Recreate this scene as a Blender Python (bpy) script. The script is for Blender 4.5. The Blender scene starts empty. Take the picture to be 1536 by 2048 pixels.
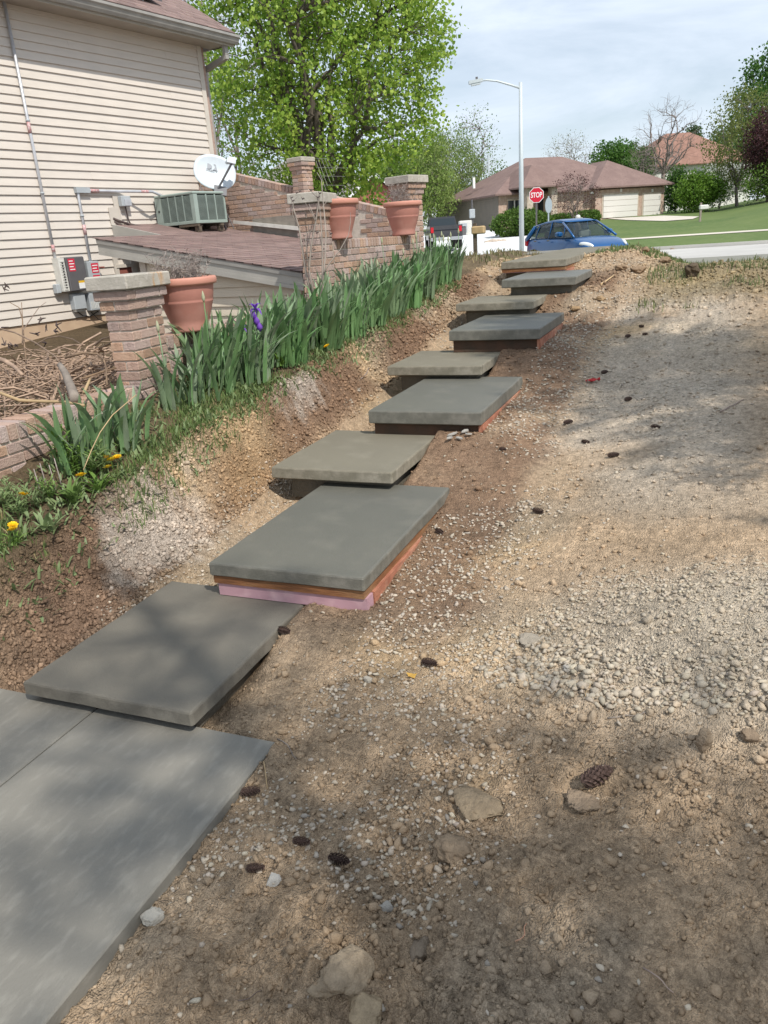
import bpy, math, random
import numpy as np
from mathutils import Matrix, Vector

random.seed(7); rng = np.random.default_rng(11)
sc = bpy.context.scene
COL = sc.collection
R_ = math.radians

# ------------------------------------------------------------------ camera
# world: Y runs up the steps, X to their right, z = 0 on the old walkway
FPX, CX, CY, CAMZ = 1538.0, 768.0, 1024.0, 1.9
CR = np.array([[0.9291835, 0.0626047, -0.3642782], [0.3635835, -0.3321821, 0.8703230], [-0.0665204, -0.9411353, -0.3314202]])
CPOS = np.array([0, 0, CAMZ])
cam_data = bpy.data.cameras.new('camera'); cam = bpy.data.objects.new('camera', cam_data); COL.objects.link(cam)
right, up, back = CR @ [1, 0, 0], CR @ [0, -1, 0], CR @ [0, 0, -1]
cam.matrix_world = Matrix(((right[0], up[0], back[0], 0), (right[1], up[1], back[1], 0), (right[2], up[2], back[2], CAMZ), (0, 0, 0, 1)))
cam_data.sensor_fit = 'VERTICAL'; cam_data.sensor_height = 24; cam_data.lens = 24 * FPX / 2048
cam_data.clip_start = .05; cam_data.clip_end = 3000
sc.camera = cam
def ray(x, y): return CR @ np.array([x - CX, y - CY, FPX])
def atd(x, y, d): return CPOS + ray(x, y) * (d / FPX)
def onplane(x, y, p, n):
    r = ray(x, y); return CPOS + r * (((p - CPOS) @ n) / (r @ n))

# ------------------------------------------------------------------ sun, sky, exposure
SUNV = np.array([.669, -.486, 1.0]); SUNV /= np.linalg.norm(SUNV)
sun_d = bpy.data.lights.new('sun', 'SUN'); sun = bpy.data.objects.new('sun', sun_d); COL.objects.link(sun)
sun_d.energy = 3.9; sun_d.angle = R_(.6); sun_d.color = (1, .95, .87)
sun.rotation_euler = Vector(SUNV).to_track_quat('Z', 'Y').to_euler()
w = bpy.data.worlds.new('World'); sc.world = w; w.use_nodes = True
nt = w.node_tree; nt.nodes.clear()
N = nt.nodes.new; L = nt.links.new
sky = N('ShaderNodeTexSky'); sky.sky_type = 'NISHITA'; sky.sun_disc = False
sky.sun_elevation = math.asin(SUNV[2]); sky.sun_rotation = math.atan2(SUNV[0], SUNV[1]); sky.air_density = 1.1; sky.dust_density = .5; sky.ozone_density = 1.2
tc = N('ShaderNodeTexCoord'); mp = N('ShaderNodeMapping'); mp.inputs['Scale'].default_value = (1.6, 1.6, 7.5); mp.inputs['Rotation'].default_value = (R_(6), R_(-7), R_(20))
nz = N('ShaderNodeTexNoise'); nz.inputs['Scale'].default_value = 1.5; nz.inputs['Detail'].default_value = 7; nz.inputs['Roughness'].default_value = .58; nz.inputs['Distortion'].default_value = .5
cr = N('ShaderNodeMapRange'); cr.inputs['From Min'].default_value = .34; cr.inputs['From Max'].default_value = .62; cr.inputs['To Min'].default_value = .45; cr.inputs['To Max'].default_value = .97
mx = N('ShaderNodeMix'); mx.data_type = 'RGBA'; mx.inputs['B'].default_value = (8.2, 9.15, 10.4, 1)
bg = N('ShaderNodeBackground'); bg.inputs['Strength'].default_value = .1; out = N('ShaderNodeOutputWorld')
L(tc.outputs['Generated'], mp.inputs[0]); L(mp.outputs[0], nz.inputs['Vector']); L(nz.outputs['Fac'], cr.inputs['Value'])
L(cr.outputs[0], mx.inputs['Factor']); L(sky.outputs[0], mx.inputs['A']); L(mx.outputs['Result'], bg.inputs['Color']); L(bg.outputs[0], out.inputs['Surface'])
sc.view_settings.view_transform = 'Standard'; sc.view_settings.look = 'None'; sc.view_settings.exposure = 0.1; sc.view_settings.gamma = 1.0; sc.view_settings.use_curve_mapping = False
sc.cycles.max_bounces = 6; sc.cycles.transparent_max_bounces = 8

# ------------------------------------------------------------------ helpers
class MB:
    def __init__(s): s.v = []; s.f = []; s.n = 0; s.c = []
    def add(s, v, f, col=None):
        v = [tuple(p) for p in v]
        s.v += v; s.f += [tuple(i + s.n for i in q) for q in f]; s.n += len(v)
        if col is not None: s.c += [col] * len(v)
        return s
    def box(s, x0, x1, y0, y1, z0, z1, T=None):
        v = [(x0, y0, z0), (x1, y0, z0), (x1, y1, z0), (x0, y1, z0), (x0, y0, z1), (x1, y0, z1), (x1, y1, z1), (x0, y1, z1)]
        if T is not None: v = [T @ Vector(p) for p in v]
        return s.add(v, [(0, 3, 2, 1), (4, 5, 6, 7), (0, 1, 5, 4), (1, 2, 6, 5), (2, 3, 7, 6), (3, 0, 4, 7)])
    def hexa(s, v): return s.add(v, [(0, 3, 2, 1), (4, 5, 6, 7), (0, 1, 5, 4), (1, 2, 6, 5), (2, 3, 7, 6), (3, 0, 4, 7)])
    def bevbox(s, x0, x1, y0, y1, z0, z1, b):
        # box with chamfered edges: three stacked rings on the z axis with chamfered plan corners
        def ring(i, z):
            a = [(x0 + i + b, y0 + i), (x1 - i - b, y0 + i), (x1 - i, y0 + i + b), (x1 - i, y1 - i - b), (x1 - i - b, y1 - i), (x0 + i + b, y1 - i), (x0 + i, y1 - i - b), (x0 + i, y0 + i + b)]
            return [(p[0], p[1], z) for p in a]
        v = ring(b, z0) + ring(0, z0 + b) + ring(0, z1 - b) + ring(b, z1)
        f = [tuple(range(7, -1, -1)), tuple(range(24, 32))]
        for k in range(3):
            for i in range(8): f.append((8 * k + i, 8 * k + (i + 1) % 8, 8 * k + 8 + (i + 1) % 8, 8 * k + 8 + i))
        return s.add(v, f)
    def tube(s, pts, rad, n=6, caps=True):
        P = np.asarray(pts, float); m = len(P)
        rad = np.broadcast_to(np.asarray(rad, float), (m,)) if np.ndim(rad) == 0 else np.asarray(rad, float)
        T = np.gradient(P, axis=0); T /= np.linalg.norm(T, axis=1)[:, None] + 1e-12
        ref = np.array([0, 0, 1.]) if abs(T[0][2]) < .9 else np.array([1., 0, 0])
        ang = np.arange(n) * 2 * np.pi / n; v = []
        a = np.cross(T[0], ref)
        for i in range(m):
            a = a - T[i] * (a @ T[i]); a /= np.linalg.norm(a) + 1e-12; b = np.cross(T[i], a)
            v += [tuple(P[i] + rad[i] * (math.cos(t) * a + math.sin(t) * b)) for t in ang]
        f = [(i * n + j, i * n + (j + 1) % n, (i + 1) * n + (j + 1) % n, (i + 1) * n + j) for i in range(m - 1) for j in range(n)]
        if caps: f += [tuple(range(n - 1, -1, -1)), tuple(range((m - 1) * n, m * n))]
        return s.add(v, f)
    def lathe(s, prof, n=24, c=(0, 0, 0), cap=True):
        v = []; m = len(prof)
        for r, z in prof: v += [(c[0] + r * math.cos(2 * math.pi * i / n), c[1] + r * math.sin(2 * math.pi * i / n), c[2] + z) for i in range(n)]
        f = [(i * n + j, i * n + (j + 1) % n, (i + 1) * n + (j + 1) % n, (i + 1) * n + j) for i in range(m - 1) for j in range(n)]
        if cap: f += [tuple(range(n - 1, -1, -1)), tuple(range((m - 1) * n, m * n))]
        return s.add(v, f)
    def prism(s, poly, axis, a, b):
        # poly: 2-D outline, extruded along axis (0, 1 or 2) from a to b
        def P(p, t):
            q = list(p); q.insert(axis, t); return tuple(q)
        n = len(poly)
        v = [P(p, a) for p in poly] + [P(p, b) for p in poly]
        f = [tuple(range(n - 1, -1, -1)), tuple(range(n, 2 * n))] + [(i, (i + 1) % n, n + (i + 1) % n, n + i) for i in range(n)]
        return s.add(v, f)
    def mesh(s, name, smooth=False):
        me = bpy.data.meshes.new(name); me.from_pydata(s.v, [], s.f); me.validate(verbose=False)
        if smooth: me.shade_smooth()
        if s.c:
            at = me.color_attributes.new('col', 'FLOAT_COLOR', 'POINT')
            at.data.foreach_set('color', np.array([(*c, 1.) for c in s.c], dtype=np.float32).ravel())
        return me
    def build(s, name, mat, parent=None, smooth=False): return link(name, s.mesh(name, smooth), mat, parent)

def link(name, me, mat, parent=None):
    o = bpy.data.objects.new(name, me); COL.objects.link(o)
    if mat is not None and len(me.materials) == 0: me.materials.append(mat)
    if parent is not None: o.parent = parent
    return o
def npmesh(name, V, F, C=None, smooth=False):
    me = bpy.data.meshes.new(name); V = np.asarray(V, np.float32); F = np.asarray(F, np.int32); k = F.shape[1]
    me.vertices.add(len(V)); me.vertices.foreach_set('co', V.ravel())
    me.loops.add(F.size); me.loops.foreach_set('vertex_index', F.ravel())
    me.polygons.add(len(F)); me.polygons.foreach_set('loop_start', np.arange(0, F.size, k, dtype=np.int32))
    me.update(calc_edges=True)
    if C is not None:
        at = me.color_attributes.new('col', 'FLOAT_COLOR', 'POINT'); C = np.asarray(C, np.float32)
        if C.shape[1] == 3: C = np.concatenate([C, np.ones((len(C), 1), np.float32)], 1)
        at.data.foreach_set('color', C.ravel())
    if smooth: me.shade_smooth()
    return me
def tag(o, label=None, cat=None, group=None, kind=None):
    if label: o['label'] = label
    if cat: o['category'] = cat
    if group: o['group'] = group
    if kind: o['kind'] = kind
    return o
def thing(name, label, cat, loc=(0, 0, 0), rz=0, group=None):
    o = bpy.data.objects.new(name, None); COL.objects.link(o); o.empty_display_size = .2
    o.location = tuple(loc); o.rotation_euler = (0, 0, rz); return tag(o, label, cat, group)
def copy_tree(o, parent=None):
    c = o.copy(); COL.objects.link(c); c.parent = parent
    for ch in list(o.children): copy_tree(ch, c)
    return c
def arc(p0, p1, sag, n=8):
    p0, p1 = np.asarray(p0, float), np.asarray(p1, float); t = np.linspace(0, 1, n)[:, None]
    return p0 + (p1 - p0) * t + np.array([0, 0, -sag]) * (4 * t * (1 - t))

# value noise
_T = rng.random((256, 256)).astype(np.float64)
def vnoise(x, y, s=1.0, o=0):
    x = np.asarray(x, float) * s + 31.7 * o; y = np.asarray(y, float) * s + 17.3 * o
    xi = np.floor(x).astype(int); yi = np.floor(y).astype(int); fx = x - xi; fy = y - yi
    fx = fx * fx * (3 - 2 * fx); fy = fy * fy * (3 - 2 * fy)
    a = _T[xi & 255, yi & 255]; b = _T[(xi + 1) & 255, yi & 255]; c = _T[xi & 255, (yi + 1) & 255]; d = _T[(xi + 1) & 255, (yi + 1) & 255]
    return (a + (b - a) * fx) * (1 - fy) + (c + (d - c) * fx) * fy
def fbm(x, y, s=1.0, oct=4, o=0, g=.5):
    t = 0; a = 1; n = 0
    for k in range(oct): t = t + a * vnoise(x, y, s * 2 ** k, o + k * 3); n += a; a *= g
    return t / n - .5
def sstep(a, b, x):
    t = np.clip((np.asarray(x, float) - a) / (b - a), 0, 1); return t * t * (3 - 2 * t)

def worley(x, y, s, o=0):
    # rounded cells with cracks between them, each cell with its own height
    x = np.asarray(x, float) * s + 13.1 * o; y = np.asarray(y, float) * s + 7.7 * o
    xi = np.floor(x).astype(int); yi = np.floor(y).astype(int); best = np.full(x.shape, 9.); bh = np.zeros(x.shape)
    for dx in (-1, 0, 1):
        for dy in (-1, 0, 1):
            a, b = (xi + dx) & 255, (yi + dy) & 255
            jx = _T[a, b]; jy = _T[b, (a + 57) & 255]; hh = _T[(a + 91) & 255, (b + 33) & 255]
            d = (xi + dx + jx - x) ** 2 + (yi + dy + jy - y) ** 2
            m = d < best; best = np.where(m, d, best); bh = np.where(m, hh, bh)
    return np.sqrt(np.clip(1 - best / .55, 0, 1)) * bh
# ------------------------------------------------------------------ materials
def mat(name, c1, c2=None, scale=6, rough=.75, bump=0, bscale=40, metal=0, rnd=0, hue=0, attr=False, detail=5, c3=None, s3=40, spec=.3, coat=0, translucent=0, stretch=None, emit=0):
    m = bpy.data.materials.new(name); m.use_nodes = True; t = m.node_tree; p = t.nodes['Principled BSDF']; n = t.nodes.new; l = t.links.new
    p.inputs['Roughness'].default_value = rough; p.inputs['Metallic'].default_value = metal; p.inputs['Specular IOR Level'].default_value = spec
    p.inputs['Coat Weight'].default_value = coat
    tc = n('ShaderNodeTexCoord'); vec = tc.outputs['Object']
    if stretch:
        mp_ = n('ShaderNodeMapping'); mp_.inputs['Scale'].default_value = stretch; l(vec, mp_.inputs[0]); vec = mp_.outputs[0]
    if attr:
        a = n('ShaderNodeAttribute'); a.attribute_name = 'col'; col = a.outputs['Color']
    else:
        r = n('ShaderNodeRGB'); r.outputs[0].default_value = (*c1, 1); col = r.outputs[0]
    def mixin(col, c, sc_, lo, hi, mode='MIX', f=1.0):
        z = n('ShaderNodeTexNoise'); z.inputs['Scale'].default_value = sc_; z.inputs['Detail'].default_value = detail; l(vec, z.inputs['Vector'])
        q = n('ShaderNodeMapRange'); q.inputs['From Min'].default_value = lo; q.inputs['From Max'].default_value = hi; q.inputs['To Max'].default_value = f; l(z.outputs['Fac'], q.inputs['Value'])
        x = n('ShaderNodeMix'); x.data_type = 'RGBA'; x.blend_type = mode; x.inputs['B'].default_value = (*c, 1)
        l(q.outputs[0], x.inputs['Factor']); l(col, x.inputs['A']); return x.outputs['Result']
    if c2 is not None: col = mixin(col, c2, scale, .35, .65)
    if c3 is not None: col = mixin(col, c3, s3, .5, .75)
    if rnd or hue:
        oi = n('ShaderNodeObjectInfo'); h = n('ShaderNodeHueSaturation')
        q = n('ShaderNodeMapRange'); q.inputs['To Min'].default_value = 1 - rnd; q.inputs['To Max'].default_value = 1 + rnd; l(oi.outputs['Random'], q.inputs['Value']); l(q.outputs[0], h.inputs['Value'])
        if hue:
            wn = n('ShaderNodeTexWhiteNoise'); wn.noise_dimensions = '1D'; l(oi.outputs['Random'], wn.inputs['W'])
            q2 = n('ShaderNodeMapRange'); q2.inputs['To Min'].default_value = .5 - hue; q2.inputs['To Max'].default_value = .5 + hue; l(wn.outputs['Value'], q2.inputs['Value']); l(q2.outputs[0], h.inputs['Hue'])
            q4 = n('ShaderNodeMapRange'); q4.inputs['To Min'].default_value = .6; q4.inputs['To Max'].default_value = 1.15; l(wn.outputs['Value'], q4.inputs['Value']); l(q4.outputs[0], h.inputs['Saturation'])
        l(col, h.inputs['Color']); col = h.outputs[0]
    l(col, p.inputs['Base Color'])
    if bump:
        z = n('ShaderNodeTexNoise'); z.inputs['Scale'].default_value = bscale; z.inputs['Detail'].default_value = 6; l(vec, z.inputs['Vector'])
        b = n('ShaderNodeBump'); b.inputs['Strength'].default_value = bump; b.inputs['Distance'].default_value = .02; l(z.outputs['Fac'], b.inputs['Height']); l(b.outputs[0], p.inputs['Normal'])
    if translucent:
        tr = n('ShaderNodeBsdfTranslucent'); l(col, tr.inputs['Color']); ms = n('ShaderNodeMixShader'); ms.inputs[0].default_value = translucent
        o = t.nodes['Material Output']; l(p.outputs[0], ms.inputs[1]); l(tr.outputs[0], ms.inputs[2]); l(ms.outputs[0], o.inputs['Surface'])
    return m
M = {}
M['siding'] = mat('siding', (.65, .59, .525), (.61, .555, .495), 3, rough=.55, bump=.05, bscale=60, rnd=.015, stretch=(1, 1, 6))
M['shed_siding'] = mat('shed_siding', (.66, .58, .47), (.62, .545, .44), 3, rough=.55, bump=.05, bscale=60, rnd=.02)
M['trim'] = mat('trim', (.6, .55, .48), (.55, .5, .44), 4, rough=.6)
M['fascia'] = mat('fascia', (.46, .44, .40), (.40, .385, .35), 3, rough=.55, bump=.03)
M['soffit'] = mat('soffit', (.42, .38, .33), (.36, .32, .28), 3, rough=.7)
M['gutter'] = mat('gutter', (.36, .345, .32), (.3, .29, .27), 5, rough=.4)
M['foundation'] = mat('foundation', (.56, .42, .29), (.5, .36, .25), 5, rough=.9, bump=.15, bscale=50)
M['stucco'] = mat('stucco', (.3, .27, .23), (.23, .21, .18), 8, rough=.95, bump=.5, bscale=60)
M['brick'] = mat('brick', (.42, .275, .215), (.46, .32, .25), 14, rough=.9, bump=.5, bscale=90, rnd=.17, hue=.009, c3=(.32, .2, .155), s3=26)
M['brick_shadewall'] = M['brick']
M['mortar'] = mat('mortar', (.62, .55, .47), (.5, .44, .37), 15, rough=.95, bump=.3, bscale=120)
M['cap'] = mat('cap', (.47, .435, .375), (.37, .34, .29), 7, rough=.85, bump=.3, bscale=80, c3=(.52, .48, .43), s3=26)
M['conc_old'] = mat('conc_old', (.225, .212, .182), (.19, .18, .156), 1.1, rough=.8, bump=.15, bscale=160, c3=(.255, .242, .21), s3=30, detail=9, stretch=(1, .35, 1))
M['wire'] = mat('wire', (.2, .2, .19), rough=.6, metal=.3)
M['steel'] = mat('steel', (.55, .56, .57), rough=.35, metal=.9)
M['conduit'] = mat('conduit', (.62, .63, .66), (.52, .53, .56), 10, rough=.35, metal=.35)
M['grey_box'] = mat('grey_box', (.42, .45, .47), (.38, .41, .43), 8, rough=.45)
M['dark_grey'] = mat('dark_grey', (.13, .125, .13), (.11, .105, .11), 5, rough=.5)
M['red_label'] = mat('red_label', (.6, .035, .07), rough=.5)
M['tape'] = mat('tape', (.5, .2, .2), (.6, .5, .5), 40, rough=.6)
M['white'] = mat('white', (.8, .8, .79), rough=.5)
M['offwhite'] = mat('offwhite', (.7, .69, .64), (.6, .59, .55), 10, rough=.6)
M['yellow_label'] = mat('yellow_label', (.75, .45, .03), rough=.5)
M['ac_green'] = mat('ac_green', (.33, .4, .36), (.29, .355, .32), 6, rough=.45)
M['ac_dark'] = mat('ac_dark', (.035, .045, .045), rough=.7)
M['wood_old'] = mat('wood_old', (.09, .07, .05), (.16, .13, .1), 9, rough=.9, bump=.4, bscale=30, stretch=(1, 1, 8))
M['dish'] = mat('dish', (.6, .66, .7), (.54, .6, .64), 5, rough=.4)
M['dish_grey'] = mat('dish_grey', (.17, .17, .18), rough=.5)
M['dish_logo'] = mat('dish_logo', (.3, .32, .35), rough=.5)
M['black'] = mat('black', (.012, .012, .014), rough=.5)
M['rubber'] = mat('rubber', (.02, .02, .02), rough=.85)
M['hose'] = mat('hose', (.05, .035, .035), (.12, .09, .08), 14, rough=.7)
M['terracotta'] = mat('terracotta', (.46, .21, .165), (.42, .19, .15), 4, rough=.62, bump=.05, bscale=90, c3=(.5, .26, .21), s3=5)
M['terracotta_rim'] = mat('terracotta_rim', (.56, .27, .2), (.52, .24, .18), 6, rough=.6)
M['soil'] = mat('soil', (.07, .045, .03), (.12, .08, .05), 25, rough=1, bump=.8, bscale=60)
M['twig'] = mat('twig', (.33, .22, .145), (.2, .135, .095), 12, rough=.9, rnd=.35, hue=.01)
M['twig_grey'] = mat('twig_grey', (.3, .255, .215), (.2, .17, .145), 12, rough=.9, rnd=.2)
M['straw'] = mat('straw', (.5, .36, .2), (.42, .3, .17), 9, rough=.8, rnd=.15)
M['dead'] = mat('dead', (.34, .29, .26), (.24, .2, .18), 20, rough=.95)
M['iris'] = mat('iris', (.17, .28, .13), (.23, .36, .16), 5, rough=.4, rnd=.3, hue=.012, translucent=.22, spec=.4, stretch=(3, 3, .6))
M['iris_bud'] = mat('iris_bud', (.3, .36, .2), (.42, .4, .28), 20, rough=.6)
M['iris_flower'] = mat('iris_flower', (.13, .045, .38), (.22, .09, .5), 30, rough=.6, translucent=.25)
M['grass'] = mat('grass', (.1, .16, .045), attr=True, rough=.6, translucent=.25)
M['weed'] = mat('weed', (.16, .26, .06), (.21, .32, .08), 12, rough=.5, rnd=.2, hue=.012, translucent=.25)
M['dandelion'] = mat('dandelion', (.8, .48, .01), (.85, .6, .02), 60, rough=.8)
M['fluff'] = mat('fluff', (.7, .7, .66), rough=1)
M['form_orange'] = mat('form_orange', (.27, .12, .05), (.17, .075, .035), 7, rough=.85, bump=.3, bscale=40, c3=(.34, .2, .1), s3=4, stretch=(1, 1, 6))
M['form_red'] = mat('form_red', (.46, .2, .125), (.33, .13, .08), 9, rough=.85, bump=.3, bscale=40, c3=(.52, .32, .22), s3=5, stretch=(5, 1, 1))
M['form_dark'] = mat('form_dark', (.06, .045, .032), (.1, .055, .035), 6, rough=.85, bump=.3)
M['foam'] = mat('foam', (.5, .3, .34), (.42, .25, .28), 5, rough=.8, c3=(.62, .42, .44), s3=9)
M['bark'] = mat('bark', (.17, .14, .115), (.1, .083, .07), 8, rough=.95, bump=.7, bscale=18, stretch=(1, 1, .3))
M['bark_pale'] = mat('bark_pale', (.3, .265, .235), (.22, .195, .175), 8, rough=.95)
M['bark_twig'] = mat('bark_twig', (.25, .205, .185), (.19, .16, .145), 3, rough=.95)
M['leafcol'] = mat('leafcol', (.1, .2, .04), attr=True, rough=.5, translucent=.45, spec=.3)
M['needle'] = mat('needle', (.035, .07, .03), attr=True, rough=.6)
M['lawn'] = mat('lawn', (.085, .135, .035), (.125, .17, .05), .25, rough=.9, bump=.6, bscale=8, c3=(.15, .185, .065), s3=3)
M['street'] = mat('street', (.5, .485, .455), (.44, .425, .4), .5, rough=.9, bump=.2, bscale=30)
M['drive'] = mat('drive', (.62, .56, .48), (.56, .51, .44), .3, rough=.9)
M['whiteconc'] = mat('whiteconc', (.72, .73, .73), (.66, .67, .66), .3, rough=.9)
M['galv'] = mat('galv', (.56, .61, .63), (.5, .55, .57), 1, rough=.5, metal=.15)
M['sign_red'] = mat('sign_red', (.55, .02, .045), rough=.45)
M['sign_back'] = mat('sign_back', (.36, .42, .45), rough=.5, metal=.2)
M['glass'] = mat('glass', (.03, .04, .045), rough=.06, spec=.6)
M['far_brick'] = mat('far_brick', (.47, .34, .27), (.4, .28, .22), 9, rough=.9, c3=(.56, .45, .38), s3=4)
M['far_siding'] = mat('far_siding', (.235, .205, .175), (.21, .185, .16), 2, rough=.8)
M['far_stone'] = mat('far_stone', (.58, .5, .41), (.42, .34, .27), 4, rough=.9)
M['far_roof'] = mat('far_roof', (.2, .135, .12), (.24, .165, .145), 1.2, rough=.95, bump=.2, bscale=6, c3=(.175, .118, .105), s3=7)
M['far_roof2'] = mat('far_roof2', (.25, .14, .105), (.3, .17, .13), 1.2, rough=.95)
M['far_roof3'] = mat('far_roof3', (.21, .195, .18), (.25, .235, .215), 1.2, rough=.95)
M['red_brick'] = mat('red_brick', (.25, .085, .065), (.3, .11, .085), 5, rough=.9)
M['garage'] = mat('garage', (.68, .65, .61), rough=.6)
M['car_blue'] = mat('car_blue', (.006, .085, .26), (.006, .095, .28), 4, rough=.35, metal=.3, coat=.6, spec=.4)
M['lamp_red'] = mat('lamp_red', (.5, .02, .03), rough=.2)
M['headlight'] = mat('headlight', (.72, .74, .76), rough=.15, spec=.6)
M['seat_grey'] = mat('seat_grey', (.28, .26, .23), rough=.9)
M['seat_pale'] = mat('seat_pale', (.5, .52, .46), rough=.9)
M['truck'] = mat('truck', (.045, .045, .05), rough=.35, coat=.5)
M['skin'] = mat('skin', (.5, .3, .21), rough=.6)
M['cloth'] = mat('cloth', (.16, .14, .12), (.2, .17, .15), 12, rough=.9)
M['bush'] = M['leafcol']
M['red_cloth'] = mat('red_cloth', (.55, .05, .05), (.4, .03, .03), 30, rough=.8)
M['shard'] = mat('shard', (.42, .4, .36), (.34, .32, .29), 18, rough=.9)
M['solar'] = mat('solar', (.015, .02, .045), rough=.12, spec=.6)
def car_glass():
    m = mat('car_glass', (.02, .03, .035), rough=.05, spec=.6); t = m.node_tree; n = t.nodes.new; l = t.links.new
    tr = n('ShaderNodeBsdfTransparent'); tr.inputs[0].default_value = (.75, .8, .78, 1); ms = n('ShaderNodeMixShader'); ms.inputs[0].default_value = .55
    l(t.nodes['Principled BSDF'].outputs[0], ms.inputs[1]); l(tr.outputs[0], ms.inputs[2]); l(ms.outputs[0], t.nodes['Material Output'].inputs['Surface']); return m
M['glass_car'] = car_glass()
def shingle_mat(name, c1, c2, c3, rw, rh, axes):
    m = bpy.data.materials.new(name); m.use_nodes = True; t = m.node_tree; p = t.nodes['Principled BSDF']; n = t.nodes.new; l = t.links.new
    tc = n('ShaderNodeTexCoord'); sx = n('ShaderNodeSeparateXYZ'); cx = n('ShaderNodeCombineXYZ'); l(tc.outputs['Object'], sx.inputs[0])
    l(sx.outputs[axes[0]], cx.inputs['X']); l(sx.outputs[axes[1]], cx.inputs['Y'])
    b = n('ShaderNodeTexBrick'); b.inputs['Scale'].default_value = 1; b.inputs['Brick Width'].default_value = rw; b.inputs['Row Height'].default_value = rh; b.inputs['Mortar Size'].default_value = .004
    b.inputs['Color1'].default_value = (*c1, 1); b.inputs['Color2'].default_value = (*c2, 1); b.inputs['Mortar'].default_value = (*c3, 1); l(cx.outputs[0], b.inputs['Vector'])
    z = n('ShaderNodeTexNoise'); z.inputs['Scale'].default_value = 120; l(tc.outputs['Object'], z.inputs['Vector'])
    x = n('ShaderNodeMix'); x.data_type = 'RGBA'; x.blend_type = 'OVERLAY'; x.inputs['Factor'].default_value = .5; l(b.outputs['Color'], x.inputs['A']); l(z.outputs['Color'], x.inputs['B'])
    h = n('ShaderNodeHueSaturation'); h.inputs['Saturation'].default_value = .8; l(x.outputs['Result'], h.inputs['Color']); l(h.outputs[0], p.inputs['Base Color'])
    p.inputs['Roughness'].default_value = .95
    return m
M['shingle'] = shingle_mat('shingle', (.27, .165, .14), (.19, .115, .1), (.08, .05, .045), .3, .14, ('Y', 'X'))
# ------------------------------------------------------------------ ground
KY = [-6, -1, 1, 2, 3, 4.8, 7.5, 9, 10.5, 11.5, 12.5, 13.5, 17, 21, 25, 26.5, 30]
KZ = [-.15, -.08, -.05, -.02, .08, .28, .57, .84, 1.07, 1.24, 1.36, 1.42, 1.42, 1.1, .72, .64, .62]
BY = [-6, 1, 2.7, 3.5, 5, 6.2, 7.3, 8.5, 9.9, 11.3, 13, 17, 21, 25, 26.5, 30]
BZ = [-.1, .3, .5, .63, .8, .9, .95, 1.06, 1.2, 1.36, 1.46, 1.42, 1.1, .72, .64, .62]
def base_z(x, y):
    x = np.asarray(x, float); y = np.asarray(y, float)
    r = np.interp(y, KY, KZ)
    r = r + .16 * sstep(-1.3, .5, x) * (1 - sstep(11, 15, y)) + .1 * sstep(.5, 5, x) * (1 - sstep(9, 14, y))
    # trench round the steps
    tr = sstep(-2.85, -2.7, x) * (1 - sstep(-1.95, -1.7, x)) * sstep(2.1, 2.4, y) * (1 - sstep(11.6, 12.2, y))
    r = r - .1 * tr
    wr = sstep(-1.93, -1.8, x) * (1 - sstep(-1.35, -.75, x)) * sstep(2.5, 3.1, y) * sstep(11.6, 11, y)
    rs = np.interp(y, [2.5, 3.2, 4.5, 5.1, 5.5, 6.85, 7.3, 7.7, 9.3, 9.7, 10, 11.4], [.06, .12, .22, .38, .49, .52, .68, .8, .85, 1.02, 1.13, 1.2])
    r = r * (1 - wr) + rs * wr
    r = r - sstep(-1.3, .1, x) * np.interp(y, [9, 11.5, 13, 17, 21, 25], [0, .15, .25, .5, .35, .08])
    wk = sstep(-3.3, -3.2, x) * (1 - sstep(-1.56, -1.5, x)) * (1 - sstep(2.15, 2.35, y))
    r = np.where(wk > 0, r * (1 - wk) + (-.15) * wk, r)
    r = r - .02 * (sstep(-1.56, -1.5, x) * (1 - sstep(-1.44, -1.3, x))) * (1 - sstep(2.2, 2.5, y))
    # bank and planting bed on the left
    e = .11 * fbm(x * 0 + 3.3, y, 1.3, 4, 5) * 2
    bed = np.interp(y, BY, BZ) + (-3.2 - x) * np.interp(y, [2, 5, 8, 11], [.25, .45, .6, .25])
    xb = -2.88 + e * .6 - .1 * sstep(3.4, 2.2, y); xe = -3.13 + e - .06 * sstep(4.5, 2.5, y)
    t = np.clip((xb - x) / (xb - xe), 0, 1); t = t ** 1.25
    z = r * (1 - t) + np.maximum(bed, r) * t
    cy = np.interp(y, [-6, 8, 12, 17, 21, 25, 26.5, 30], [.82, .85, 1.2, 1.4, 1.1, .72, .64, .62])
    c = sstep(-3.66, -3.86, x)
    z = z * (1 - c) + cy * c
    # gravel heap
    z = z + .09 * np.exp(-(((x - .4) / .75) ** 2 + ((y - 3.15 - .15 * (x - .4)) / .5) ** 2) ** 1.5)
    return z
def amp(x, y):
    sl = sstep(-3.95, -3.7, x) * (1 - sstep(20, 26, y))
    return sl
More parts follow.
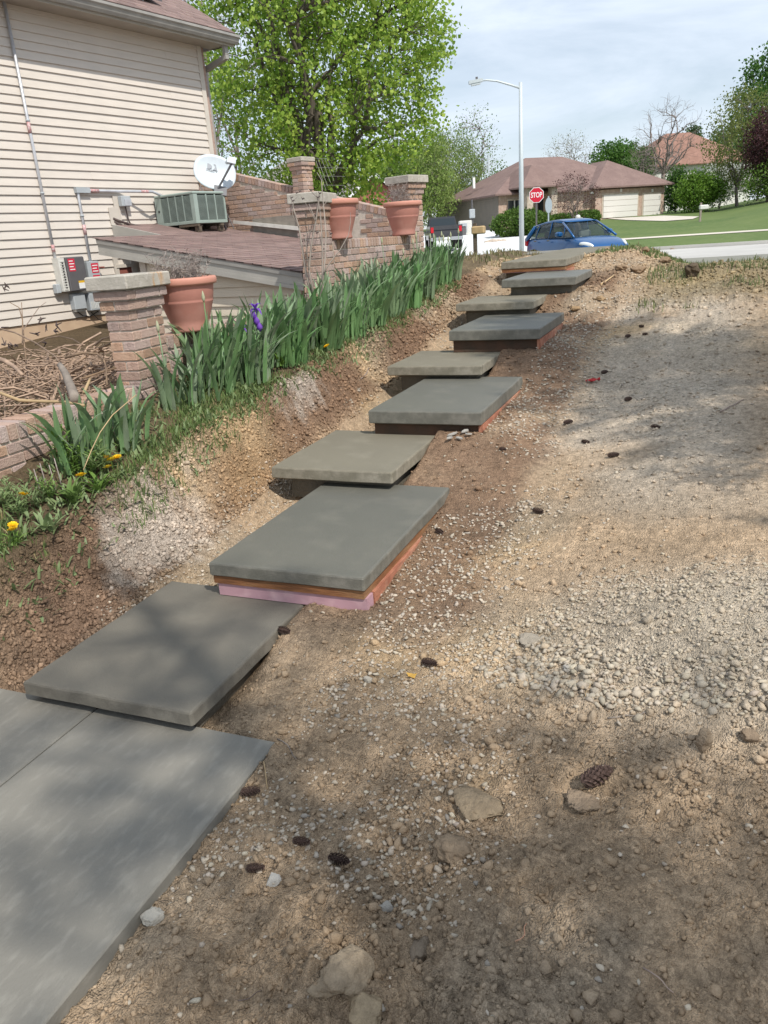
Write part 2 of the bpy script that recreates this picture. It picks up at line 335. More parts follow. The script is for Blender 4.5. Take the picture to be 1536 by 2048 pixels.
def H(x, y):
    x = np.asarray(x, float); y = np.asarray(y, float)
    z = base_z(x, y)
    a = amp(x, y)
    onwalk = (x > -3.2) & (x < -1.52) & (y < 2.3)
    n = .05 * fbm(x, y, 1.6, 3, 1) + .045 * fbm(x, y, 7, 3, 2)
    mk = sstep(-.12, .14, fbm(x, y, 1.8, 3, 17)); mk2 = sstep(-.1, .12, fbm(x, y, 3.1, 3, 19))
    n = n + .036 * worley(x, y, 11, 1) * mk * mk2 + .02 * worley(x, y, 24, 2) * (.3 + .7 * mk2) + .011 * worley(x, y, 48, 3)
    bank = sstep(-2.8, -2.95, x) * sstep(-3.3, -3.15, x) * sstep(12, 11, y)
    n = n + bank * (.09 * fbm(x, y, 6, 4, 27, .65) + .03 * worley(x, y, 9, 5) * mk2)
    # the slope above is smoother, the foreground and the crest are cloddy
    k = np.interp(y, [2.2, 3.2, 8.5, 10], [1.0, .6, .6, 1.5]); k = np.where(x < -2.8, 1.0, k); k = k * (1 + .8 * np.exp(-(((x + .75) / .5) ** 2 + ((y - 1.5) / .75) ** 2)))
    k = np.where((x < -3.2), .6, k)
    return z + np.where(onwalk, 0, n * a * k)
def hit(px, py, t0=1.0, t1=80):
    r = ray(px, py); r = r / np.linalg.norm(r); ts = np.concatenate([np.arange(t0, 16, .01), np.arange(16, t1, .1)])
    P = CPOS + ts[:, None] * r; d = P[:, 2] - H(P[:, 0], P[:, 1]); i = int(np.argmax(d < 0)); return P[i]
xs = np.concatenate([np.linspace(-16, -5, 16), np.linspace(-4.8, -3.7, 10), np.linspace(-3.66, 1.5, 520), np.linspace(1.6, 4, 30), np.linspace(4.5, 30, 30)])
ys = [.7]
while ys[-1] < 26.6: ys.append(ys[-1] + max(.0085, .0078 * ys[-1]))
ys = np.concatenate([np.linspace(-8, .6, 22), np.array(ys)])
GX, GY = np.meshgrid(xs, ys)
GZ = H(GX, GY)
nr, nc = GX.shape
idx = np.arange(nr * nc).reshape(nr, nc)
F = np.stack([idx[:-1, :-1], idx[:-1, 1:], idx[1:, 1:], idx[1:, :-1]], -1).reshape(-1, 4)
def mixc(a, b, t): return a * (1 - t[..., None]) + np.array(b) * t[..., None]
def ground_col(x, y):
    c = np.zeros(x.shape + (3,)) + np.array([.49, .36, .238]) * (1 - .24 * sstep(2.9, 2.2, y))[..., None]
    c = mixc(c, (.56, .41, .245), sstep(.02, .2, fbm(x, y, .8, 4, 21)) * .8)             # yellow clay
    c = mixc(c, (.36, .285, .205), sstep(.0, .22, fbm(x, y, 1.7, 4, 25)) * .7)            # grey brown
    moist = np.maximum(sstep(-2.75, -2.95, x) * sstep(2.0, 2.8, y), sstep(-2.0, -1.8, x) * (1 - sstep(-1.1, -.85, x + .25 * fbm(x, y, 1.5, 3, 33))) * sstep(2.6, 3.5, y) * .9) * sstep(-.2, .1, fbm(x, y, 1.4, 3, 31) + .08)
    moist = moist * sstep(12.5, 11, y)
    c = mixc(c, (.21, .125, .08), np.clip(moist, 0, 1) * .85)
    nearleft = sstep(-2.7, -2.9, x) * sstep(4.1, 2.5, y + .8 * fbm(x, y, 2.5, 3, 35)); c = mixc(c, (.21, .14, .097), nearleft * .8)
    c = mixc(c, (.56, .49, .4), sstep(-1.1, -.7, x) * sstep(.7, .1, x) * sstep(3.9, 5.2, y) * sstep(11, 9, y) * sstep(-.15, .1, fbm(x, y, 1.2, 3, 41)) * .65)   # pale fines
    c = mixc(c, (.5, .43, .335), np.exp(-(((x - .25) / .95) ** 2 + ((y - 3.1) / .62) ** 2) ** 2) * .9)                                                       # heap fines
    pd = np.maximum(np.exp(-(((x + 3.02) / .2) ** 2 + ((y - 3.65) / .55) ** 2)), np.exp(-(((x + 3.1) / .12) ** 2 + ((y - 5.7) / .4) ** 2)))
    c = mixc(c, (.58, .52, .45), sstep(.25, .9, pd + fbm(x, y, 7, 5, 44, .75) * 1.5) * sstep(.05, .3, pd) * .6)                                                              # cement dust on the bank
    c = mixc(c, (.42, .28, .155), np.exp(-(((x + 2.98) / .14) ** 2 + ((y - 4.6) / .5) ** 2)) * .8)
    bed = sstep(-3.12, -3.25, x); c = mixc(c, (.11, .085, .05), bed * .8)
    gr = sstep(8.9, 10.2, y + .6 * fbm(x, y, 1, 3, 52)) * sstep(-.9, -.3, x); c = mixc(c, (.16, .15, .075), gr * .5)
    far = sstep(17, 19, y); c = mixc(c, (.12, .15, .055), far)
    c = c * (1 + .45 * fbm(x, y, 3, 5, 61)[..., None] + .3 * fbm(x, y, 30, 2, 63)[..., None])
    return np.clip(c, .01, .9)
GC = ground_col(GX, GY)
def ground_material():
    m = bpy.data.materials.new('earth'); m.use_nodes = True; t = m.node_tree; p = t.nodes['Principled BSDF']; n = t.nodes.new; l = t.links.new
    p.inputs['Roughness'].default_value = .95; p.inputs['Specular IOR Level'].default_value = .15
    a = n('ShaderNodeAttribute'); a.attribute_name = 'col'; tc = n('ShaderNodeTexCoord')
    z = n('ShaderNodeTexNoise'); z.inputs['Scale'].default_value = 22; z.inputs['Detail'].default_value = 8; z.inputs['Roughness'].default_value = .7; l(tc.outputs['Object'], z.inputs['Vector'])
    q = n('ShaderNodeMapRange'); q.inputs['From Min'].default_value = .3; q.inputs['From Max'].default_value = .7; q.inputs['To Min'].default_value = .68; q.inputs['To Max'].default_value = 1.25; l(z.outputs['Fac'], q.inputs['Value'])
    v = n('ShaderNodeTexVoronoi'); v.inputs['Scale'].default_value = 75; v.inputs['Randomness'].default_value = 1; l(tc.outputs['Object'], v.inputs['Vector'])
    sp = n('ShaderNodeSeparateColor'); l(v.outputs['Color'], sp.inputs[0])
    q2 = n('ShaderNodeMapRange'); q2.inputs['To Min'].default_value = .8; q2.inputs['To Max'].default_value = 1.22; l(sp.outputs[0], q2.inputs['Value'])
    mu = n('ShaderNodeMath'); mu.operation = 'MULTIPLY'; l(q.outputs[0], mu.inputs[0]); l(q2.outputs[0], mu.inputs[1])
    x = n('ShaderNodeVectorMath'); x.operation = 'SCALE'; l(a.outputs['Color'], x.inputs[0]); l(mu.outputs[0], x.inputs['Scale']); l(x.outputs[0], p.inputs['Base Color'])
    v2 = n('ShaderNodeTexVoronoi'); v2.inputs['Scale'].default_value = 160; l(tc.outputs['Object'], v2.inputs['Vector'])
    ad = n('ShaderNodeMath'); ad.operation = 'ADD'; l(v.outputs['Distance'], ad.inputs[0]); l(v2.outputs['Distance'], ad.inputs[1])
    ad2 = n('ShaderNodeMath'); ad2.operation = 'SUBTRACT'; l(z.outputs['Fac'], ad2.inputs[0]); l(ad.outputs[0], ad2.inputs[1])
    b = n('ShaderNodeBump'); b.inputs['Strength'].default_value = .85; b.inputs['Distance'].default_value = .012; l(ad2.outputs[0], b.inputs['Height']); l(b.outputs[0], p.inputs['Normal'])
    return m
M['earth'] = ground_material()
g = link('ground', npmesh('ground', np.stack([GX, GY, GZ], -1).reshape(-1, 3), F, GC.reshape(-1, 3), True), M['earth'])
tag(g, 'bare tan dirt slope strewn with gravel and clods beside the steps', kind='structure')

# ---- loose stones, one mesh per sort of stuff
ICO_V = []
ph = (1 + 5 ** .5) / 2
for a in (-1, 1):
    for b in (-ph, ph): ICO_V += [(0, a, b), (a, b, 0), (b, 0, a)]
ICO_V = np.array(ICO_V) / math.hypot(1, ph)
from itertools import combinations
ed = 1.06; ICO_F = []
for i, j, k in combinations(range(12), 3):
    if max(np.linalg.norm(ICO_V[i] - ICO_V[j]), np.linalg.norm(ICO_V[j] - ICO_V[k]), np.linalg.norm(ICO_V[i] - ICO_V[k])) < ed:
        nn = np.cross(ICO_V[j] - ICO_V[i], ICO_V[k] - ICO_V[i]); ICO_F.append((i, j, k) if nn @ ICO_V[i] > 0 else (i, k, j))
ICO_F = np.array(ICO_F)
OCT_V = np.array([(1, 0, 0), (0, 1, 0), (-1, 0, 0), (0, -1, 0), (0, 0, 1), (0, 0, -1)], float)
OCT_F = np.array([(0, 1, 4), (1, 2, 4), (2, 3, 4), (3, 0, 4), (1, 0, 5), (2, 1, 5), (3, 2, 5), (0, 3, 5)])
def pebbles(X, Y, S, COLR, oct=False, sink=.3, flat=.62, jit=.4):
    bv, bf = (OCT_V, OCT_F) if oct else (ICO_V, ICO_F)
    n = len(X); k = len(bv)
    V = bv[None] * (1 + rng.uniform(-jit, jit, (n, k, 1))) + rng.uniform(-.12, .12, (n, k, 3))
    sc3 = np.stack([rng.uniform(.75, 1.35, n), rng.uniform(.6, 1.0, n), rng.uniform(.7, 1.1, n) * flat], -1) * S[:, None] * .5
    V = V * sc3[:, None, :]
    tl = rng.uniform(-.5, .5, n); c, s = np.cos(tl), np.sin(tl)
    V = np.stack([V[..., 0] * c[:, None] - V[..., 2] * s[:, None], V[..., 1], V[..., 0] * s[:, None] + V[..., 2] * c[:, None]], -1)
    a = rng.uniform(0, 6.28, n); c, s = np.cos(a), np.sin(a)
    V = np.stack([V[..., 0] * c[:, None] - V[..., 1] * s[:, None], V[..., 0] * s[:, None] + V[..., 1] * c[:, None], V[..., 2]], -1)
    V = V + np.stack([X, Y, H(X, Y) + S * .5 * flat * (1 - 2 * sink)], -1)[:, None, :]
    F = (bf[None] + (np.arange(n) * k)[:, None, None]).reshape(-1, 3)
    C = np.repeat(COLR[:, None, :], k, 1).reshape(-1, 3)
    return V.reshape(-1, 3), F, C
STEPS = [(-2.772, 2.205, .115, 1.13), (-2.397, 3.204, .319, 1.5), (-2.755, 4.561, .447, 1.1), (-2.386, 5.513, .648, 1.5), (-2.736, 6.865, .773, 1.0), (-2.351, 7.651, 1.0, 1.5), (-2.687, 9.059, 1.142, 1.05), (-2.338, 9.933, 1.341, 1.6), (-2.70, 11.46, 1.50, 5.9)]
SW, ST = .92, .09
THK = [.075, .08, .085, .105, .09, .105, .09, .1, .1]
def clear_of_steps(x, y, m=.0):
    ok = np.ones(len(x), bool)
    for sx, sy, sz, sd in STEPS: ok &= ~((x > sx - m + .03) & (x < sx + SW + m - .03) & (y > sy + .06) & (y < sy + sd))
    ok &= ~((x > -3.2) & (x < -1.5 + m) & (y < 2.27))
    return ok
def scatter(n, x0, x1, y0, y1, dens):
    # uniform in image-space distance: more close to the camera
    u = rng.random(n); y = np.exp(np.log(y0) + u * (np.log(y1) - np.log(y0))); x = rng.uniform(x0, x1, n)
    keep = rng.random(n) < dens(x, y); x, y = x[keep], y[keep]; k = clear_of_steps(x, y); return x[k], y[k]
def gravel_d(x, y):
    nz_ = fbm(x, y, 1.3, 4, 71); n2 = fbm(x, y, 4, 3, 75)
    d = np.zeros_like(x)
    d = np.maximum(d, sstep(-1.5, -1.42, x) * sstep(-.55, -.95, x) * sstep(2.1, 2.6, y) * sstep(-.12, .12, nz_ + .1) * .9)                              # right of the steps
    d = np.maximum(d, sstep(-3.05, -2.9, x) * sstep(-2.2, -2.4, x) * sstep(2.6, 3.2, y) * sstep(-.06, .12, nz_ + .02) * .8)                                # left trench
    d = np.maximum(d, sstep(-1.3, -1.0, x) * sstep(.5, -.1, x) * sstep(4.6, 6.0, y) * sstep(11.2, 10, y) * sstep(-.04, .16, nz_ + .03) * .55)               # upper slope band
    d = np.maximum(d, sstep(-1.6, -1.35, x) * sstep(-.3, -.7, x) * sstep(1.2, 1.7, y) * sstep(2.9, 2.4, y) * sstep(-.1, .12, nz_ + .05) * .65)              # beside the walkway
    d = np.maximum(d, .07 * sstep(0, .2, n2)); d = np.maximum(d, .018)
    return d * sstep(-3.12, -3.0, x)
NG = 60000
x, y = scatter(NG, -3.1, 1.4, 1.0, 13, gravel_d)
S = (.009 + .017 * rng.random(len(x)) ** 2.0) * np.interp(y, [1, 3, 7, 12], [1.0, 1.05, 1.35, 1.7])
tone = rng.uniform(.72, 1.12, len(x))[:, None]; gcol = (np.array([.52, .455, .365]) * .82 + ground_col(x, y) * .18) * tone + rng.normal(0, .004, (len(x), 3))
gcol = np.where(rng.random(len(x))[:, None] < .1, np.array([.38, .335, .28]) * tone, gcol)
gv = [pebbles(x, y, S, np.clip(gcol, .05, .8))]
# heap of crushed stone
n = 15000; hx = rng.uniform(-1.0, 1.6, n); hy = rng.uniform(2.3, 4.0, n)
er = np.sqrt(((hx - .35) / 1.1) ** 2 + ((hy - 3.2 - .12 * (hx - .3)) / .56) ** 2) + .55 * fbm(hx, hy, 2.6, 4, 101, .6)
lowedge = np.clip((3.05 - hy) / .5 + .35 * (hx < -.2), 0, 1)
pk = sstep(1.12, .9, er) * (.28 + .72 * sstep(.35, .85, er) * (.25 + .75 * lowedge) + .3 * sstep(.05, .2, fbm(hx, hy, 3.5, 3, 107))); k = rng.random(n) < pk; hx, hy, er, lowedge = hx[k], hy[k], er[k], lowedge[k]
S = .009 + .02 * rng.random(len(hx)) ** 2.2 + .03 * rng.random(len(hx)) ** 3 * sstep(.4, .8, er) * lowedge; tone = rng.uniform(.78, 1.12, len(hx))[:, None]
gv.append(pebbles(hx, hy, S, np.clip(np.array([.47, .405, .315]) * tone + rng.normal(0, .004, (len(hx), 3)), .05, .8), sink=.25))
def merge(parts):
    V, F, C, o = [], [], [], 0
    for v, f, c in parts: V.append(v); F.append(f + o); C.append(c); o += len(v)
    return np.concatenate(V), np.concatenate(F), np.concatenate(C)
M['stone'] = mat('stone', (.5, .45, .38), attr=True, rough=.92, bump=.25, bscale=120)
o = link('gravel', npmesh('gravel', *merge(gv)), M['stone']); tag(o, 'pale crushed limestone gravel scattered over the dirt', 'gravel', kind='stuff')
# crumbs of dry earth
def crumb_d(x, y): return (.3 + .7 * sstep(-.1, .15, fbm(x, y, 2.2, 3, 81))) * np.interp(y, [1, 2.5, 3.5, 9, 10, 13], [1, .9, .2, .2, .8, .8]) * sstep(-3.4, -3.2, x)
x, y = scatter(105000, -3.2, 1.5, .95, 14, crumb_d)
S = (.006 + .02 * rng.random(len(x)) ** 3) * np.interp(y, [1, 3, 8, 13], [1, 1.1, 1.8, 2.8])
cc = ground_col(x, y) * rng.uniform(.8, 1.1, len(x))[:, None]
cv = [pebbles(x, y, S, np.clip(cc, .02, .8), oct=True, sink=.3, flat=.8, jit=.35)]
x, y = scatter(11000, -3.1, 1.5, .95, 14, lambda x, y: crumb_d(x, y) * .6)
S = (.018 + .035 * rng.random(len(x)) ** 3.5) * np.interp(y, [1, 3, 8, 13], [1, 1., 1.3, 2.2])
cc = ground_col(x, y) * rng.uniform(.82, 1.08, len(x))[:, None]
cv.append(pebbles(x, y, S, np.clip(cc, .02, .8), sink=.35, flat=.8))
x = rng.uniform(-3.22, -2.82, 16000); y = np.exp(rng.uniform(math.log(2.3), math.log(11), 16000)); k = clear_of_steps(x, y); x, y = x[k], y[k]
S = (.007 + .03 * rng.random(len(x)) ** 3.5) * np.interp(y, [2, 5, 10], [1, 1.2, 1.7]); cv.append(pebbles(x, y, S, np.clip(ground_col(x, y) * rng.uniform(.7, 1.3, len(x))[:, None], .02, .8), oct=True, sink=.3, flat=.9, jit=.35))
M['crumb'] = mat('crumb', (.3, .2, .1), attr=True, rough=1, bump=.6, bscale=90, spec=.1)
o = link('dirt_crumbs', npmesh('dirt_crumbs', *merge(cv)), M['crumb']); tag(o, 'loose crumbs and small clods of dry brown earth', 'dirt', kind='stuff')

# ------------------------------------------------------------------ walkway and steps
wk = tag(bpy.data.objects.new('walkway', None), 'old grey concrete walkway of joined panels at the foot of the steps', kind='structure'); COL.objects.link(wk)
for (xa, xb, ya, yb) in [(-2.416, -1.5, -3.2, 2.27), (-3.33, -2.424, -3.2, 2.27)]:
    MB().bevbox(xa, xb, ya, yb, -.115, 0, .006).build('panel', M['conc_old'], wk)
def slab_mat(name, c1, c2, c3, pale, rough):
    # trowelled concrete; pale, patchy laitance on the formed vertical faces
    m = mat(name, c1, c2, .9, rough=rough, bump=.18, bscale=140, c3=c3, s3=4, detail=9, spec=.35); t = m.node_tree; n = t.nodes.new; l = t.links.new; p = t.nodes['Principled BSDF']
    base = p.inputs['Base Color'].links[0].from_socket; tc = n('ShaderNodeTexCoord'); sp_ = n('ShaderNodeSeparateXYZ'); l(tc.outputs['Normal'], sp_.inputs[0])
    ab = n('ShaderNodeMath'); ab.operation = 'ABSOLUTE'; l(sp_.outputs['Z'], ab.inputs[0]); q = n('ShaderNodeMapRange'); q.inputs['From Min'].default_value = .85; q.inputs['From Max'].default_value = .3; l(ab.outputs[0], q.inputs['Value'])
    z = n('ShaderNodeTexNoise'); z.inputs['Scale'].default_value = 7; z.inputs['Detail'].default_value = 8; z.inputs['Roughness'].default_value = .65; l(tc.outputs['Object'], z.inputs['Vector']); q2 = n('ShaderNodeMapRange'); q2.inputs['From Min'].default_value = .45; q2.inputs['From Max'].default_value = .68; q2.inputs['To Max'].default_value = .75; l(z.outputs['Fac'], q2.inputs['Value'])
    mu = n('ShaderNodeMath'); mu.operation = 'MULTIPLY'; l(q.outputs[0], mu.inputs[0]); l(q2.outputs[0], mu.inputs[1])
    x_ = n('ShaderNodeMix'); x_.data_type = 'RGBA'; x_.inputs['B'].default_value = (*pale, 1); l(mu.outputs[0], x_.inputs['Factor']); l(base, x_.inputs['A'])
    z3 = n('ShaderNodeTexNoise'); z3.inputs['Scale'].default_value = 260; l(tc.outputs['Object'], z3.inputs['Vector']); q3 = n('ShaderNodeMapRange'); q3.inputs['From Min'].default_value = .3; q3.inputs['From Max'].default_value = .7; q3.inputs['To Min'].default_value = .86; q3.inputs['To Max'].default_value = 1.12; l(z3.outputs['Fac'], q3.inputs['Value'])
    v = n('ShaderNodeVectorMath'); v.operation = 'SCALE'; l(x_.outputs['Result'], v.inputs[0]); l(q3.outputs[0], v.inputs['Scale']); l(v.outputs[0], p.inputs['Base Color']); return m
M['fresh'] = slab_mat('fresh', (.145, .14, .116), (.118, .117, .1), (.168, .16, .132), (.25, .235, .2), .5)
M['cured'] = slab_mat('cured', (.205, .185, .138), (.172, .155, .118), (.235, .213, .162), (.36, .325, .26), .8)
M['blockc'] = mat('blockc', (.17, .15, .115), (.11, .098, .075), 5, rough=.95, bump=.4, bscale=60)
M['conc_step1'] = slab_mat('conc_step1', (.165, .15, .122), (.14, .128, .106), (.185, .17, .138), (.25, .23, .19), .7)
LAB = ['lowest concrete step slab, grey, resting just above the old walkway',
 'second step slab from the bottom, dark fresh concrete on orange board and pink foam',
 'third step slab from the bottom, tan concrete with chipped corner on a recessed block',
 'fourth step slab from the bottom, fresh grey concrete over a reddish form board',
 'fifth step slab from the bottom, tan concrete on a recessed block',
 'sixth step slab from the bottom, fresh grey concrete on dark form with red side board',
 'seventh step slab from the bottom, pale tan concrete on a recessed block',
 'eighth step slab from the bottom, small grey concrete slab below the long top slab',
 'long top concrete slab with pink foam under its front edge, leading to the street']
def slab_mesh(w, d, t, seed, nx=10, ny=14):
    # rounded-edge slab with slightly wavy, worn arrises
    r = random.Random(seed); b = .012; prof = [(b * .8, -t), (0, -t + .008), (0, -b), (b * .3, -b * .35), (b, 0)]
    mb = MB(); nseg = []
    pts = []
    q = lambda i, n: 0 if i == 0 else (.012 + .976 * (i - 1) / (n - 2))
    for i in range(nx): pts.append((w * q(i, nx), 0, 0, -1))
    for i in range(ny): pts.append((w, d * q(i, ny), 1, 0))
    for i in range(nx): pts.append((w - w * q(i, nx), d, 0, 1))
    for i in range(ny): pts.append((0, d - d * q(i, ny), -1, 0))
    m = len(pts); V = []
    wob = [r.uniform(-.003, .003) for _ in pts]; chip = [max(0, r.gauss(-.004, .004)) for _ in pts]
    for ins, z in prof:
        for i, (x, y, a, c) in enumerate(pts):
            if i in (0, nx, nx + ny, 2 * nx + ny): ca = 1.0
            else: ca = 0
            e = ins + wob[i] * .6 + (chip[i] if z > -.02 else 0)
            sx = -1 if x > w / 2 else 1; sy = -1 if y > d / 2 else 1
            if ca: V.append((x + sx * (e + .002), y + sy * (e + .002), z))
            else: V.append((x - a * e, y - c * e, z + (wob[(i * 3) % m] * .3)))
    f = []
    for k in range(len(prof) - 1):
        for i in range(m): f.append((k * m + i, k * m + (i + 1) % m, (k + 1) * m + (i + 1) % m, (k + 1) * m + i))
    f.append(tuple(range(m - 1, -1, -1))); f.append(tuple(range((len(prof) - 1) * m, len(prof) * m)))
    return mb.add(V, f)
for i, (sx, sy, sz, sd) in enumerate(STEPS):
    t = thing('concrete_step', LAB[i], 'step', (sx, sy, sz), group='concrete steps up the slope')
    fresh = i in (1, 3, 5, 7)
    ST = THK[i]; slab_mesh(SW, sd, ST, i + 3).build('slab', M['fresh'] if fresh else M['cured'] if i else M['conc_step1'], t)
    zb = -ST - .001; low = (STEPS[i - 1][2] - sz) if i else -.115
    if i == 1 or i == 8:
        MB().box(.012, SW - .012, .012, sd - .05, zb - .045, zb).build('form_board', M['form_orange'], t)
        MB().box(.03, SW + .0 if i == 1 else SW - .02, .022, .1, low + .004, zb - .046).build('foam_strip', M['foam'], t)
        MB().box(SW - .02, SW + .006, .11, sd - .06, low - .06, zb - .046).build('side_form', M['form_red'], t)
        MB().box(.05, SW - .05, .12, sd - .1, low - .1, zb - .047).build('riser_block', M['blockc'], t)
    elif i in (3, 5):
        MB().box(.03, SW - .03, .05, .09, low + .002, zb).build('form_board', M['form_dark'], t)
        MB().box(SW - .03, SW + .004, .03, sd - .1, low - .1, zb).build('side_form', M['form_red'], t)
        MB().box(.02, .06, .1, sd - .1, low - .1, zb).build('side_form', M['form_dark'], t)
        MB().box(.07, SW - .04, .1, sd - .12, low - .1, zb - .001).build('riser_block', M['blockc'], t)
    elif i:
        MB().box(.1, SW - .06, .1, sd - .1, low - .12, zb).build('riser_block', M['blockc'], t)
    else:
        MB().box(.06, SW - .06, .09, sd - .1, low - .05, zb).build('riser_block', M['blockc'], t)
# public pavement at the top of the slope
pv = MB().bevbox(-9.5, -2.72, 16.2, 17.6, 1.36, 1.475, .01).build('sidewalk', M['conc_old']); tag(pv, 'grey concrete pavement crossing at the top of the steps', kind='structure')
# ------------------------------------------------------------------ the house on the left
HA = math.atan2(-.188, .982)                     # house walls turn 10.8 degrees from the steps
HD = np.array([-math.sin(HA), math.cos(HA), 0]); HN = np.array([math.cos(HA), math.sin(HA), 0])
HP = atd(0, 185, 10.2); HO = np.array([HP[0], HP[1], 0])
def hl(p): d = np.asarray(p) - HO; return np.array([d @ HN, d @ HD, p[2]])        # world -> house frame (out, along, z)
def hpx(x, y, out=0): return hl(onplane(x, y, HO + HN * out, HN))
def apx(x, y, al): return hl(onplane(x, y, HO + HD * al, HD))
house = thing('house', 'two-storey house with cream lap siding, grey gutter and brown shingle roof', 'house', HO, HA)
wall = MB().box(-7, -.012, -6, 3.86, 1.12, 5.25).build('wall', M['siding'], house)
EXP = .114; nb = 36; z0 = 1.125
def plank_mesh(ya, yb, e): return MB().hexa([(-.01, ya, 0), (.026 + e, ya, 0), (.026 + e, yb, 0), (-.01, yb, 0), (-.01, ya, EXP + .012), (.003 + e, ya, EXP + .012), (.003 + e, yb, EXP + .012), (-.01, yb, EXP + .012)]).mesh('siding_plank')
JO = [(plank_mesh(-6, j_, 0), plank_mesh(j_ - .03, 3.8, .0022)) for j_ in (-.4, 1.25, 2.6, .45, 3.1)]
for k in range(nb):
    for me in JO[(k * 3) % 5]: o = link('siding_plank', me, M['siding'], wall); o.location = (0, 0, z0 + k * EXP)
MB().box(-7, .002, -6, 3.88, .2, 1.115).build('foundation', M['foundation'], house)
MB().box(-.02, .03, 3.79, 3.885, 1.12, 5.25).build('corner_trim', M['trim'], house)
MB().box(-6, -.03, 3.87, 4.0, .3, 5.2).build('front_wall', M['brick'], house)
# eave: soffit, fascia, gutter, roof
EZ = hpx(473, 92, .56)[2] + .04; OV = .46; RE = 4.24
MB().box(-.02, OV - .02, -6, RE, EZ + .0, EZ + .02).build('soffit', M['soffit'], house)
MB().box(OV - .022, OV, -6, RE, EZ - .03, EZ + .14).build('fascia', M['fascia'], house)
prof = [(OV + .002, EZ + .12), (OV + .002, EZ), (OV + .06, EZ - .005), (OV + .085, EZ + .03), (OV + .1, EZ + .07), (OV + .125, EZ + .09), (OV + .125, EZ + .125), (OV + .112, EZ + .125), (OV + .112, EZ + .1), (OV + .07, EZ + .03), (OV + .05, EZ + .012), (OV + .014, EZ + .012), (OV + .014, EZ + .12)]
MB().prism(prof, 1, -6, RE + .03).build('gutter', M['gutter'], house)
MB().box(OV - .1, OV - .04, RE - .2, RE - .12, EZ - .16, EZ - .01).hexa([(-.08, RE - .2, EZ - .34), (-.08, RE - .12, EZ - .34), (OV - .04, RE - .12, EZ - .22), (OV - .04, RE - .2, EZ - .22), (-.08, RE - .2, EZ - .26), (-.08, RE - .12, EZ - .26), (OV - .04, RE - .12, EZ - .15), (OV - .04, RE - .2, EZ - .15)]).box(-.18, -.1, RE - .2, RE - .12, EZ - 4, EZ - .27).build('downspout', M['gutter'], house)
sl = .62; rz = EZ + .13
roof = MB().hexa([(OV + .04, -6, rz), (OV + .04, RE + .02, rz), (-6, RE + .02, rz + sl * (6 + OV)), (-6, -6, rz + sl * (6 + OV)), (OV + .04, -6, rz + .03), (OV + .04, RE + .02, rz + .03), (-6, RE + .02, rz + .03 + sl * (6 + OV)), (-6, -6, rz + .03 + sl * (6 + OV))]).build('roof', M['shingle'], house)
MB().prism([(OV - .02, EZ), (OV - .02, EZ + .14), (-6, rz + sl * (6 + OV) - .01), (-6, EZ)], 1, RE - .06, RE - .02).build('rake_board', M['soffit'], house)
# stepped shingle courses on the visible roof strip
def courses(x0, za, slope, y0, y1, n, step, parent, name='shingle_courses', seed=1):
    mb = MB(); r = random.Random(seed); nrm = math.sqrt(1 + slope * slope)
    for k in range(n):
        yy = y0
        while yy < y1:
            wd = r.uniform(.14, .33); y2 = min(yy + wd, y1)
            xa = x0 + k * step * (-1 if slope > 0 else 1); xb = xa + (step * 1.25) * (-1 if slope > 0 else 1)
            th = r.uniform(.008, .015); zz = lambda x: za + slope * (x0 - x)
            # lower edge proud, upper edge flush
            mb.hexa([(xa, yy, zz(xa) + .001), (xb, yy, zz(xb) + .001), (xb, y2, zz(xb) + .001), (xa, y2, zz(xa) + .001), (xa, yy, zz(xa) + th), (xb, yy, zz(xb) + .004), (xb, y2, zz(xb) + .004), (xa, y2, zz(xa) + th)])
            yy = y2 + .004
    o = mb.build(name, M['shingle'], parent); o['kind'] = 'stuff'; return o
courses(OV + .05, rz + .03, sl, 1.2, RE + .02, 14, .14, roof, seed=3)
sp = thing('solar_panel', 'dark solar panel on the roof of the siding house', 'solar panel', HO, HA)
def roofz(x): return rz + .03 + sl * (OV + .04 - x)
q = [hpx(270, -4, .0), hpx(330, 6, -.0)]
def rslab(mb, xa, xb, ya, yb, h0, h1): return mb.hexa([(xa, ya, roofz(xa) + h0), (xa, yb, roofz(xa) + h0), (xb, yb, roofz(xb) + h0), (xb, ya, roofz(xb) + h0), (xa, ya, roofz(xa) + h1), (xa, yb, roofz(xa) + h1), (xb, yb, roofz(xb) + h1), (xb, ya, roofz(xb) + h1)])
rslab(MB(), .1, -1.4, .9, 3.0, .1, .14).build('panel', M['solar'], sp)
fr = MB(); rslab(fr, .14, .1, .86, 3.04, .09, .15); rslab(fr, -1.4, -1.44, .86, 3.04, .09, .15); rslab(fr, .1, -1.4, .86, .9, .09, .15); rslab(fr, .1, -1.4, 3.0, 3.04, .09, .15); rslab(fr, .05, -1.5, 2.3, 2.34, .04, .09)
fr.build('frame', M['dark_grey'], sp)
for yy in (1.2, 2.7): MB().box(.0, .06, yy, yy + .04, roofz(.03) - .01, roofz(.03) + .1).build('bracket', M['steel'], sp)
# basement window beside the entry
wz = hpx(250, 548)[2]; wy0, wy1 = hpx(236, 548)[1], hpx(262, 548)[1]
wn = MB().box(.027, .033, wy0, wy1, wz - .12, wz + .1).build('window', M['red_brick'], house)
MB().box(.027, .06, wy0 - .05, wy1 + .05, wz + .1, wz + .15).box(.027, .05, wy0 - .08, wy0, wz - .2, wz + .55).box(.027, .05, wy1, wy1 + .1, wz - .2, wz + .75).build('frame', M['trim'], wn)

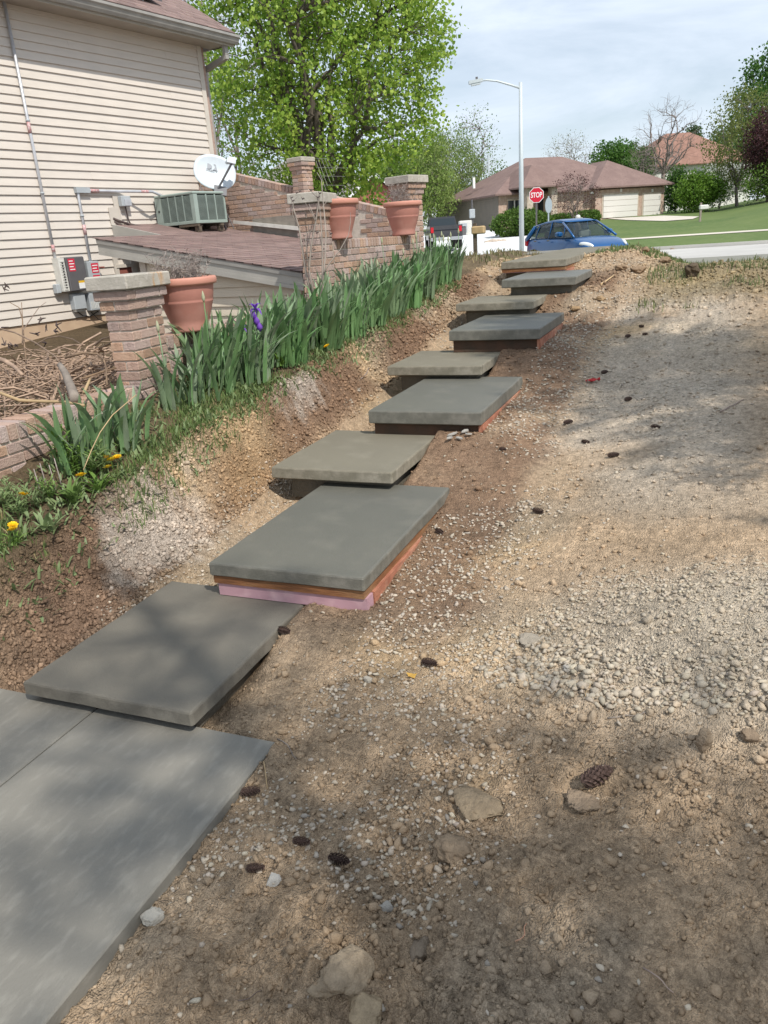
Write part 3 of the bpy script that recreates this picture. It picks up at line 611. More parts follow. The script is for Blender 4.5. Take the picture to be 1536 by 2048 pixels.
# ---- electrical gear on the siding
def conduit(name, label, pts, couplings, tapes, r=.021):
    t = thing(name, label, 'conduit', HO, HA)
    MB().tube(pts, r, 10).build('pipe', M['conduit'], t, True)
    for a, b in couplings: MB().tube([a, b], r * 1.35, 10).build('coupling', M['grey_box'], t, True)
    for a, b in tapes: MB().tube([a, b], r * 1.12, 10).build('warning_tape', M['tape'], t, True)
    return t
y1 = .30; ib = hpx(118, 578)[2]
zt = lambda py, px=60: hpx(px, py)[2]
conduit('conduit_pipe', 'long vertical metal conduit on siding from the eave down to the dark inverter', [(.05, y1, 5.3), (.05, y1, ib + .02)], [((.05, y1, zt(385, 82)), (.05, y1, zt(389, 82))), ((.05, y1, zt(240, 50)), (.05, y1, zt(244, 50)))], [((.05, y1, zt(245, 52)), (.05, y1, zt(268, 57))), ((.05, y1, zt(490, 101)), (.05, y1, zt(505, 103)))])
def label_lines(parent, x, y0, y1, z0, z1, n):
    mb = MB(); h = (z1 - z0) / (2 * n + 1)
    for k in range(n): mb.box(x, x + .0015, y0 + (y1 - y0) * .12, y1 - (y1 - y0) * (.12 + .15 * (k % 2)), z0 + h * (2 * k + 1), z0 + h * (2 * k + 1.7))
    mb.build('printed_lines', M['white'], parent)
def hbox(px0, px1, py0, py1, dep):
    A = hpx((px0 + px1) / 2, py0, dep); B = hpx((px0 + px1) / 2, py1, dep); c = hpx(px0, (py0 + py1) / 2, dep); d = hpx(px1, (py0 + py1) / 2, dep)
    return c[1], d[1], B[2], A[2]
ya, yb, za, zb = hbox(135, 172, 513, 582, .17)
inv = thing('inverter', 'dark grey solar inverter box with red and yellow labels on siding', 'inverter', HO, HA)
MB().bevbox(.03, .19, ya, yb, za, zb, .012).build('front_cover', M['dark_grey'], inv)
fin = MB().box(.02, .16, ya - .11, ya - .006, za + .01, zb - .005)
for k in range(12): fin.box(.03, .168, ya - .085, ya - .02, za + .03 + k * (zb - za - .06) / 12, za + .03 + (k + .55) * (zb - za - .06) / 12)
fin.build('heat_sink', M['offwhite'], inv)
for k in range(10): MB().box(.1685, .1705, ya - .065, ya - .04, za + .05 + k * (zb - za - .1) / 10, za + .068 + k * (zb - za - .1) / 10).build('vent_slot', M['black'], inv)
lb = MB().box(.191, .1925, ya + .03, ya + .14, zb - .2, zb - .025).build('warning_label', M['red_label'], inv); label_lines(lb, .193, ya + .03, ya + .14, zb - .2, zb - .025, 4)
lb = MB().box(.191, .1925, yb - .17, yb - .03, za + .03, za + .11).build('spec_label', M['white'], inv)
MB().box(.191, .193, yb - .17, yb - .03, za + .1105, za + .14).build('yellow_strip', M['yellow_label'], inv)
MB().bevbox(.03, .12, ya - .19, ya - .115, za - .01, za + .12, .008).build('junction_box', M['grey_box'], inv)
ya, yb, za, zb = hbox(176, 200, 522, 578, .12)
sb = thing('switch_box', 'light grey electrical switch box with two red labels behind the brick pillar', 'electrical box', HO, HA)
MB().bevbox(.025, .14, ya, yb, za - .05, zb, .008).build('cover', M['grey_box'], sb)
for zq in (zb - .17, zb - .34):
    lb = MB().box(.141, .1425, ya + .07, yb - .02, zq, zq + .14).build('warning_label', M['red_label'], sb); label_lines(lb, .143, ya + .07, yb - .02, zq, zq + .14, 3)
MB().tube([(.08, yb, zb - .1), (.08, yb + .05, zb - .1), (.16, yb + .07, zb - .1)], .014, 8).build('handle', M['red_brick'], sb)
ya, yb, za, zb = hbox(146, 170, 586, 619, .1)
m1 = thing('meter_box', 'small grey meter box below the dark inverter', 'electrical box', HO, HA)
MB().bevbox(.02, .13, ya, yb, za, zb, .01).build('cover', M['grey_box'], m1); MB().box(.02, .1, ya + .03, yb - .03, za - .03, za - .001).build('terminal', M['offwhite'], m1)
ya, yb, za, zb = hbox(177, 200, 586, 621, .1)
m2 = thing('meter_box', 'small grey ribbed box right of the meter box, below the switch box', 'electrical box', HO, HA)
MB().bevbox(.02, .13, ya, yb, za, zb, .01).build('cover', M['grey_box'], m2)
for k in range(6): MB().box(.131, .136, ya + .02 + k * (yb - ya - .04) / 6, ya + .03 + k * (yb - ya - .04) / 6, za + .03, zb - .12).build('rib', M['offwhite'], m2)
cab = [hpx(*p, .05) for p in [(152, 621), (165, 631), (180, 633), (197, 622)]]
tag(MB().tube([HO + HN * p[0] + HD * p[1] + np.array([0, 0, p[2]]) for p in cab], .007, 6).build('black_cable', M['rubber'], None, True), 'short black cable looping below the grey meter boxes', 'cable')
cab = [hpx(*p, .08) for p in [(182, 624), (196, 638), (215, 646), (232, 652)]]
tag(MB().tube([HO + HN * p[0] + HD * p[1] + np.array([0, 0, p[2]]) for p in cab], .006, 6).build('black_cable', M['rubber'], None, True), 'long black cable running from the boxes behind the brick pillar', 'cable')
ya, yb, za, zb = hbox(240, 259, 392, 413, .08)
d1 = thing('disconnect_box', 'small pale grey disconnect box high on siding left of the air conditioner', 'electrical box', HO, HA)
MB().box(.0275, .031, ya - .09, ya + .02, za - .38, zb + .02).build('mounting_board', M['trim'], d1); MB().bevbox(.032, .12, ya, yb, za, zb, .008).build('cover', M['grey_box'], d1)
MB().box(.121, .135, ya + .05, yb - .01, za + .01, zb - .05).build('flap', M['conduit'], d1)
MB().tube([(.07, (ya + yb) / 2, za), (.06, (ya + yb) / 2 + .03, za - .2), (.1, (ya + yb) / 2 + .1, za - .42)], .012, 6).build('whip', M['hose'], d1)

# ------------------------------------------------------------------ basement entry with its low shingled roof
ent = thing('basement_entry', 'low lean-to entry with cream siding and brown shingle roof beside the house', 'shed', HO, HA)
AL = .17; WA = .3
A0 = apx(193, 478, AL); A1 = apx(605, 545, AL)
x0, zr0, x1, zr1 = A0[0], A0[2], A1[0], A1[2]
SLP = (zr0 - zr1) / (x1 - x0); RZ = lambda x: zr0 - SLP * (x - x0)
ewall = MB().box(1.93, x1 - .12, WA + .012, 3.25, .5, .9).build('wall', M['shed_siding'], ent)
MB().prism([(1.93, .9), (x1 - .12, .9), (x1 - .12, RZ(x1 - .12) - .07), (1.93, RZ(1.93) - .07)], 1, WA + .012, 3.25).build('wall_core', M['shed_siding'], ent)
z = .92
while z < 2.0:
    xe = min(x1 - .13, x0 + (zr0 - .08 - (z + EXP)) / SLP)
    if xe > 2.1:
        MB().hexa([(1.95, WA - .026, z), (xe, WA - .026, z), (xe, WA + .011, z), (1.95, WA + .011, z), (1.95, WA - .002, z + EXP + .008), (xe, WA - .002, z + EXP + .008), (xe, WA + .011, z + EXP + .008), (1.95, WA + .011, z + EXP + .008)]).build('siding_plank', M['shed_siding'], ewall)
    z += EXP
MB().box(1.84, 1.95, WA - .034, WA + .08, .5, RZ(1.9) - .08).build('corner_trim', M['trim'], ent)
rb = MB()
def rk(y0, y1, h0, h1, xa=x0, xb=x1): return [(xa, y0, RZ(xa) + h0), (xb, y0, RZ(xb) + h0), (xb, y1, RZ(xb) + h0), (xa, y1, RZ(xa) + h0), (xa, y0, RZ(xa) + h1), (xb, y0, RZ(xb) + h1), (xb, y1, RZ(xb) + h1), (xa, y1, RZ(xa) + h1)]
MB().hexa(rk(AL, AL + .03, -.155, -.06)).build('rake_board', M['fascia'], ent)
MB().hexa(rk(AL - .014, AL + .03, -.058, -.006)).build('rake_trim', M['gutter'], ent)
MB().hexa(rk(AL - .008, AL + .03, -.2, -.157)).build('rake_board', M['fascia'], ent)
MB().hexa(rk(AL + .031, WA - .02, -.2, -.19)).build('soffit', M['soffit'], ent)
eroof = MB().hexa(rk(AL - .02, 3.3, -.004, .004)).build('roof', M['shingle'], ent)
courses(x1 - .005, RZ(x1) + .005, SLP, AL - .022, 3.3, 25, .14, eroof, seed=8)
# the strip of roof against the house wall
B0 = hpx(224, 450)
uz0 = B0[2]; UR = lambda x: uz0 - .2 * x
MB().hexa([(.03, B0[1], UR(0) - .02), (1.75, B0[1], UR(1.75) - .02), (1.75, 3.3, UR(1.75) - .02), (.03, 3.3, UR(0) - .02), (.03, B0[1], UR(0)), (1.75, B0[1], UR(1.75)), (1.75, 3.3, UR(1.75)), (.03, 3.3, UR(0))]).build('upper_roof', M['shingle'], ent)
MB().hexa([(.03, B0[1] - .03, UR(0) - .2), (1.5, B0[1] - .03, UR(1.5) - .2), (1.5, B0[1], UR(1.5) - .2), (.03, B0[1], UR(0) - .2), (.03, B0[1] - .03, UR(0) + .005), (1.5, B0[1] - .03, UR(1.5) + .005), (1.5, B0[1], UR(1.5) + .005), (.03, B0[1], UR(0) + .005)]).build('rake_board', M['fascia'], ent)

# ------------------------------------------------------------------ air conditioner on the lean-to roof
def roofpt(px, py):        # pixel -> lean-to roof surface
    p0 = HO + HN * x0 + np.array([0, 0, zr0 + .02]); n_ = HN * SLP + np.array([0, 0, 1.]); return hl(onplane(px, py, p0, n_))
c0 = roofpt(396, 463)                                   # near corner foot
cx, cy = c0[0], c0[1]; W1, W2, AH = .92, .66, .45
zb = c0[2] + .13
tilt = .05
ac = thing('air_conditioner', 'pale green louvred air conditioner box propped on the lean-to roof', 'air conditioner', HO + HN * cx + HD * cy + np.array([0, 0, zb]), HA - .05)
# local: x from -W1 (left) to 0, y from 0 (front) to W2
MB().bevbox(-W1 + .02, -.02, .02, W2 - .02, .02, AH - .02, .01).build('core', M['ac_dark'], ac)
MB().bevbox(-W1 - .01, .01, -.01, W2 + .01, AH - .03, AH + .01, .012).build('top_cover', M['ac_green'], ac)
MB().bevbox(-W1 - .006, .006, -.006, W2 + .006, -.01, .04, .006).build('base_pan', M['ac_green'], ac)
MB().box(-W1, -W1 + .15, -.004, .02, .04, AH - .03).build('access_panel', M['ac_green'], ac)
MB().lathe([(.014, 0), (.014, .004)], 12).mesh('knob')
k_ = MB(); k_.tube([(-W1 + .08, -.01, .22), (-W1 + .08, -.004, .22)], .017, 12); k_.build('service_hole', M['black'], ac)
MB().box(-.075, .004, -.004, .075, .04, AH - .03).build('corner_post', M['ac_green'], ac)
MB().box(-.03, .004, W2 - .03, W2 + .004, .04, AH - .03).build('corner_post', M['ac_green'], ac)
MB().box(-W1, -W1 + .03, W2 - .03, W2 + .004, .04, AH - .03).build('corner_post', M['ac_green'], ac)
xa, xb = -W1 + .15, -.075; nbay = 4
for i in range(nbay):
    u0 = xa + (xb - xa) * i / nbay; u1 = xa + (xb - xa) * (i + 1) / nbay
    g_ = MB()
    for k in range(22):
        zz_ = .05 + k * (AH - .09) / 22; g_.hexa([(u0, -.003, zz_), (u1, -.003, zz_), (u1, .012, zz_ + .006), (u0, .012, zz_ + .006), (u0, -.003, zz_ + .005), (u1, -.003, zz_ + .005), (u1, .012, zz_ + .011), (u0, .012, zz_ + .011)])
    g_.build('louvre_panel', M['ac_green'], ac)
    if i: MB().box(u0 - .008, u0 + .008, -.006, .01, .04, AH - .03).build('mullion', M['ac_green'], ac)
ya_, yb_ = .075, W2 - .03
for i in range(3):
    u0 = ya_ + (yb_ - ya_) * i / 3; u1 = ya_ + (yb_ - ya_) * (i + 1) / 3; g_ = MB()
    for k in range(22):
        zz_ = .05 + k * (AH - .09) / 22; g_.box(-.012, .003, u0, u1, zz_, zz_ + .006)
    g_.build('louvre_panel', M['ac_green'], ac)
    if i: MB().box(-.01, .006, u0 - .008, u0 + .008, .04, AH - .03).build('mullion', M['ac_green'], ac)
MB().tube([(-W1 - .01, .08, .06), (-W1 - .08, .08, .06)], .035, 10).build('pipe_collar', M['white'], ac)
a = hpx(150, 385); b = hpx(312, 386); y2 = a[1] + .01; zz = a[2] + .02; cb = hpx(178, 525)[2]
t = conduit('conduit_pipe', 'bent metal conduit running from the air conditioner along siding then down to the switch box', [(.05, y2, cb), (.05, y2, zz - .02), (.05, y2 + .015, zz), (.05, y2 + .05, zz + .005), (.06, b[1] * .5 + y2 * .5, zz + .0), (.3, b[1] - .35, zz - .02), (cx - W1 - .02, cy + .5, zb + AH - .06)], [((.05, y2, zt(430, 160)), (.05, y2, zt(434, 160)))], [((.05, y2, zt(450, 164)), (.05, y2, zt(470, 168))), ((.055, y2 + .22, zz + .004), (.055, y2 + .37, zz + .002)), ((.22, b[1] - .5, zz - .012), (.28, b[1] - .4, zz - .018))])
MB().box(.02, .085, y2 - .04, y2 + .2, zz - .03, zz + .045).build('junction_body', M['grey_box'], t)
spt = thing('support_frame', 'weathered wooden frame propping up the air conditioner on the roof', 'support', HO + HN * cx + HD * cy, HA - .05)
def rl(x): return RZ(cx + x) + .012
for (xx, yy, w_) in [(-.06, .03, .06), (-.06, .5, .06), (-.36, .03, .05), (-.36, .5, .05)]:
    MB().box(xx - w_ / 2, xx + w_ / 2, yy, yy + .09, rl(xx + .03), zb - .012).build('post', M['wood_old'], spt)
MB().box(-.42, .02, .0, .045, zb - .05, zb - .0125).build('rail', M['wood_old'], spt); MB().box(-.42, .02, .5, .56, zb - .05, zb - .0125).build('rail', M['wood_old'], spt)
MB().box(-W1 + .02, -W1 + .16, .04, .5, rl(-W1 + .16) + .0, max(zb - .012, rl(-W1 + .02) + .03)).build('block', M['wood_old'], spt)
# refrigerant lines
for k, (dz, lab) in enumerate([(.0, 'upper dark insulated hose from wall to the air conditioner'), (-.05, 'lower dark insulated hose sagging between wall and air conditioner')]):
    p0 = hpx(226 + 2 * k, 437 + 6 * k, .03); p1 = np.array([cx - W1 - .05, cy + .1, zb + .06 + dz * .4])
    P = [p0 + (p1 - p0) * t_ + np.array([.1 * math.sin(3 * t_), 0, -(.09 + .06 * k) * 4 * t_ * (1 - t_)]) for t_ in np.linspace(0, 1, 12)]
    tag(MB().tube([HO + HN * p[0] + HD * p[1] + np.array([0, 0, p[2]]) for p in P], .019 - .004 * k, 8).build('refrigerant_hose', M['hose'], None, True), lab, 'hose')
pb = hpx(224, 432)
tag(MB().box(.028, .036, pb[1] - .07, pb[1] + .1, pb[2] - .13, pb[2] + .12).build('wall_plate', M['trim']), 'cream mounting plate on siding where the hoses leave the wall', 'plate')
bpy.data.objects['wall_plate'].location = tuple(HO); bpy.data.objects['wall_plate'].rotation_euler = (0, 0, HA)

# ------------------------------------------------------------------ satellite dish
dp = apx(445, 400, cy + .75); dp = np.array([dp[0], dp[1], RZ(dp[0]) + .02]); dz = apx(430, 343, dp[1] - .1)
dc = HO + HN * dz[0] + HD * dz[1] + np.array([0, 0, dz[2]])
dish = thing('satellite_dish', 'pale grey satellite dish with logo and receiver arm behind the air conditioner', 'satellite dish', dc)
tocam = CPOS - dc; tocam /= np.linalg.norm(tocam)
nrm = tocam + np.array([.22, .1, .42]); nrm /= np.linalg.norm(nrm)
rx = np.cross([0, 0, 1], nrm); rx /= np.linalg.norm(rx); ry = np.cross(nrm, rx)
roll = R_(-14); ex = rx * math.cos(roll) + ry * math.sin(roll); ey = -rx * math.sin(roll) + ry * math.cos(roll)
def D(u, v, d=0): return ex * u + ey * v + nrm * d
mb = MB(); nr_, na = 7, 40; A_, B_ = .335, .27
def rim_r(th):  # superellipse, a little pointed at the bottom
    e_ = 2.25; r_ = (abs(math.cos(th) / A_) ** e_ + abs(math.sin(th) / B_) ** e_) ** (-1 / e_); return r_ * (1 + .05 * max(0, -math.sin(th)))
V = [D(0, 0, -.05)]
for i in range(1, nr_ + 1):
    for j in range(na): th = 2 * math.pi * j / na; r_ = rim_r(th) * i / nr_; V.append(D(r_ * math.cos(th), r_ * math.sin(th), -.05 + .05 * (i / nr_) ** 2))
for j in range(na): th = 2 * math.pi * j / na; r_ = rim_r(th) * 1.012; V.append(D(r_ * math.cos(th), r_ * math.sin(th), -.012))
V.append(D(0, 0, -.066))
f = [(0, 1 + j, 1 + (j + 1) % na) for j in range(na)]
for i in range(nr_): f += [(1 + i * na + j, 1 + (i + 1) * na + j, 1 + (i + 1) * na + (j + 1) % na, 1 + i * na + (j + 1) % na) for j in range(na)]
lastr = 1 + nr_ * na; f += [(lastr + j, len(V) - 1, lastr + (j + 1) % na) for j in range(na)]
refl = mb.add(V, f).build('reflector', M['dish'], dish, True)
arm0 = D(.06, -.27, .0); arm1 = D(.2, .02, .33)
MB().tube([arm0, arm1], .017, 8).build('arm', M['dish_grey'], dish)
lnb = MB(); T_ = Matrix(((ex[0], ey[0], nrm[0], arm1[0]), (ex[1], ey[1], nrm[1], arm1[1]), (ex[2], ey[2], nrm[2], arm1[2]), (0, 0, 0, 1)))
lnb.box(-.075, .06, .0, .075, -.03, .04, T_); lnb.box(-.05, .075, .07, .1, -.025, .035, T_); lnb.tube([T_ @ Vector((-.04, .05, -.03)), T_ @ Vector((-.06, .05, -.09))], .03, 10); lnb.tube([T_ @ Vector((.03, .06, -.03)), T_ @ Vector((.03, .06, -.08))], .03, 10)
lnb.build('receiver', M['dish'], dish)
foot = HO + HN * dp[0] + HD * dp[1] + np.array([0, 0, dp[2]]) - dc
MB().tube([D(0, -.03, -.07), D(0, -.2, -.13), foot], .022, 8).build('mast', M['dish_grey'], dish, True)
MB().box(-.1, .1, -.07, .07, -.02, .012, T_ @ Matrix.Translation((-.1, -.31, -.33))).build('bracket', M['dish_grey'], dish)
MB().tube([D(-.14, -.22, -.05), D(-.2, -.24, -.02), D(-.22, -.3, 0), D(-.18, -.36, .02), D(-.15, -.385, .04)], .006, 6).build('cable', M['dish_grey'], dish, True)
MB().tube([foot + np.array([.05, 0, .25]), foot + np.array([.14, .02, 0])], .006, 6).build('guy_rod', M['dish_grey'], dish)
def text(name, s_, size, parent, mtx, m_, ext=.002, bold=0):
    cu = bpy.data.curves.new(name, 'FONT'); cu.body = s_; cu.size = size; cu.align_x = 'CENTER'; cu.align_y = 'CENTER'; cu.extrude = ext; cu.offset = bold
    o = bpy.data.objects.new(name, cu); COL.objects.link(o); o.parent = parent; o.matrix_local = mtx; me = bpy.data.meshes.new_from_object(o); bpy.data.objects.remove(o); bpy.data.curves.remove(cu)
    me.materials.clear(); o = link(name, me, m_, parent); o.matrix_local = mtx; return o
def Tm(u, v, d): p = D(u, v, d); return Matrix(((ex[0], ey[0], nrm[0], p[0]), (ex[1], ey[1], nrm[1], p[1]), (ex[2], ey[2], nrm[2], p[2]), (0, 0, 0, 1)))
lg = Tm(-.045, .08, -.034)
text('lettering', 'DIRECTV', .046, refl, Tm(-.045, .02, -.04), M['dish_logo'], .0015, .001)
mb = MB()   # emblem: a half-round and a swept wedge
pts = [(-.075, .045), (-.075, -.045)] + [(-.075 + .075 * math.sin(t_), -.045 * math.cos(t_)) for t_ in np.linspace(0, math.pi, 10)][1:-1]
mb.add([lg @ Vector((u, v, 0)) for u, v in pts] + [lg @ Vector((u, v, .002)) for u, v in pts], [tuple(range(len(pts))), tuple(range(len(pts), 2 * len(pts)))] + [(i, (i + 1) % len(pts), len(pts) + (i + 1) % len(pts), len(pts) + i) for i in range(len(pts))])
pts = [(.012, -.045), (.085, -.045), (.07, .0), (.055, .05), (.02, .05), (.045, .03), (.05, .0), (.035, -.02)]
mb.add([lg @ Vector((u, v, 0)) for u, v in pts] + [lg @ Vector((u, v, .002)) for u, v in pts], [tuple(range(len(pts))), tuple(range(len(pts), 2 * len(pts)))] + [(i, (i + 1) % len(pts), len(pts) + (i + 1) % len(pts), len(pts) + i) for i in range(len(pts))])
mb.build('emblem', M['dish_logo'], refl)

# ------------------------------------------------------------------ brickwork
BL, BD, BH, MJ = .193, .092, .057, .0107
CRS = BH + MJ
def brick_mesh(l, d, h, name='brick'):
    return MB().bevbox(-l / 2, l / 2, -d / 2, d / 2, -h / 2, h / 2, .004).mesh(name)
BM = {}
def bm(l, d=BD, h=BH):
    k = (round(l, 4), round(d, 4), round(h, 4))
    if k not in BM: BM[k] = brick_mesh(*k); BM[k].materials.append(M['brick'])
    return BM[k]
rb_ = random.Random(5)
def brick(parent, x, y, z, l, rz=0, d=BD, h=BH, ry=0):
    o = bpy.data.objects.new('brick', bm(l, d, h)); COL.objects.link(o); o.parent = parent
    o.location = (x + rb_.uniform(-.0015, .0015), y + rb_.uniform(-.0015, .0015), z); o.rotation_euler = (0, ry, rz); return o
def pillar(label, K, rz, sx, sy, z0, z1, crs=CRS, capz=.1, capo=.07):
    # K = plan position of the corner between the two faces seen; z1 = underside of the cap
    c_, s_ = math.cos(rz), math.sin(rz); ox, oy = -sx / 2, sy / 2
    loc = (K[0] + ox * c_ - oy * s_, K[1] + ox * s_ + oy * c_, 0)
    t = thing('brick_pillar', label, 'pillar', loc, rz, 'brick pillars of the garden wall')
    n_ = int(round((z1 - z0) / crs)); cs_ = (z1 - z0) / n_; h_ = round(cs_ - MJ, 4)
    MB().box(-sx / 2 + .01, sx / 2 - .01, -sy / 2 + .01, sy / 2 - .01, z0, z1).build('mortar_core', M['mortar'], t)
    for k in range(n_):
        e_ = {n_ - 1: .042, n_ - 2: .021}.get(k, 0)
        X_, Y_ = sx + 2 * e_, sy + 2 * e_; zz_ = z0 + cs_ * (k + .5); d_ = round((X_ - MJ) / 2, 4)
        if e_: MB().box(-X_ / 2 + .008, X_ / 2 - .008, -Y_ / 2 + .008, Y_ / 2 - .008, zz_ - cs_ / 2 + .002, zz_ + cs_ / 2 - .002).build('mortar_core', M['mortar'], t)
        if k % 2 == 0:
            l_ = round((Y_ - MJ) / 2, 4)
            for ux in (-1, 1):
                for uy in (-1, 1): brick(t, ux * (X_ - d_) / 2, uy * (Y_ - l_) / 2, zz_, l_, math.pi / 2, d_, h_)
        else:
            m_ = min(BD, Y_ * .27); l_ = round(Y_ - 2 * m_ - 2 * MJ, 4)
            for uy in (-1, 1): brick(t, 0, uy * (Y_ - m_) / 2, zz_, round(X_, 4), 0, round(m_, 4), h_)
            for ux in (-1, 1): brick(t, ux * (X_ - d_) / 2, 0, zz_, l_, math.pi / 2, d_, h_)
    MB().bevbox(-sx / 2 - capo, sx / 2 + capo, -sy / 2 - capo, sy / 2 + capo, z1 + .004, z1 + capz, .008).build('cap', M['cap'], t)
    return t
PA = R_(4)
K1 = atd(262, 650, 5.4); zc1 = atd(262, 579, 5.35)[2]
p1 = pillar('near brick pillar with rust-stained concrete cap at the lower garden wall', K1, PA, .2, .41, .72, zc1)
def rust_cap():
    m = mat('rust_cap', (.47, .435, .375), (.37, .34, .29), 7, rough=.85, bump=.3, bscale=80, c3=(.52, .48, .43), s3=26); t = m.node_tree; n = t.nodes.new; l = t.links.new; p = t.nodes['Principled BSDF']
    base = p.inputs['Base Color'].links[0].from_socket; tc = n('ShaderNodeTexCoord'); sp_ = n('ShaderNodeSeparateXYZ'); l(tc.outputs['Object'], sp_.inputs[0])
    z = n('ShaderNodeTexNoise'); z.inputs['Scale'].default_value = 30; mp_ = n('ShaderNodeMapping'); mp_.inputs['Scale'].default_value = (1, 1, .18); l(tc.outputs['Object'], mp_.inputs[0]); l(mp_.outputs[0], z.inputs['Vector'])
    a = n('ShaderNodeMath'); a.operation = 'SUBTRACT'; a.inputs[1].default_value = .1; l(sp_.outputs['Y'], a.inputs[0]); b = n('ShaderNodeMath'); b.operation = 'ABSOLUTE'; l(a.outputs[0], b.inputs[0])
    q = n('ShaderNodeMapRange'); q.inputs['From Min'].default_value = .1; q.inputs['From Max'].default_value = .02; l(b.outputs[0], q.inputs['Value'])
    x_ = n('ShaderNodeMapRange'); x_.inputs['From Min'].default_value = .1; x_.inputs['From Max'].default_value = .16; l(sp_.outputs['X'], x_.inputs['Value'])
    q2 = n('ShaderNodeMapRange'); q2.inputs['From Min'].default_value = .38; q2.inputs['From Max'].default_value = .62; l(z.outputs['Fac'], q2.inputs['Value'])
    m1 = n('ShaderNodeMath'); m1.operation = 'MULTIPLY'; l(q.outputs[0], m1.inputs[0]); l(q2.outputs[0], m1.inputs[1]); m2 = n('ShaderNodeMath'); m2.operation = 'MULTIPLY'; l(m1.outputs[0], m2.inputs[0]); l(x_.outputs[0], m2.inputs[1])
    mx_ = n('ShaderNodeMix'); mx_.data_type = 'RGBA'; mx_.inputs['B'].default_value = (.5, .24, .06, 1); l(m2.outputs[0], mx_.inputs['Factor']); l(base, mx_.inputs['A']); l(mx_.outputs['Result'], p.inputs['Base Color']); return m
mcap = [o for o in p1.children if o.name.startswith('cap')][0]; mcap.data.materials[0] = rust_cap()
K2 = atd(634, 450, 7.95); zc2 = atd(634, 406, 7.9)[2]
pillar('middle brick pillar overgrown by a dry climbing rose', K2, R_(5), .21, .42, .95, zc2, capz=.105)
K3 = atd(818, 400, 10.4); zc3 = atd(818, 367, 10.4)[2]
pillar('far brick pillar standing behind the rightmost terracotta pot', K3, R_(-20), .29, .29, 1.1, zc3)
K4 = apx(605, 350, 3.3); K4w = HO + HN * K4[0] + HD * K4[1]; zc4 = apx(597, 324, 3.3)[2]
pillar('slender tall brick pillar on the sloping wall in front of the maple trunk', K4w, R_(-16), .23, .23, 1.6, zc4, crs=.057, capz=.07, capo=.045)
def rowlock(t, ya, yb, x, ztop, depth=.2):
    # bricks on edge across the top of the wall
    h_ = .096; w_ = .06; n_ = int((yb - ya) / (w_ + MJ)); w2 = (yb - ya) / n_ - MJ
    for k in range(n_): brick(t, x, ya + (k + .5) * (yb - ya) / n_, ztop - h_ / 2 + rb_.uniform(-.003, .003), round(depth, 3), 0, round(w2, 4), h_)
def garden_wall(label, xa, xb, ya, yb, ztop, ncrs, depth=.2):
    # straight wall running up the slope; local origin at its lower end
    ang = math.atan2(-(xb - xa), yb - ya); Ln = math.hypot(xb - xa, yb - ya)
    t = thing('garden_wall', label, 'wall', (xa, ya, 0), ang, 'brick garden wall sections')
    zl = ztop - .1
    MB().box(-depth / 2 + .012, depth / 2 - .012, 0, Ln, zl - ncrs * CRS - .3, ztop - .012).build('mortar_core', M['mortar'], t)
    rowlock(t, 0, Ln, 0, ztop, depth)
    for k in range(ncrs):
        zz_ = zl - MJ - CRS * (k + .5) + MJ / 2; u_ = 0; first = True
        while u_ < Ln - .04:
            l_ = (BL / 2 if (k % 2 and first) else BL); first = False; l_ = min(l_, Ln - u_)
            for sd_ in ((1, -1) if k < 3 else (1,)): brick(t, sd_ * (depth / 2 - BD / 2), u_ + l_ / 2, zz_, round(l_, 3), math.pi / 2)
            u_ += l_ + MJ
    return t
W1X = K1[0] - .1
garden_wall('low brick wall in front of the brush pile at the lower left', W1X + .02, W1X, 1.6, K1[1] - .01, 1.04, 7)
garden_wall('brick wall section carrying the large near terracotta pot', W1X - .02, K2[0] - .1, K1[1] + .42, K2[1] - .01, atd(383, 662, 6.1)[2] - .001, 6)
garden_wall('brick wall section between middle and far pillars carrying two pots', K2[0] - .12, K3[0] + .06, K2[1] + .43, K3[1] - .02, 1.95, 10)
# sloping wall behind
WAL = 3.4
tl = [apx(425, 338, WAL), apx(588, 375, WAL), apx(716, 404, WAL), apx(782, 421, WAL)]
sx_ = np.polyfit([p[0] for p in tl], [p[2] for p in tl], 1); WT = lambda x: sx_[0] * x + sx_[1]
sw = thing('sloping_wall', 'brick wall with sloping rowlock top behind the air conditioner', 'wall', HO, HA)
xl, xr = .05, apx(812, 440, WAL)[0]
MB().prism([(xl, 1.5), (xr, 1.5), (xr, WT(xr) - .03), (xl, WT(xl) - .03)], 1, WAL + .012, WAL + .19).build('mortar_core', M['mortar'], sw)
wl = math.sqrt(1 + sx_[0] ** 2); n_ = int((xr - xl) * wl / (.06 + MJ))
for k in range(n_):
    xx = xl + (k + .5) * (xr - xl) / n_; brick(sw, xx, WAL + .1, WT(xx) - .05, .06, 0, .21, .098, -math.atan(sx_[0]))
k = 0; zz_ = 1.9 + CRS / 2
while zz_ < WT(xl) - .1:
    u_ = xl - (BL / 2 if k % 2 else 0)
    while u_ < xr:
        l_ = BL; top = WT(u_ + l_) - .115
        if zz_ + BH / 2 > top:   # cut the last brick at the slope
            l_ = (WT(u_) - .115 - (zz_ + BH / 2)) / -sx_[0]
            if l_ > .05: brick(sw, u_ + l_ / 2, WAL + BD / 2, zz_, round(l_, 3))
            break
        vis = (u_ < 2.75 and zz_ > 2.2) or (u_ > 3.3 and zz_ > 1.95)
        if vis: brick(sw, u_ + l_ / 2, WAL + BD / 2, zz_, l_)
        u_ += l_ + MJ
    zz_ += CRS; k += 1
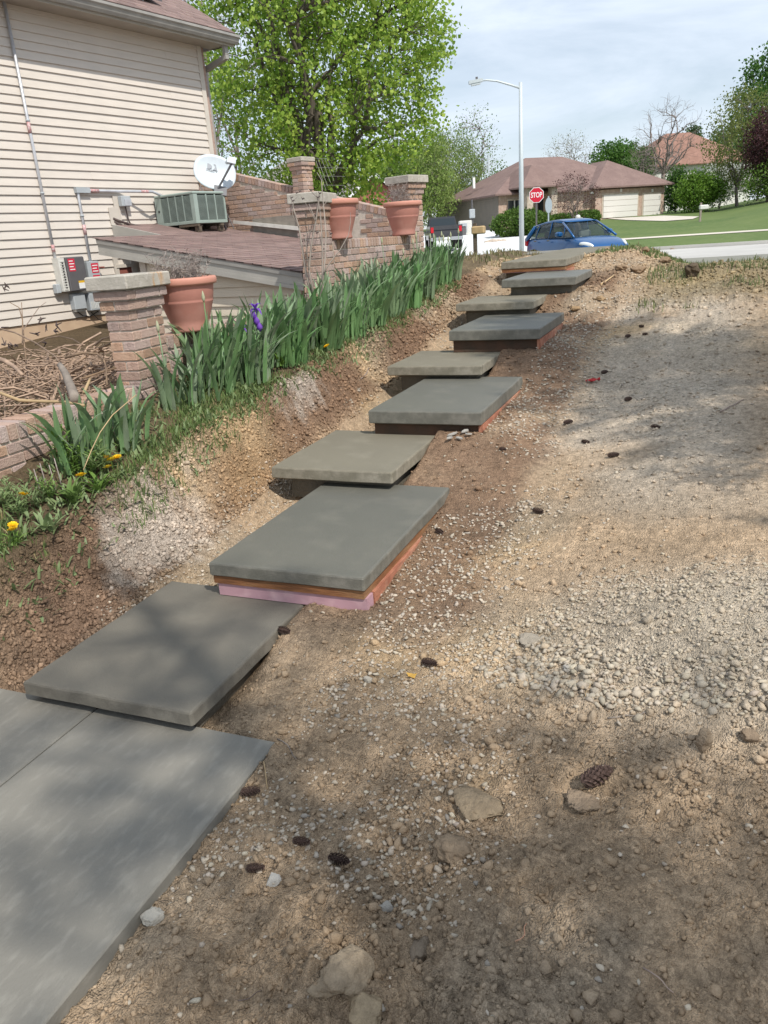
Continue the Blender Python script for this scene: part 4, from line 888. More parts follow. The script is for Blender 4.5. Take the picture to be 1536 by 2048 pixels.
# stucco foot and white flashing board against the lean-to roof
g0 = apx(600, 442, 3.36); g1 = apx(478, 440, 3.36)
MB().prism([(1.2, 1.6), (g0[0] + .1, 1.6), (g0[0] + .1, apx(600, 430, 3.36)[2]), (apx(560, 432, 3.36)[0], apx(560, 432, 3.36)[2]), (1.2, apx(478, 441, 3.36)[2])], 1, 3.345, 3.4).build('stucco_foot', M['stucco'], sw)
f0, f1, f2, f3 = apx(466, 441, 3.31), apx(600, 455, 3.31), apx(600, 463, 3.31), apx(466, 447, 3.31)
MB().prism([(f0[0], f0[2]), (f1[0] + .1, f1[2]), (f2[0] + .1, f2[2]), (f3[0], f3[2])], 1, 3.305, 3.34).build('flashing_board', M['offwhite'], sw)

# ------------------------------------------------------------------ terracotta pots
def pot(label, loc, s=1.0, plants=40, ph_=.28, seed=1):
    t = thing('planter', label, 'planter', loc, group='terracotta pots on the garden wall')
    P_ = [(.12, 0), (.145, .004), (.15, .02), (.142, .05), (.155, .09), (.178, .16), (.195, .215), (.2, .225), (.196, .232), (.2, .24), (.21, .3), (.217, .352)]
    mb = MB().lathe([(a * s, b * s) for a, b in P_], 40, cap=False); mb.lathe([(.0005, .001), (.12 * s, .001)], 40, cap=False); mb.build('bowl', M['terracotta'], t, True)
    MB().lathe([(.205 * s, .34 * s), (.236 * s, .345 * s), (.243 * s, .358 * s), (.243 * s, .385 * s), (.236 * s, .4 * s), (.214 * s, .4 * s), (.204 * s, .385 * s), (.2 * s, .33 * s), (.205 * s, .34 * s)], 40, cap=False).build('rim', M['terracotta_rim'], t, True)
    MB().lathe([(.0005, .345 * s), (.204 * s, .338 * s)], 32, cap=False).build('soil', M['soil'], t)
    if plants:
        r = random.Random(seed); mb = MB()
        for _ in range(plants):
            a_, q_ = r.uniform(0, 6.28), .17 * s * math.sqrt(r.random()); x_, y_ = q_ * math.cos(a_), q_ * math.sin(a_); h_ = ph_ * r.uniform(.5, 1.1)
            p = [(x_, y_, .34 * s)]
            for _k in range(4): p.append((p[-1][0] + r.gauss(0, .012) + x_ * .06, p[-1][1] + r.gauss(0, .012) + y_ * .06, p[-1][2] + h_ / 4))
            mb.tube(p, [.0022, .002, .0018, .0014, .001], 3)
            for _k in range(7):
                b_ = p[r.randrange(1, 5)]; d_ = (r.gauss(0, .03), r.gauss(0, .03), r.uniform(0, .04)); mb.tube([b_, (b_[0] + d_[0], b_[1] + d_[1], b_[2] + d_[2])], [.003, .0015], 3)
        mb.build('dead_stems', M['dead'], t)
    return t
pot('large near terracotta pot with dead stems, right of the rust-stained pillar', tuple(atd(383, 662, 6.1)[:2]) + (atd(383, 662, 6.1)[2],), 1.02, 90, .24, 2)
pot('terracotta pot half hidden behind the middle pillar', tuple(atd(678, 478, 8.5)[:2]) + (1.951,), 1.02, 0)
pot('rightmost terracotta pot with dead twigs in front of the far pillar', tuple(atd(808, 470, 10.0)[:2]) + (1.951,), 1.02, 50, .24, 5)
# ------------------------------------------------------------------ planting bed
def blade(L_, w_, bend, lean, seed, nseg=7, fold=.18):
    # sword leaf: tapering folded strip that leans and droops; base at the origin, leaning along +x
    r = random.Random(seed); V = []; x_ = z_ = 0; a_ = lean
    for i in range(nseg + 1):
        t_ = i / nseg; wd = w_ * (.75 + .5 * t_) * (1 - t_ ** 3.2) ** .8 if t_ < 1 else .0006
        V += [(x_, -wd / 2, z_), (x_ + fold * wd * .6, 0, z_ - fold * wd * .2), (x_, wd / 2, z_)]
        st = L_ / nseg; x_ += st * math.sin(a_); z_ += st * math.cos(a_); a_ += bend / nseg * (.3 + 1.6 * t_)
    f = []
    for i in range(nseg): f += [(3 * i, 3 * i + 1, 3 * i + 4, 3 * i + 3), (3 * i + 1, 3 * i + 2, 3 * i + 5, 3 * i + 4)]
    return V, f
BLADES = []
for k in range(14):
    V, f = blade(1, .08 + .022 * (k % 3), .1 + .24 * (k % 7), .05 + .09 * (k % 4), k)
    me = MB().add(V, f).mesh('leaf', True); me.materials.append(M['iris']); BLADES.append((me, V, f))
ir = random.Random(21)
ORD = ['first', 'second', 'third', 'fourth', 'fifth', 'sixth', 'seventh', 'eighth', 'ninth', 'tenth', 'eleventh', 'twelfth', 'thirteenth', 'fourteenth', 'fifteenth', 'sixteenth', 'seventeenth', 'eighteenth', 'nineteenth', 'twentieth', 'twenty-first', 'twenty-second', 'twenty-third', 'twenty-fourth', 'twenty-fifth', 'twenty-sixth', 'twenty-seventh', 'twenty-eighth', 'twenty-ninth', 'thirtieth', 'thirty-first', 'thirty-second', 'thirty-third', 'thirty-fourth']
IRIS = [(-3.44, 3.55), (-3.4, 3.85), (-3.45, 4.62), (-3.38, 4.92), (-3.5, 5.3), (-3.4, 5.7), (-3.52, 6.05), (-3.4, 6.4), (-3.5, 6.75), (-3.36, 7.0), (-3.52, 7.35), (-3.38, 7.6), (-3.48, 7.95), (-3.36, 8.2), (-3.5, 8.5), (-3.34, 8.75), (-3.46, 9.05), (-3.32, 9.3), (-3.46, 9.6), (-3.3, 9.85), (-3.42, 10.15), (-3.26, 10.35), (-3.4, 10.65), (-3.24, 10.8), (-3.5, 5.02), (-3.32, 5.42), (-3.3, 6.05), (-3.28, 6.7), (-3.27, 7.3), (-3.26, 7.9), (-3.25, 8.45), (-3.24, 9.0), (-3.22, 9.55)]
IRIS.sort(key=lambda q: q[1])
nleaf = 0
def rot_blade(V, sc3, rz_, off):
    c, s = math.cos(rz_), math.sin(rz_); o_ = []
    for x_, y_, z_ in V:
        x_, y_, z_ = x_ * sc3[0], y_ * sc3[1], z_ * sc3[2]; o_.append((off[0] + x_ * c - y_ * s, off[1] + x_ * s + y_ * c, off[2] + z_))
    return o_
for i, (ix, iy) in enumerate(IRIS):
    lab = 'purple flowering iris clump beside the large near pot' if i == 6 else ('lone leafy iris clump in front of the low brick wall' if i == 0 else ORD[i] + ' iris clump along the brick wall, counted up the slope')
    t = thing('iris_plant', lab, 'iris', (ix, iy, float(H(ix, iy)) - .01), group='iris clumps along the garden wall')
    nl = 30 if i < 4 else 44; mbj = MB()
    hs = .92 if i < 4 else 1.0
    for k in range(nl):
        me, V, f = BLADES[ir.randrange(len(BLADES))]
        a_ = ir.uniform(0, 6.28); rr_ = .12 * math.sqrt(ir.random()); L_ = hs * ir.uniform(.32, .6); wdt = L_ * ir.uniform(.75, 1.05)
        lx = L_ * ir.uniform(.6, 1.4); off = (rr_ * math.cos(a_) * 1.0, rr_ * math.sin(a_) * 1.7, 0); az = ir.gauss(-.1, 1.0) if ir.random() < .62 else a_ + ir.gauss(0, .6)
        if nleaf < 298:
            o = bpy.data.objects.new('leaf', me); COL.objects.link(o); o.parent = t; o.location = off; o.scale = (lx, wdt, L_); o.rotation_euler = (0, 0, az); nleaf += 1
        else: mbj.add(rot_blade(V, (lx, wdt, L_), az, off), f)
    if mbj.v: oj = mbj.build('foliage', M['iris'], t, True); oj['kind'] = 'stuff'
    # flower stalks with buds
    for k in range(0 if i in (0, 1) else ir.choice([0, 0, 1, 1]) if i < 29 else 3):
        a_ = ir.uniform(0, 6.28); hx, hy, hh = .08 * math.cos(a_), .1 * math.sin(a_), ir.uniform(.46, .64)
        if i == 6: break
        P_ = [(hx, hy, 0), (hx * 1.2, hy * 1.2, hh * .5), (hx * 1.3 + ir.gauss(0, .02), hy * 1.3, hh)]
        st = MB().tube(P_, [.006, .005, .004], 5).build('flower_stalk', M['iris'], t, True)
        b_ = P_[-1]; MB().lathe([(.002, 0), (.011, .02), (.013, .04), (.008, .065), (.001, .085)], 8, b_).build('bud', M['iris_bud'], st, True)
    if i == 6:
        for (dx, dy, hh, big) in [(.03, .05, .56, .85), (.0, -.12, .43, .5)]:
            st = MB().tube([(dx, dy, 0), (dx, dy, hh * .6), (dx + .02, dy, hh)], [.007, .006, .005], 6).build('flower_stalk', M['iris'], t, True)
            for j in range(6):
                a_ = j * 1.047; up_ = j % 2
                V = []
                for u_ in range(5):
                    tt = u_ / 4; r_ = .06 * tt * big; zz_ = (.055 * math.sin(tt * 2.2) if up_ else .02 * math.sin(tt * 3) - .05 * tt * tt) * big; wd = .045 * big * math.sin(.25 + tt * 2.6)
                    for s_ in (-1, 0, 1): V.append((dx + .02 + r_ * math.cos(a_) - s_ * wd / 2 * math.sin(a_), dy + r_ * math.sin(a_) + s_ * wd / 2 * math.cos(a_), hh + zz_ + .006 * abs(s_)))
                f = [(3 * u_ + s_, 3 * u_ + s_ + 1, 3 * u_ + 4 + s_, 3 * u_ + 3 + s_) for u_ in range(4) for s_ in range(2)]
                MB().add(V, f).build('petal', M['iris_flower'], st, True)
            if big > .8:
                for j in range(3): MB().lathe([(.002, -.03), (.02, -.01), (.026, .01), (.012, .035), (.002, .045)], 8, (dx + .02 + .02 * (j - 1), dy, hh - .05 - .045 * j)).build('petal', M['iris_flower'], st, True)
# leafy weeds: rosettes with lance leaves
def weed_mesh(seed, n_=26, L0=.12, up=.9, w0=.02):
    r = random.Random(seed); mb = MB()
    for k in range(n_):
        V, f = blade(1, .22, r.uniform(.6, 1.6), r.uniform(.2, up), k, 5)
        L_ = L0 * r.uniform(.5, 1.2); mb.add(rot_blade(V, (L_, L_ * r.uniform(.7, 1.2), L_), r.uniform(0, 6.28), (r.gauss(0, .02), r.gauss(0, .02), r.uniform(0, .06))), f)
    me = mb.mesh('leaves', True); me.materials.append(M['weed']); return me
def bushy_mesh(seed, stems=9, h=.22):
    r = random.Random(seed); mb = MB()
    for s_ in range(stems):
        a_ = r.uniform(0, 6.28); b_ = (.05 * math.cos(a_), .05 * math.sin(a_)); hh = h * r.uniform(.6, 1.15); dx, dy = r.gauss(0, .05), r.gauss(0, .05)
        mb.tube([(b_[0], b_[1], 0), (b_[0] + dx * .5, b_[1] + dy * .5, hh * .55), (b_[0] + dx, b_[1] + dy, hh)], [.003, .0025, .0015], 4)
        for k in range(13):
            tt = .25 + .75 * k / 13; V, f = blade(1, .2, r.uniform(.4, 1.4), r.uniform(.6, 1.3), k, 4)
            L_ = r.uniform(.045, .085); mb.add(rot_blade(V, (L_, L_, L_), k * 2.4 + r.gauss(0, .4), (b_[0] + dx * tt, b_[1] + dy * tt, hh * tt)), f)
    me = mb.mesh('leaves', True); me.materials.append(M['weed']); return me
WM = [weed_mesh(k) for k in range(4)]; BMS = [bushy_mesh(k) for k in range(3)]
WEEDS = [('bushy', 130, 930, 'tall leafy weed against the low brick wall at far left'), ('bushy', 165, 960, 'leafy weed behind the five dandelions'), ('bushy', 95, 1000, 'leafy weed beside the dry stalks at far left'), ('bushy', 45, 1035, 'dark leafy weed near the left edge of the bed'), ('bushy', 15, 1010, 'leafy weed at the left picture edge'), ('rosette', 200, 985, 'low weed under the four grouped dandelions'), ('rosette', 150, 1010, 'low weed with lance leaves at the bank edge'), ('rosette', 100, 1075, 'small green weed hanging over the bank at left'), ('rosette', 30, 1090, 'weed with the lowest dandelions at the left edge'), ('rosette', 255, 905, 'small weed right of the lone leafy iris clump'), ('bushy', 640, 690, 'broad-leaved weed with a yellow flower at the bank edge'), ('bushy', 720, 655, 'second broad-leaved weed on the bank, below the iris row'), ('bushy', 755, 640, 'third broad-leaved weed on the bank, below the iris row'), ('bushy', 800, 610, 'fourth broad-leaved weed on the bank, below the iris row'), ('bushy', 835, 585, 'fifth broad-leaved weed on the bank, below the iris row'), ('bushy', 862, 572, 'topmost broad-leaved weed on the bank, below the iris row'), ('rosette', 560, 735, 'small weed at the bank edge below the purple iris flower'), ('rosette', 690, 670, 'small weed between two broad-leaved weeds on the bank'), ('bushy', 75, 1015, 'leafy weed at the foot of the low brick wall'), ('bushy', 200, 950, 'leafy weed in front of the lone leafy iris clump')]
for k, (kd, px, py, lab) in enumerate(WEEDS):
    P_ = hit(px, py); t = thing('weed', lab, 'weed', (P_[0], P_[1], float(H(P_[0], P_[1])) - .005), ir.uniform(0, 6.28), 'weeds in the planting bed')
    o = link('leaves', (BMS if kd == 'bushy' else WM)[k % 3], None, t); s_ = ir.uniform(.8, 1.15) * (.6 if px < 100 else 1); o.scale = (s_, s_, s_ * (1.0 if kd == 'bushy' else .9))
# dandelions
def dand_mesh():
    mb = MB()
    for k in range(46):
        a_ = k * 2.4; r_ = .017 * math.sqrt(k / 46) + .003; zt = .012 - .006 * k / 46
        c, s = math.cos(a_), math.sin(a_); mb.add([(c * .002, s * .002, 0), (r_ * c - s * .003, r_ * s + c * .003, zt), (r_ * c * 1.15, r_ * s * 1.15, zt + .002), (r_ * c + s * .003, r_ * s - c * .003, zt)], [(0, 1, 2, 3)])
    return mb.mesh('flower_head')
dm = dand_mesh(); dm.materials.append(M['dandelion'])
DAND = [(193, 922, 'yellow dandelion highest of the group by the low brick wall'), (217, 931, 'yellow dandelion left of the pair in the bed group'), (229, 936, 'yellow dandelion in the middle of the bed group'), (240, 931, 'yellow dandelion rightmost of the bed group'), (222, 950, 'yellow dandelion lowest of the bed group'), (168, 968, 'lone yellow dandelion left of the bed group'), (55, 1008, 'yellow dandelion in dark weeds near the left edge'), (32, 1071, 'upper of the two dandelions hanging over the bank at left'), (34, 1078, 'lower of the two dandelions hanging over the bank at left'), (283, 860, 'yellow dandelion between the two leafy iris clumps at the near pillar'), (655, 700, 'small yellow flower on the broad-leaved weed at the bank'), (508, 728, 'small yellow flower at the foot of the iris row'), (797, 582, 'yellow flower high in the iris row')]
for px, py, lab in DAND:
    P_ = hit(px, py + 14); h_ = .09; t = thing('dandelion', lab, 'dandelion', (P_[0], P_[1], float(H(P_[0], P_[1]))), ir.uniform(0, 6), 'dandelions in the bed')
    MB().tube([(0, 0, -.01), (.004, 0, h_)], .0022, 5).build('stem', M['weed'], t)
    o = link('flower_head', dm, None, t); o.location = (.004, 0, h_ - .004); o.rotation_euler = (ir.gauss(.2, .2), ir.gauss(0, .2), 0); sc_ = ir.uniform(1.25, 1.7); o.scale = (sc_,) * 3
fm = MB()
for k in range(160):
    z_ = 1 - 2 * (k + .5) / 160; r_ = math.sqrt(1 - z_ * z_); a_ = k * 2.39996; d_ = np.array([r_ * math.cos(a_), r_ * math.sin(a_), z_]) * .02; fm.tube([(0, 0, 0), tuple(d_)], [.0004, .0011], 3, False)
fmesh = fm.mesh('seed_head'); fmesh.materials.append(M['fluff'])
for px, py, lab in [(690, 621, 'lower white dandelion clock among the iris leaves'), (787, 552, 'upper white dandelion clock among the iris leaves'), (652, 665, 'white dandelion clock low on the bank edge')]:
    P_ = hit(px, py + 20); t = thing('dandelion_clock', lab, 'dandelion', (P_[0] + .12, P_[1] - .05, float(H(P_[0] + .12, P_[1] - .05))))
    MB().tube([(0, 0, -.01), (0, 0, .22)], .002, 5).build('stem', M['weed'], t); o = link('seed_head', fmesh, None, t); o.location = (0, 0, .23)
# low ground cover between the larger weeds
gc = MB(); gr_ = random.Random(9)
for k in range(4200):
    y_ = gr_.uniform(2.3, 10.6); x_ = gr_.uniform(-3.6, -3.06)
    if fbm(x_, y_, 2.0, 3, 99) + (.16 if y_ < 4.4 else 0) + (.14 if y_ > 6 and x_ > -3.3 else 0) < .0: continue
    V, f = blade(1, .24, gr_.uniform(.5, 1.5), gr_.uniform(.3, 1.1), k, 3); L_ = gr_.uniform(.035, .085); gc.add(rot_blade(V, (L_, L_, L_), gr_.uniform(0, 6.28), (x_, y_, float(H(x_, y_)) + gr_.uniform(0, .03))), f)
tag(gc.build('ground_cover', M['weed'], None, True), 'low leafy ground cover among the irises and weeds', 'ground cover', kind='stuff')
# grass along the bed and over the crest
def grass(name, X, Y, h0, h1, label, wid=.004, cols=((.075, .13, .035), (.15, .2, .06))):
    n = len(X); Z = H(X, Y) - .005; a = rng.uniform(0, 6.28, n); h = rng.uniform(h0, h1, n); ln = rng.uniform(.1, .7, n) * h; b = a + rng.normal(0, .6, n)
    w_ = wid * rng.uniform(.6, 1.3, n)
    P0 = np.stack([X, Y, Z], -1); side = np.stack([-np.sin(b), np.cos(b), 0 * a], -1) * w_[:, None]
    mid = P0 + np.stack([np.cos(a) * ln * .35, np.sin(a) * ln * .35, h * .6], -1); tip = P0 + np.stack([np.cos(a) * ln, np.sin(a) * ln, h * .95], -1)
    V = np.stack([P0 - side, P0 + side, mid + side * .8, mid - side * .8, tip], 1).reshape(-1, 3)
    k = np.arange(n)[:, None] * 5
    F = np.concatenate([k + [0, 1, 2], k + [0, 2, 3], k + [3, 2, 4]], 0)
    t_ = rng.random(n)[:, None]; C = np.array(cols[0]) * (1 - t_) + np.array(cols[1]) * t_; dry = rng.random(n) < .08; C[dry] = (.36, .29, .15)
    o = link(name, npmesh(name, V, F, np.repeat(C, 5, 0)), M['grass']); return tag(o, label, 'grass', kind='stuff')
n = 42000; Y = rng.uniform(2.4, 10.8, n); X = rng.uniform(-3.62, -3.05, n)
pk = sstep(-.14, .1, fbm(X, Y, 2.2, 3, 91)) * sstep(-3.0, -3.2, X + .12 * fbm(X, Y, 3, 2, 93)); k = rng.random(n) < pk
grass('bed_grass', X[k], Y[k], .025, .085, 'short grass and weeds on the strip along the iris bed', .003, ((.1, .16, .05), (.2, .27, .09)))
n = 30000; Y = rng.uniform(9.2, 14.5, n); X = rng.uniform(-.7, 2.2, n); pk = .2 * sstep(.0, .22, fbm(X, Y, 1.5, 4, 95) + .12 * sstep(10, 12, Y) * sstep(-.8, .4, X)); k = rng.random(n) < pk
grass('crest_grass', X[k], Y[k], .04, .12, 'patchy thin grass along the crest of the dirt slope', .006, ((.1, .14, .05), (.2, .22, .09)))
n = 16000; Y = rng.uniform(12.5, 22, n); X = rng.uniform(-8, -2.9, n); pk = sstep(-.1, .2, fbm(X, Y, .8, 4, 97)); k = (rng.random(n) < pk) & ~((Y > 16.1) & (Y < 17.7))
grass('verge_grass', X[k], Y[k], .04, .12, 'rough verge grass beyond the iris row at the top', .009, ((.13, .15, .06), (.3, .26, .14)))
# far side of slope crest to the right
n = 14000; Y = rng.uniform(14, 24, n); X = rng.uniform(-1.7, 4.5, n)
grass('verge_grass', X, Y, .04, .1, 'verge grass right of the long top slab', .012, ((.1, .15, .05), (.17, .21, .08)))

# ------------------------------------------------------------------ dry climbing rose on the middle pillar
rose = thing('climbing_rose', 'leafless climbing rose canes leaning on the middle brick pillar', 'rose', (0, 0, 0))
def cane(pxs, d0, d1, r0, r1, name='cane', m_='twig_grey'):
    n_ = len(pxs); P_ = [atd(x_, y_, d0 + (d1 - d0) * i / (n_ - 1)) for i, (x_, y_) in enumerate(pxs)]
    return MB().tube(P_, list(np.linspace(r0, r1, n_)), 6).build(name, M[m_], rose, True)
cane([(625, 600), (612, 545), (605, 500), (598, 455), (585, 410), (583, 398)], 7.55, 7.72, .012, .005)
cane([(630, 600), (618, 540), (622, 495), (632, 440), (638, 400), (640, 385)], 7.5, 7.7, .011, .005)
cane([(640, 600), (645, 545), (645, 500), (643, 460), (640, 420), (634, 395), (622, 382)], 7.45, 7.72, .011, .004)
cane([(643, 590), (650, 520), (652, 470), (649, 430), (645, 390), (643, 360), (634, 345)], 7.45, 7.75, .009, .003)
cane([(648, 545), (660, 525), (680, 500), (697, 470), (701, 445), (701, 425)], 7.45, 7.7, .007, .002)
cane([(618, 540), (610, 470), (625, 460), (632, 462)], 7.5, 7.6, .005, .002); cane([(632, 440), (622, 418), (618, 408)], 7.6, 7.65, .004, .002); cane([(598, 455), (585, 430), (588, 400), (594, 395)], 7.6, 7.7, .004, .002)
cane([(643, 555), (632, 535), (628, 530)], 7.5, 7.6, .004, .002); cane([(645, 500), (635, 450), (625, 430), (610, 405)], 7.6, 7.7, .004, .002); cane([(640, 420), (652, 405), (655, 392)], 7.6, 7.7, .004, .002)
for (x_, y_) in [(583, 396), (586, 402), (594, 386), (600, 383), (606, 398), (622, 381), (636, 395), (640, 387), (609, 472), (631, 431), (646, 499), (628, 500), (611, 482), (618, 515), (624, 513), (634, 466), (662, 468), (604, 483)]:
    p_ = atd(x_, y_, 7.65); mb = MB()
    for k in range(5):
        a_ = k * 1.26; mb.tube([p_, p_ + np.array([math.cos(a_) * .02, math.sin(a_) * .01, .012 * math.sin(a_ * 2) + .006])], [.005, .002], 4)
    mb.build('withered_head', M['hose'], rose)
# wire obelisk behind
ob = thing('wire_trellis', 'thin leaning wire trellis beside the tall slender pillar', 'trellis', (0, 0, 0))
for a_, b_ in [((632, 317), (652, 317)), ((636, 318), (655, 372)), ((643, 318), (661, 365)), ((650, 318), (668, 362)), ((655, 318), (668, 345)), ((632, 335), (690, 336)), ((640, 352), (690, 353)), ((645, 370), (690, 371)), ((632, 322), (652, 380))]:
    MB().tube([atd(*a_, 11.8), atd(*b_, 11.8)], .003, 5).build('wire', M['wire'], ob)

# ------------------------------------------------------------------ brush pile behind the low wall
bp = random.Random(77); mb = MB()
for k in range(1350):
    x_ = -4.05 - 2.6 * bp.random() ** 1.2; y_ = bp.uniform(3.0, 6.5); hmax = .36 * math.exp(-((x_ + 4.9) / 1.0) ** 2) * min(1, (6.8 - y_) / 1.8) + .06; z_ = .86 + bp.random() * hmax
    a_ = bp.uniform(0, 6.28); L_ = bp.uniform(.12, .6); el = bp.gauss(0, .28); r_ = bp.choice([.003, .004, .005, .007, .01])
    p0 = np.array([x_, y_, z_]); d_ = np.array([math.cos(a_) * math.cos(el), math.sin(a_) * math.cos(el), math.sin(el)]); bd = np.array([bp.gauss(0, .05), bp.gauss(0, .05), bp.gauss(0, .04)]) * L_ * 2
    P_ = [p0 - d_ * L_ / 2, p0 + bd, p0 + d_ * L_ / 2]
    P_ = [np.array([min(q[0], -3.98), q[1], max(q[2], .86)]) for q in P_]
    mb.tube(P_, [r_, r_ * .9, r_ * .5], 4)
tag(mb.build('brush_pile', M['twig']), 'tangled heap of dry brown twigs between low brick wall and house', 'brush pile', kind='stuff')
def hpt(px, py, d): return atd(px, py, d)
def branch(label, pts, r0, r1, m_='twig', name='branch'):
    P_ = [atd(*p) for p in pts]; Pn = []
    for i in range(len(P_) - 1):
        for t_ in (0, .5): Pn.append(P_[i] * (1 - t_) + P_[i + 1] * t_)
    Pn.append(P_[-1]); o = MB().tube(Pn, list(np.linspace(r0, r1, len(Pn))), 8).build(name, M[m_], None, True); return tag(o, label, 'branch', 'loose branches of the brush pile')
branch('long peeled yellow branch lying across the low brick wall', [(-10, 782, 4.75), (40, 801, 4.7), (90, 803, 4.68), (130, 804, 4.65), (168, 811, 4.55)], .011, .008, 'straw')
branch('thick grey stump-like branch standing in the brush pile', [(152, 800, 5.0), (140, 770, 5.15), (130, 745, 5.3), (120, 730, 5.4)], .035, .02, 'twig_grey')
branch('thick bent branch at the left edge of the brush pile', [(-15, 715, 5.6), (10, 722, 5.6), (30, 735, 5.5), (45, 750, 5.4)], .022, .012)
branch('arched reddish branch over the right of the brush pile', [(130, 715, 5.6), (165, 706, 5.6), (195, 708, 5.55), (208, 720, 5.5), (212, 735, 5.4), (214, 770, 5.3)], .01, .006)
branch('straight branch slanting up to the near pillar', [(150, 728, 5.5), (190, 700, 5.7), (224, 686, 5.8)], .009, .006)
branch('low pale branch beside the near pillar', [(165, 757, 5.3), (200, 745, 5.4), (232, 736, 5.5)], .008, .006)
branch('short orange stub leaning on the low brick wall', [(168, 786, 4.95), (174, 772, 5.0), (180, 758, 5.1)], .011, .008, 'straw')
branch('thin twig standing up left against the house foundation', [(52, 720, 6.0), (48, 680, 6.2), (45, 640, 6.4), (38, 615, 6.4), (20, 605, 6.4)], .006, .003)
branch('thin forked twig standing against the siding', [(45, 690, 6.2), (45, 640, 6.4), (43, 605, 6.5)], .006, .003)
branch('thin twig slanting right over the siding', [(46, 660, 6.2), (60, 640, 6.4), (78, 615, 6.5), (92, 604, 6.6)], .004, .002)
branch('long low arching twig from the left edge over the pile', [(-5, 656, 6.2), (30, 665, 6.2), (70, 685, 6.1), (110, 712, 5.9), (125, 735, 5.7)], .007, .005)
branch('curved twig looping in front of the foundation', [(70, 690, 6.2), (95, 676, 6.2), (120, 672, 6.2), (145, 678, 6.1), (165, 690, 6.0)], .005, .003)
branch('dark gnarled twig top right of the pile', [(190, 690, 5.9), (204, 678, 5.9), (212, 676, 5.9), (222, 673, 5.9)], .008, .006)
hw_ = MB()
for (x_, y_) in [(8, 578), (14, 572), (4, 655), (10, 690), (18, 694), (24, 690), (34, 690), (80, 640), (72, 668), (92, 655), (112, 650), (108, 662), (92, 686), (82, 637)]:
    p_ = atd(x_, y_, 6.2)
    for k in range(5): hw_.tube([p_, p_ + np.array([bp.gauss(0, .02), bp.gauss(0, .02), bp.gauss(0, .02)])], [.007, .003], 4)
tag(hw_.build('seed_heads', M['hose']), 'dry seed heads on the twigs at the left edge', 'seed heads', kind='stuff')
branch('thin straw arching from the lone iris clump down to the dandelions', [(272, 790, 4.55), (225, 830, 4.4), (200, 865, 4.3), (183, 900, 4.2), (167, 940, 4.15)], .003, .0025, 'straw', 'dry_stalk')
for k, (x_, y_) in enumerate([(80, 950), (86, 948), (95, 955), (100, 950)]):
    P_ = hit(x_ + 4, 1000); p0 = np.array([P_[0], P_[1] + .03 * k, float(H(P_[0], P_[1] + .03 * k)) - .01])
    o = MB().tube([p0, p0 + np.array([0, 0, .1]), p0 + np.array([-.02, .01, .19 + .02 * (k % 2)])], [.004, .0035, .003], 5).build('dry_stalk', M['dead'], None, True)
    tag(o, ['leftmost', 'second', 'third', 'rightmost'][k] + ' of four dry pale stalks at the low brick wall', 'stalk', 'dry stalks in the bed')

# ------------------------------------------------------------------ small things lying on the dirt
cone = MB(); ncs = 95
sv = []
for k in range(ncs):
    t_ = (k + .5) / ncs; z_ = .11 * t_; r_ = .022 * math.sin(math.pi * min(1, .12 + t_ * .92)) ** .7 + .003; a_ = k * 2.39996
    c, s = math.cos(a_), math.sin(a_); ro = r_ + .012; w_ = .0085
    cone.add([(c * r_ * .3, s * r_ * .3, z_ - .003), (c * ro - s * w_, s * ro + c * w_, z_ + .008), (c * (ro + .004), s * (ro + .004), z_ + .014), (c * ro + s * w_, s * ro - c * w_, z_ + .008), (c * r_ * .8, s * r_ * .8, z_ + .0)], [(0, 1, 2), (0, 2, 3), (0, 3, 4), (0, 4, 1), (4, 3, 2), (4, 2, 1)])
cmesh = cone.mesh('scales'); M['cone'] = mat('cone', (.05, .03, .024), (.13, .085, .07), 90, rough=.8, rnd=.2); cmesh.materials.append(M['cone'])
core = MB().lathe([(.004, 0), (.016, .02), (.018, .05), (.012, .09), (.003, .105)], 10).mesh('core'); core.materials.append(M['cone'])
CONES = [(1190, 1568, 80, 'large dark pine cone lying in the foreground at right'), (858, 1335, 25, 'pine cone beside the small yellow leaf'), (1075, 1027, 10, 'pine cone on pale dirt above the gravel heap'), (878, 1068, 0, 'reddish pine cone against the second step'), (568, 1268, 20, 'pine cone wedged at the right edge of the lowest step'), (1170, 888, 5, 'pine cone on the bare dirt right of the fourth step'), (1005, 902, 15, 'pine cone below the white gravel band right of the fourth step'), (1135, 850, 70, 'dark pine cone lying in the white gravel band'), (1255, 803, 75, 'pine cone on the slope right of the gravel band'), (1208, 748, 75, 'pine cone just above the red rag'), (1282, 655, 0, 'upper right pine cone of the group on the gravel'), (1290, 671, 30, 'middle pine cone of the group on the gravel'), (1255, 676, 85, 'lower left pine cone of the group on the gravel'), (676, 1728, 30, 'brown pine cone in the foreground beside a round clod'), (602, 1690, 40, 'half buried pine cone left in the foreground'), (510, 1745, 50, 'small pine cone nearest the walkway edge in the foreground'), (500, 1592, 60, 'pine cone touching the walkway corner'), (1225, 915, 60, 'dirty pine cone on the bare slope at right'), (1310, 858, 20, 'grey pine cone highest on the bare slope at right')]
for k, (px, py, az, lab) in enumerate(CONES):
    P_ = hit(px, py); zz_ = float(H(P_[0], P_[1])); dist = np.linalg.norm(P_ - CPOS); s_ = [1.0, .62, .6, .55, .6, .55, .45, .65, .6, .6, .5, .5, .6, .6, .5, .5, .6, .65, .55][k]
    t = thing('pine_cone', lab, 'pine cone', (P_[0], P_[1], zz_ + .03 * s_), 0, 'pine cones on the dirt'); t.rotation_euler = (R_(88), ir.uniform(0, 6), R_(az + 60)); t.scale = (s_ * .82, s_ * .82, s_ * 1.05)
    o = link('scales', cmesh, None, t); o.location = (0, 0, -.055); o = link('core', core, None, t); o.location = (0, 0, -.055)
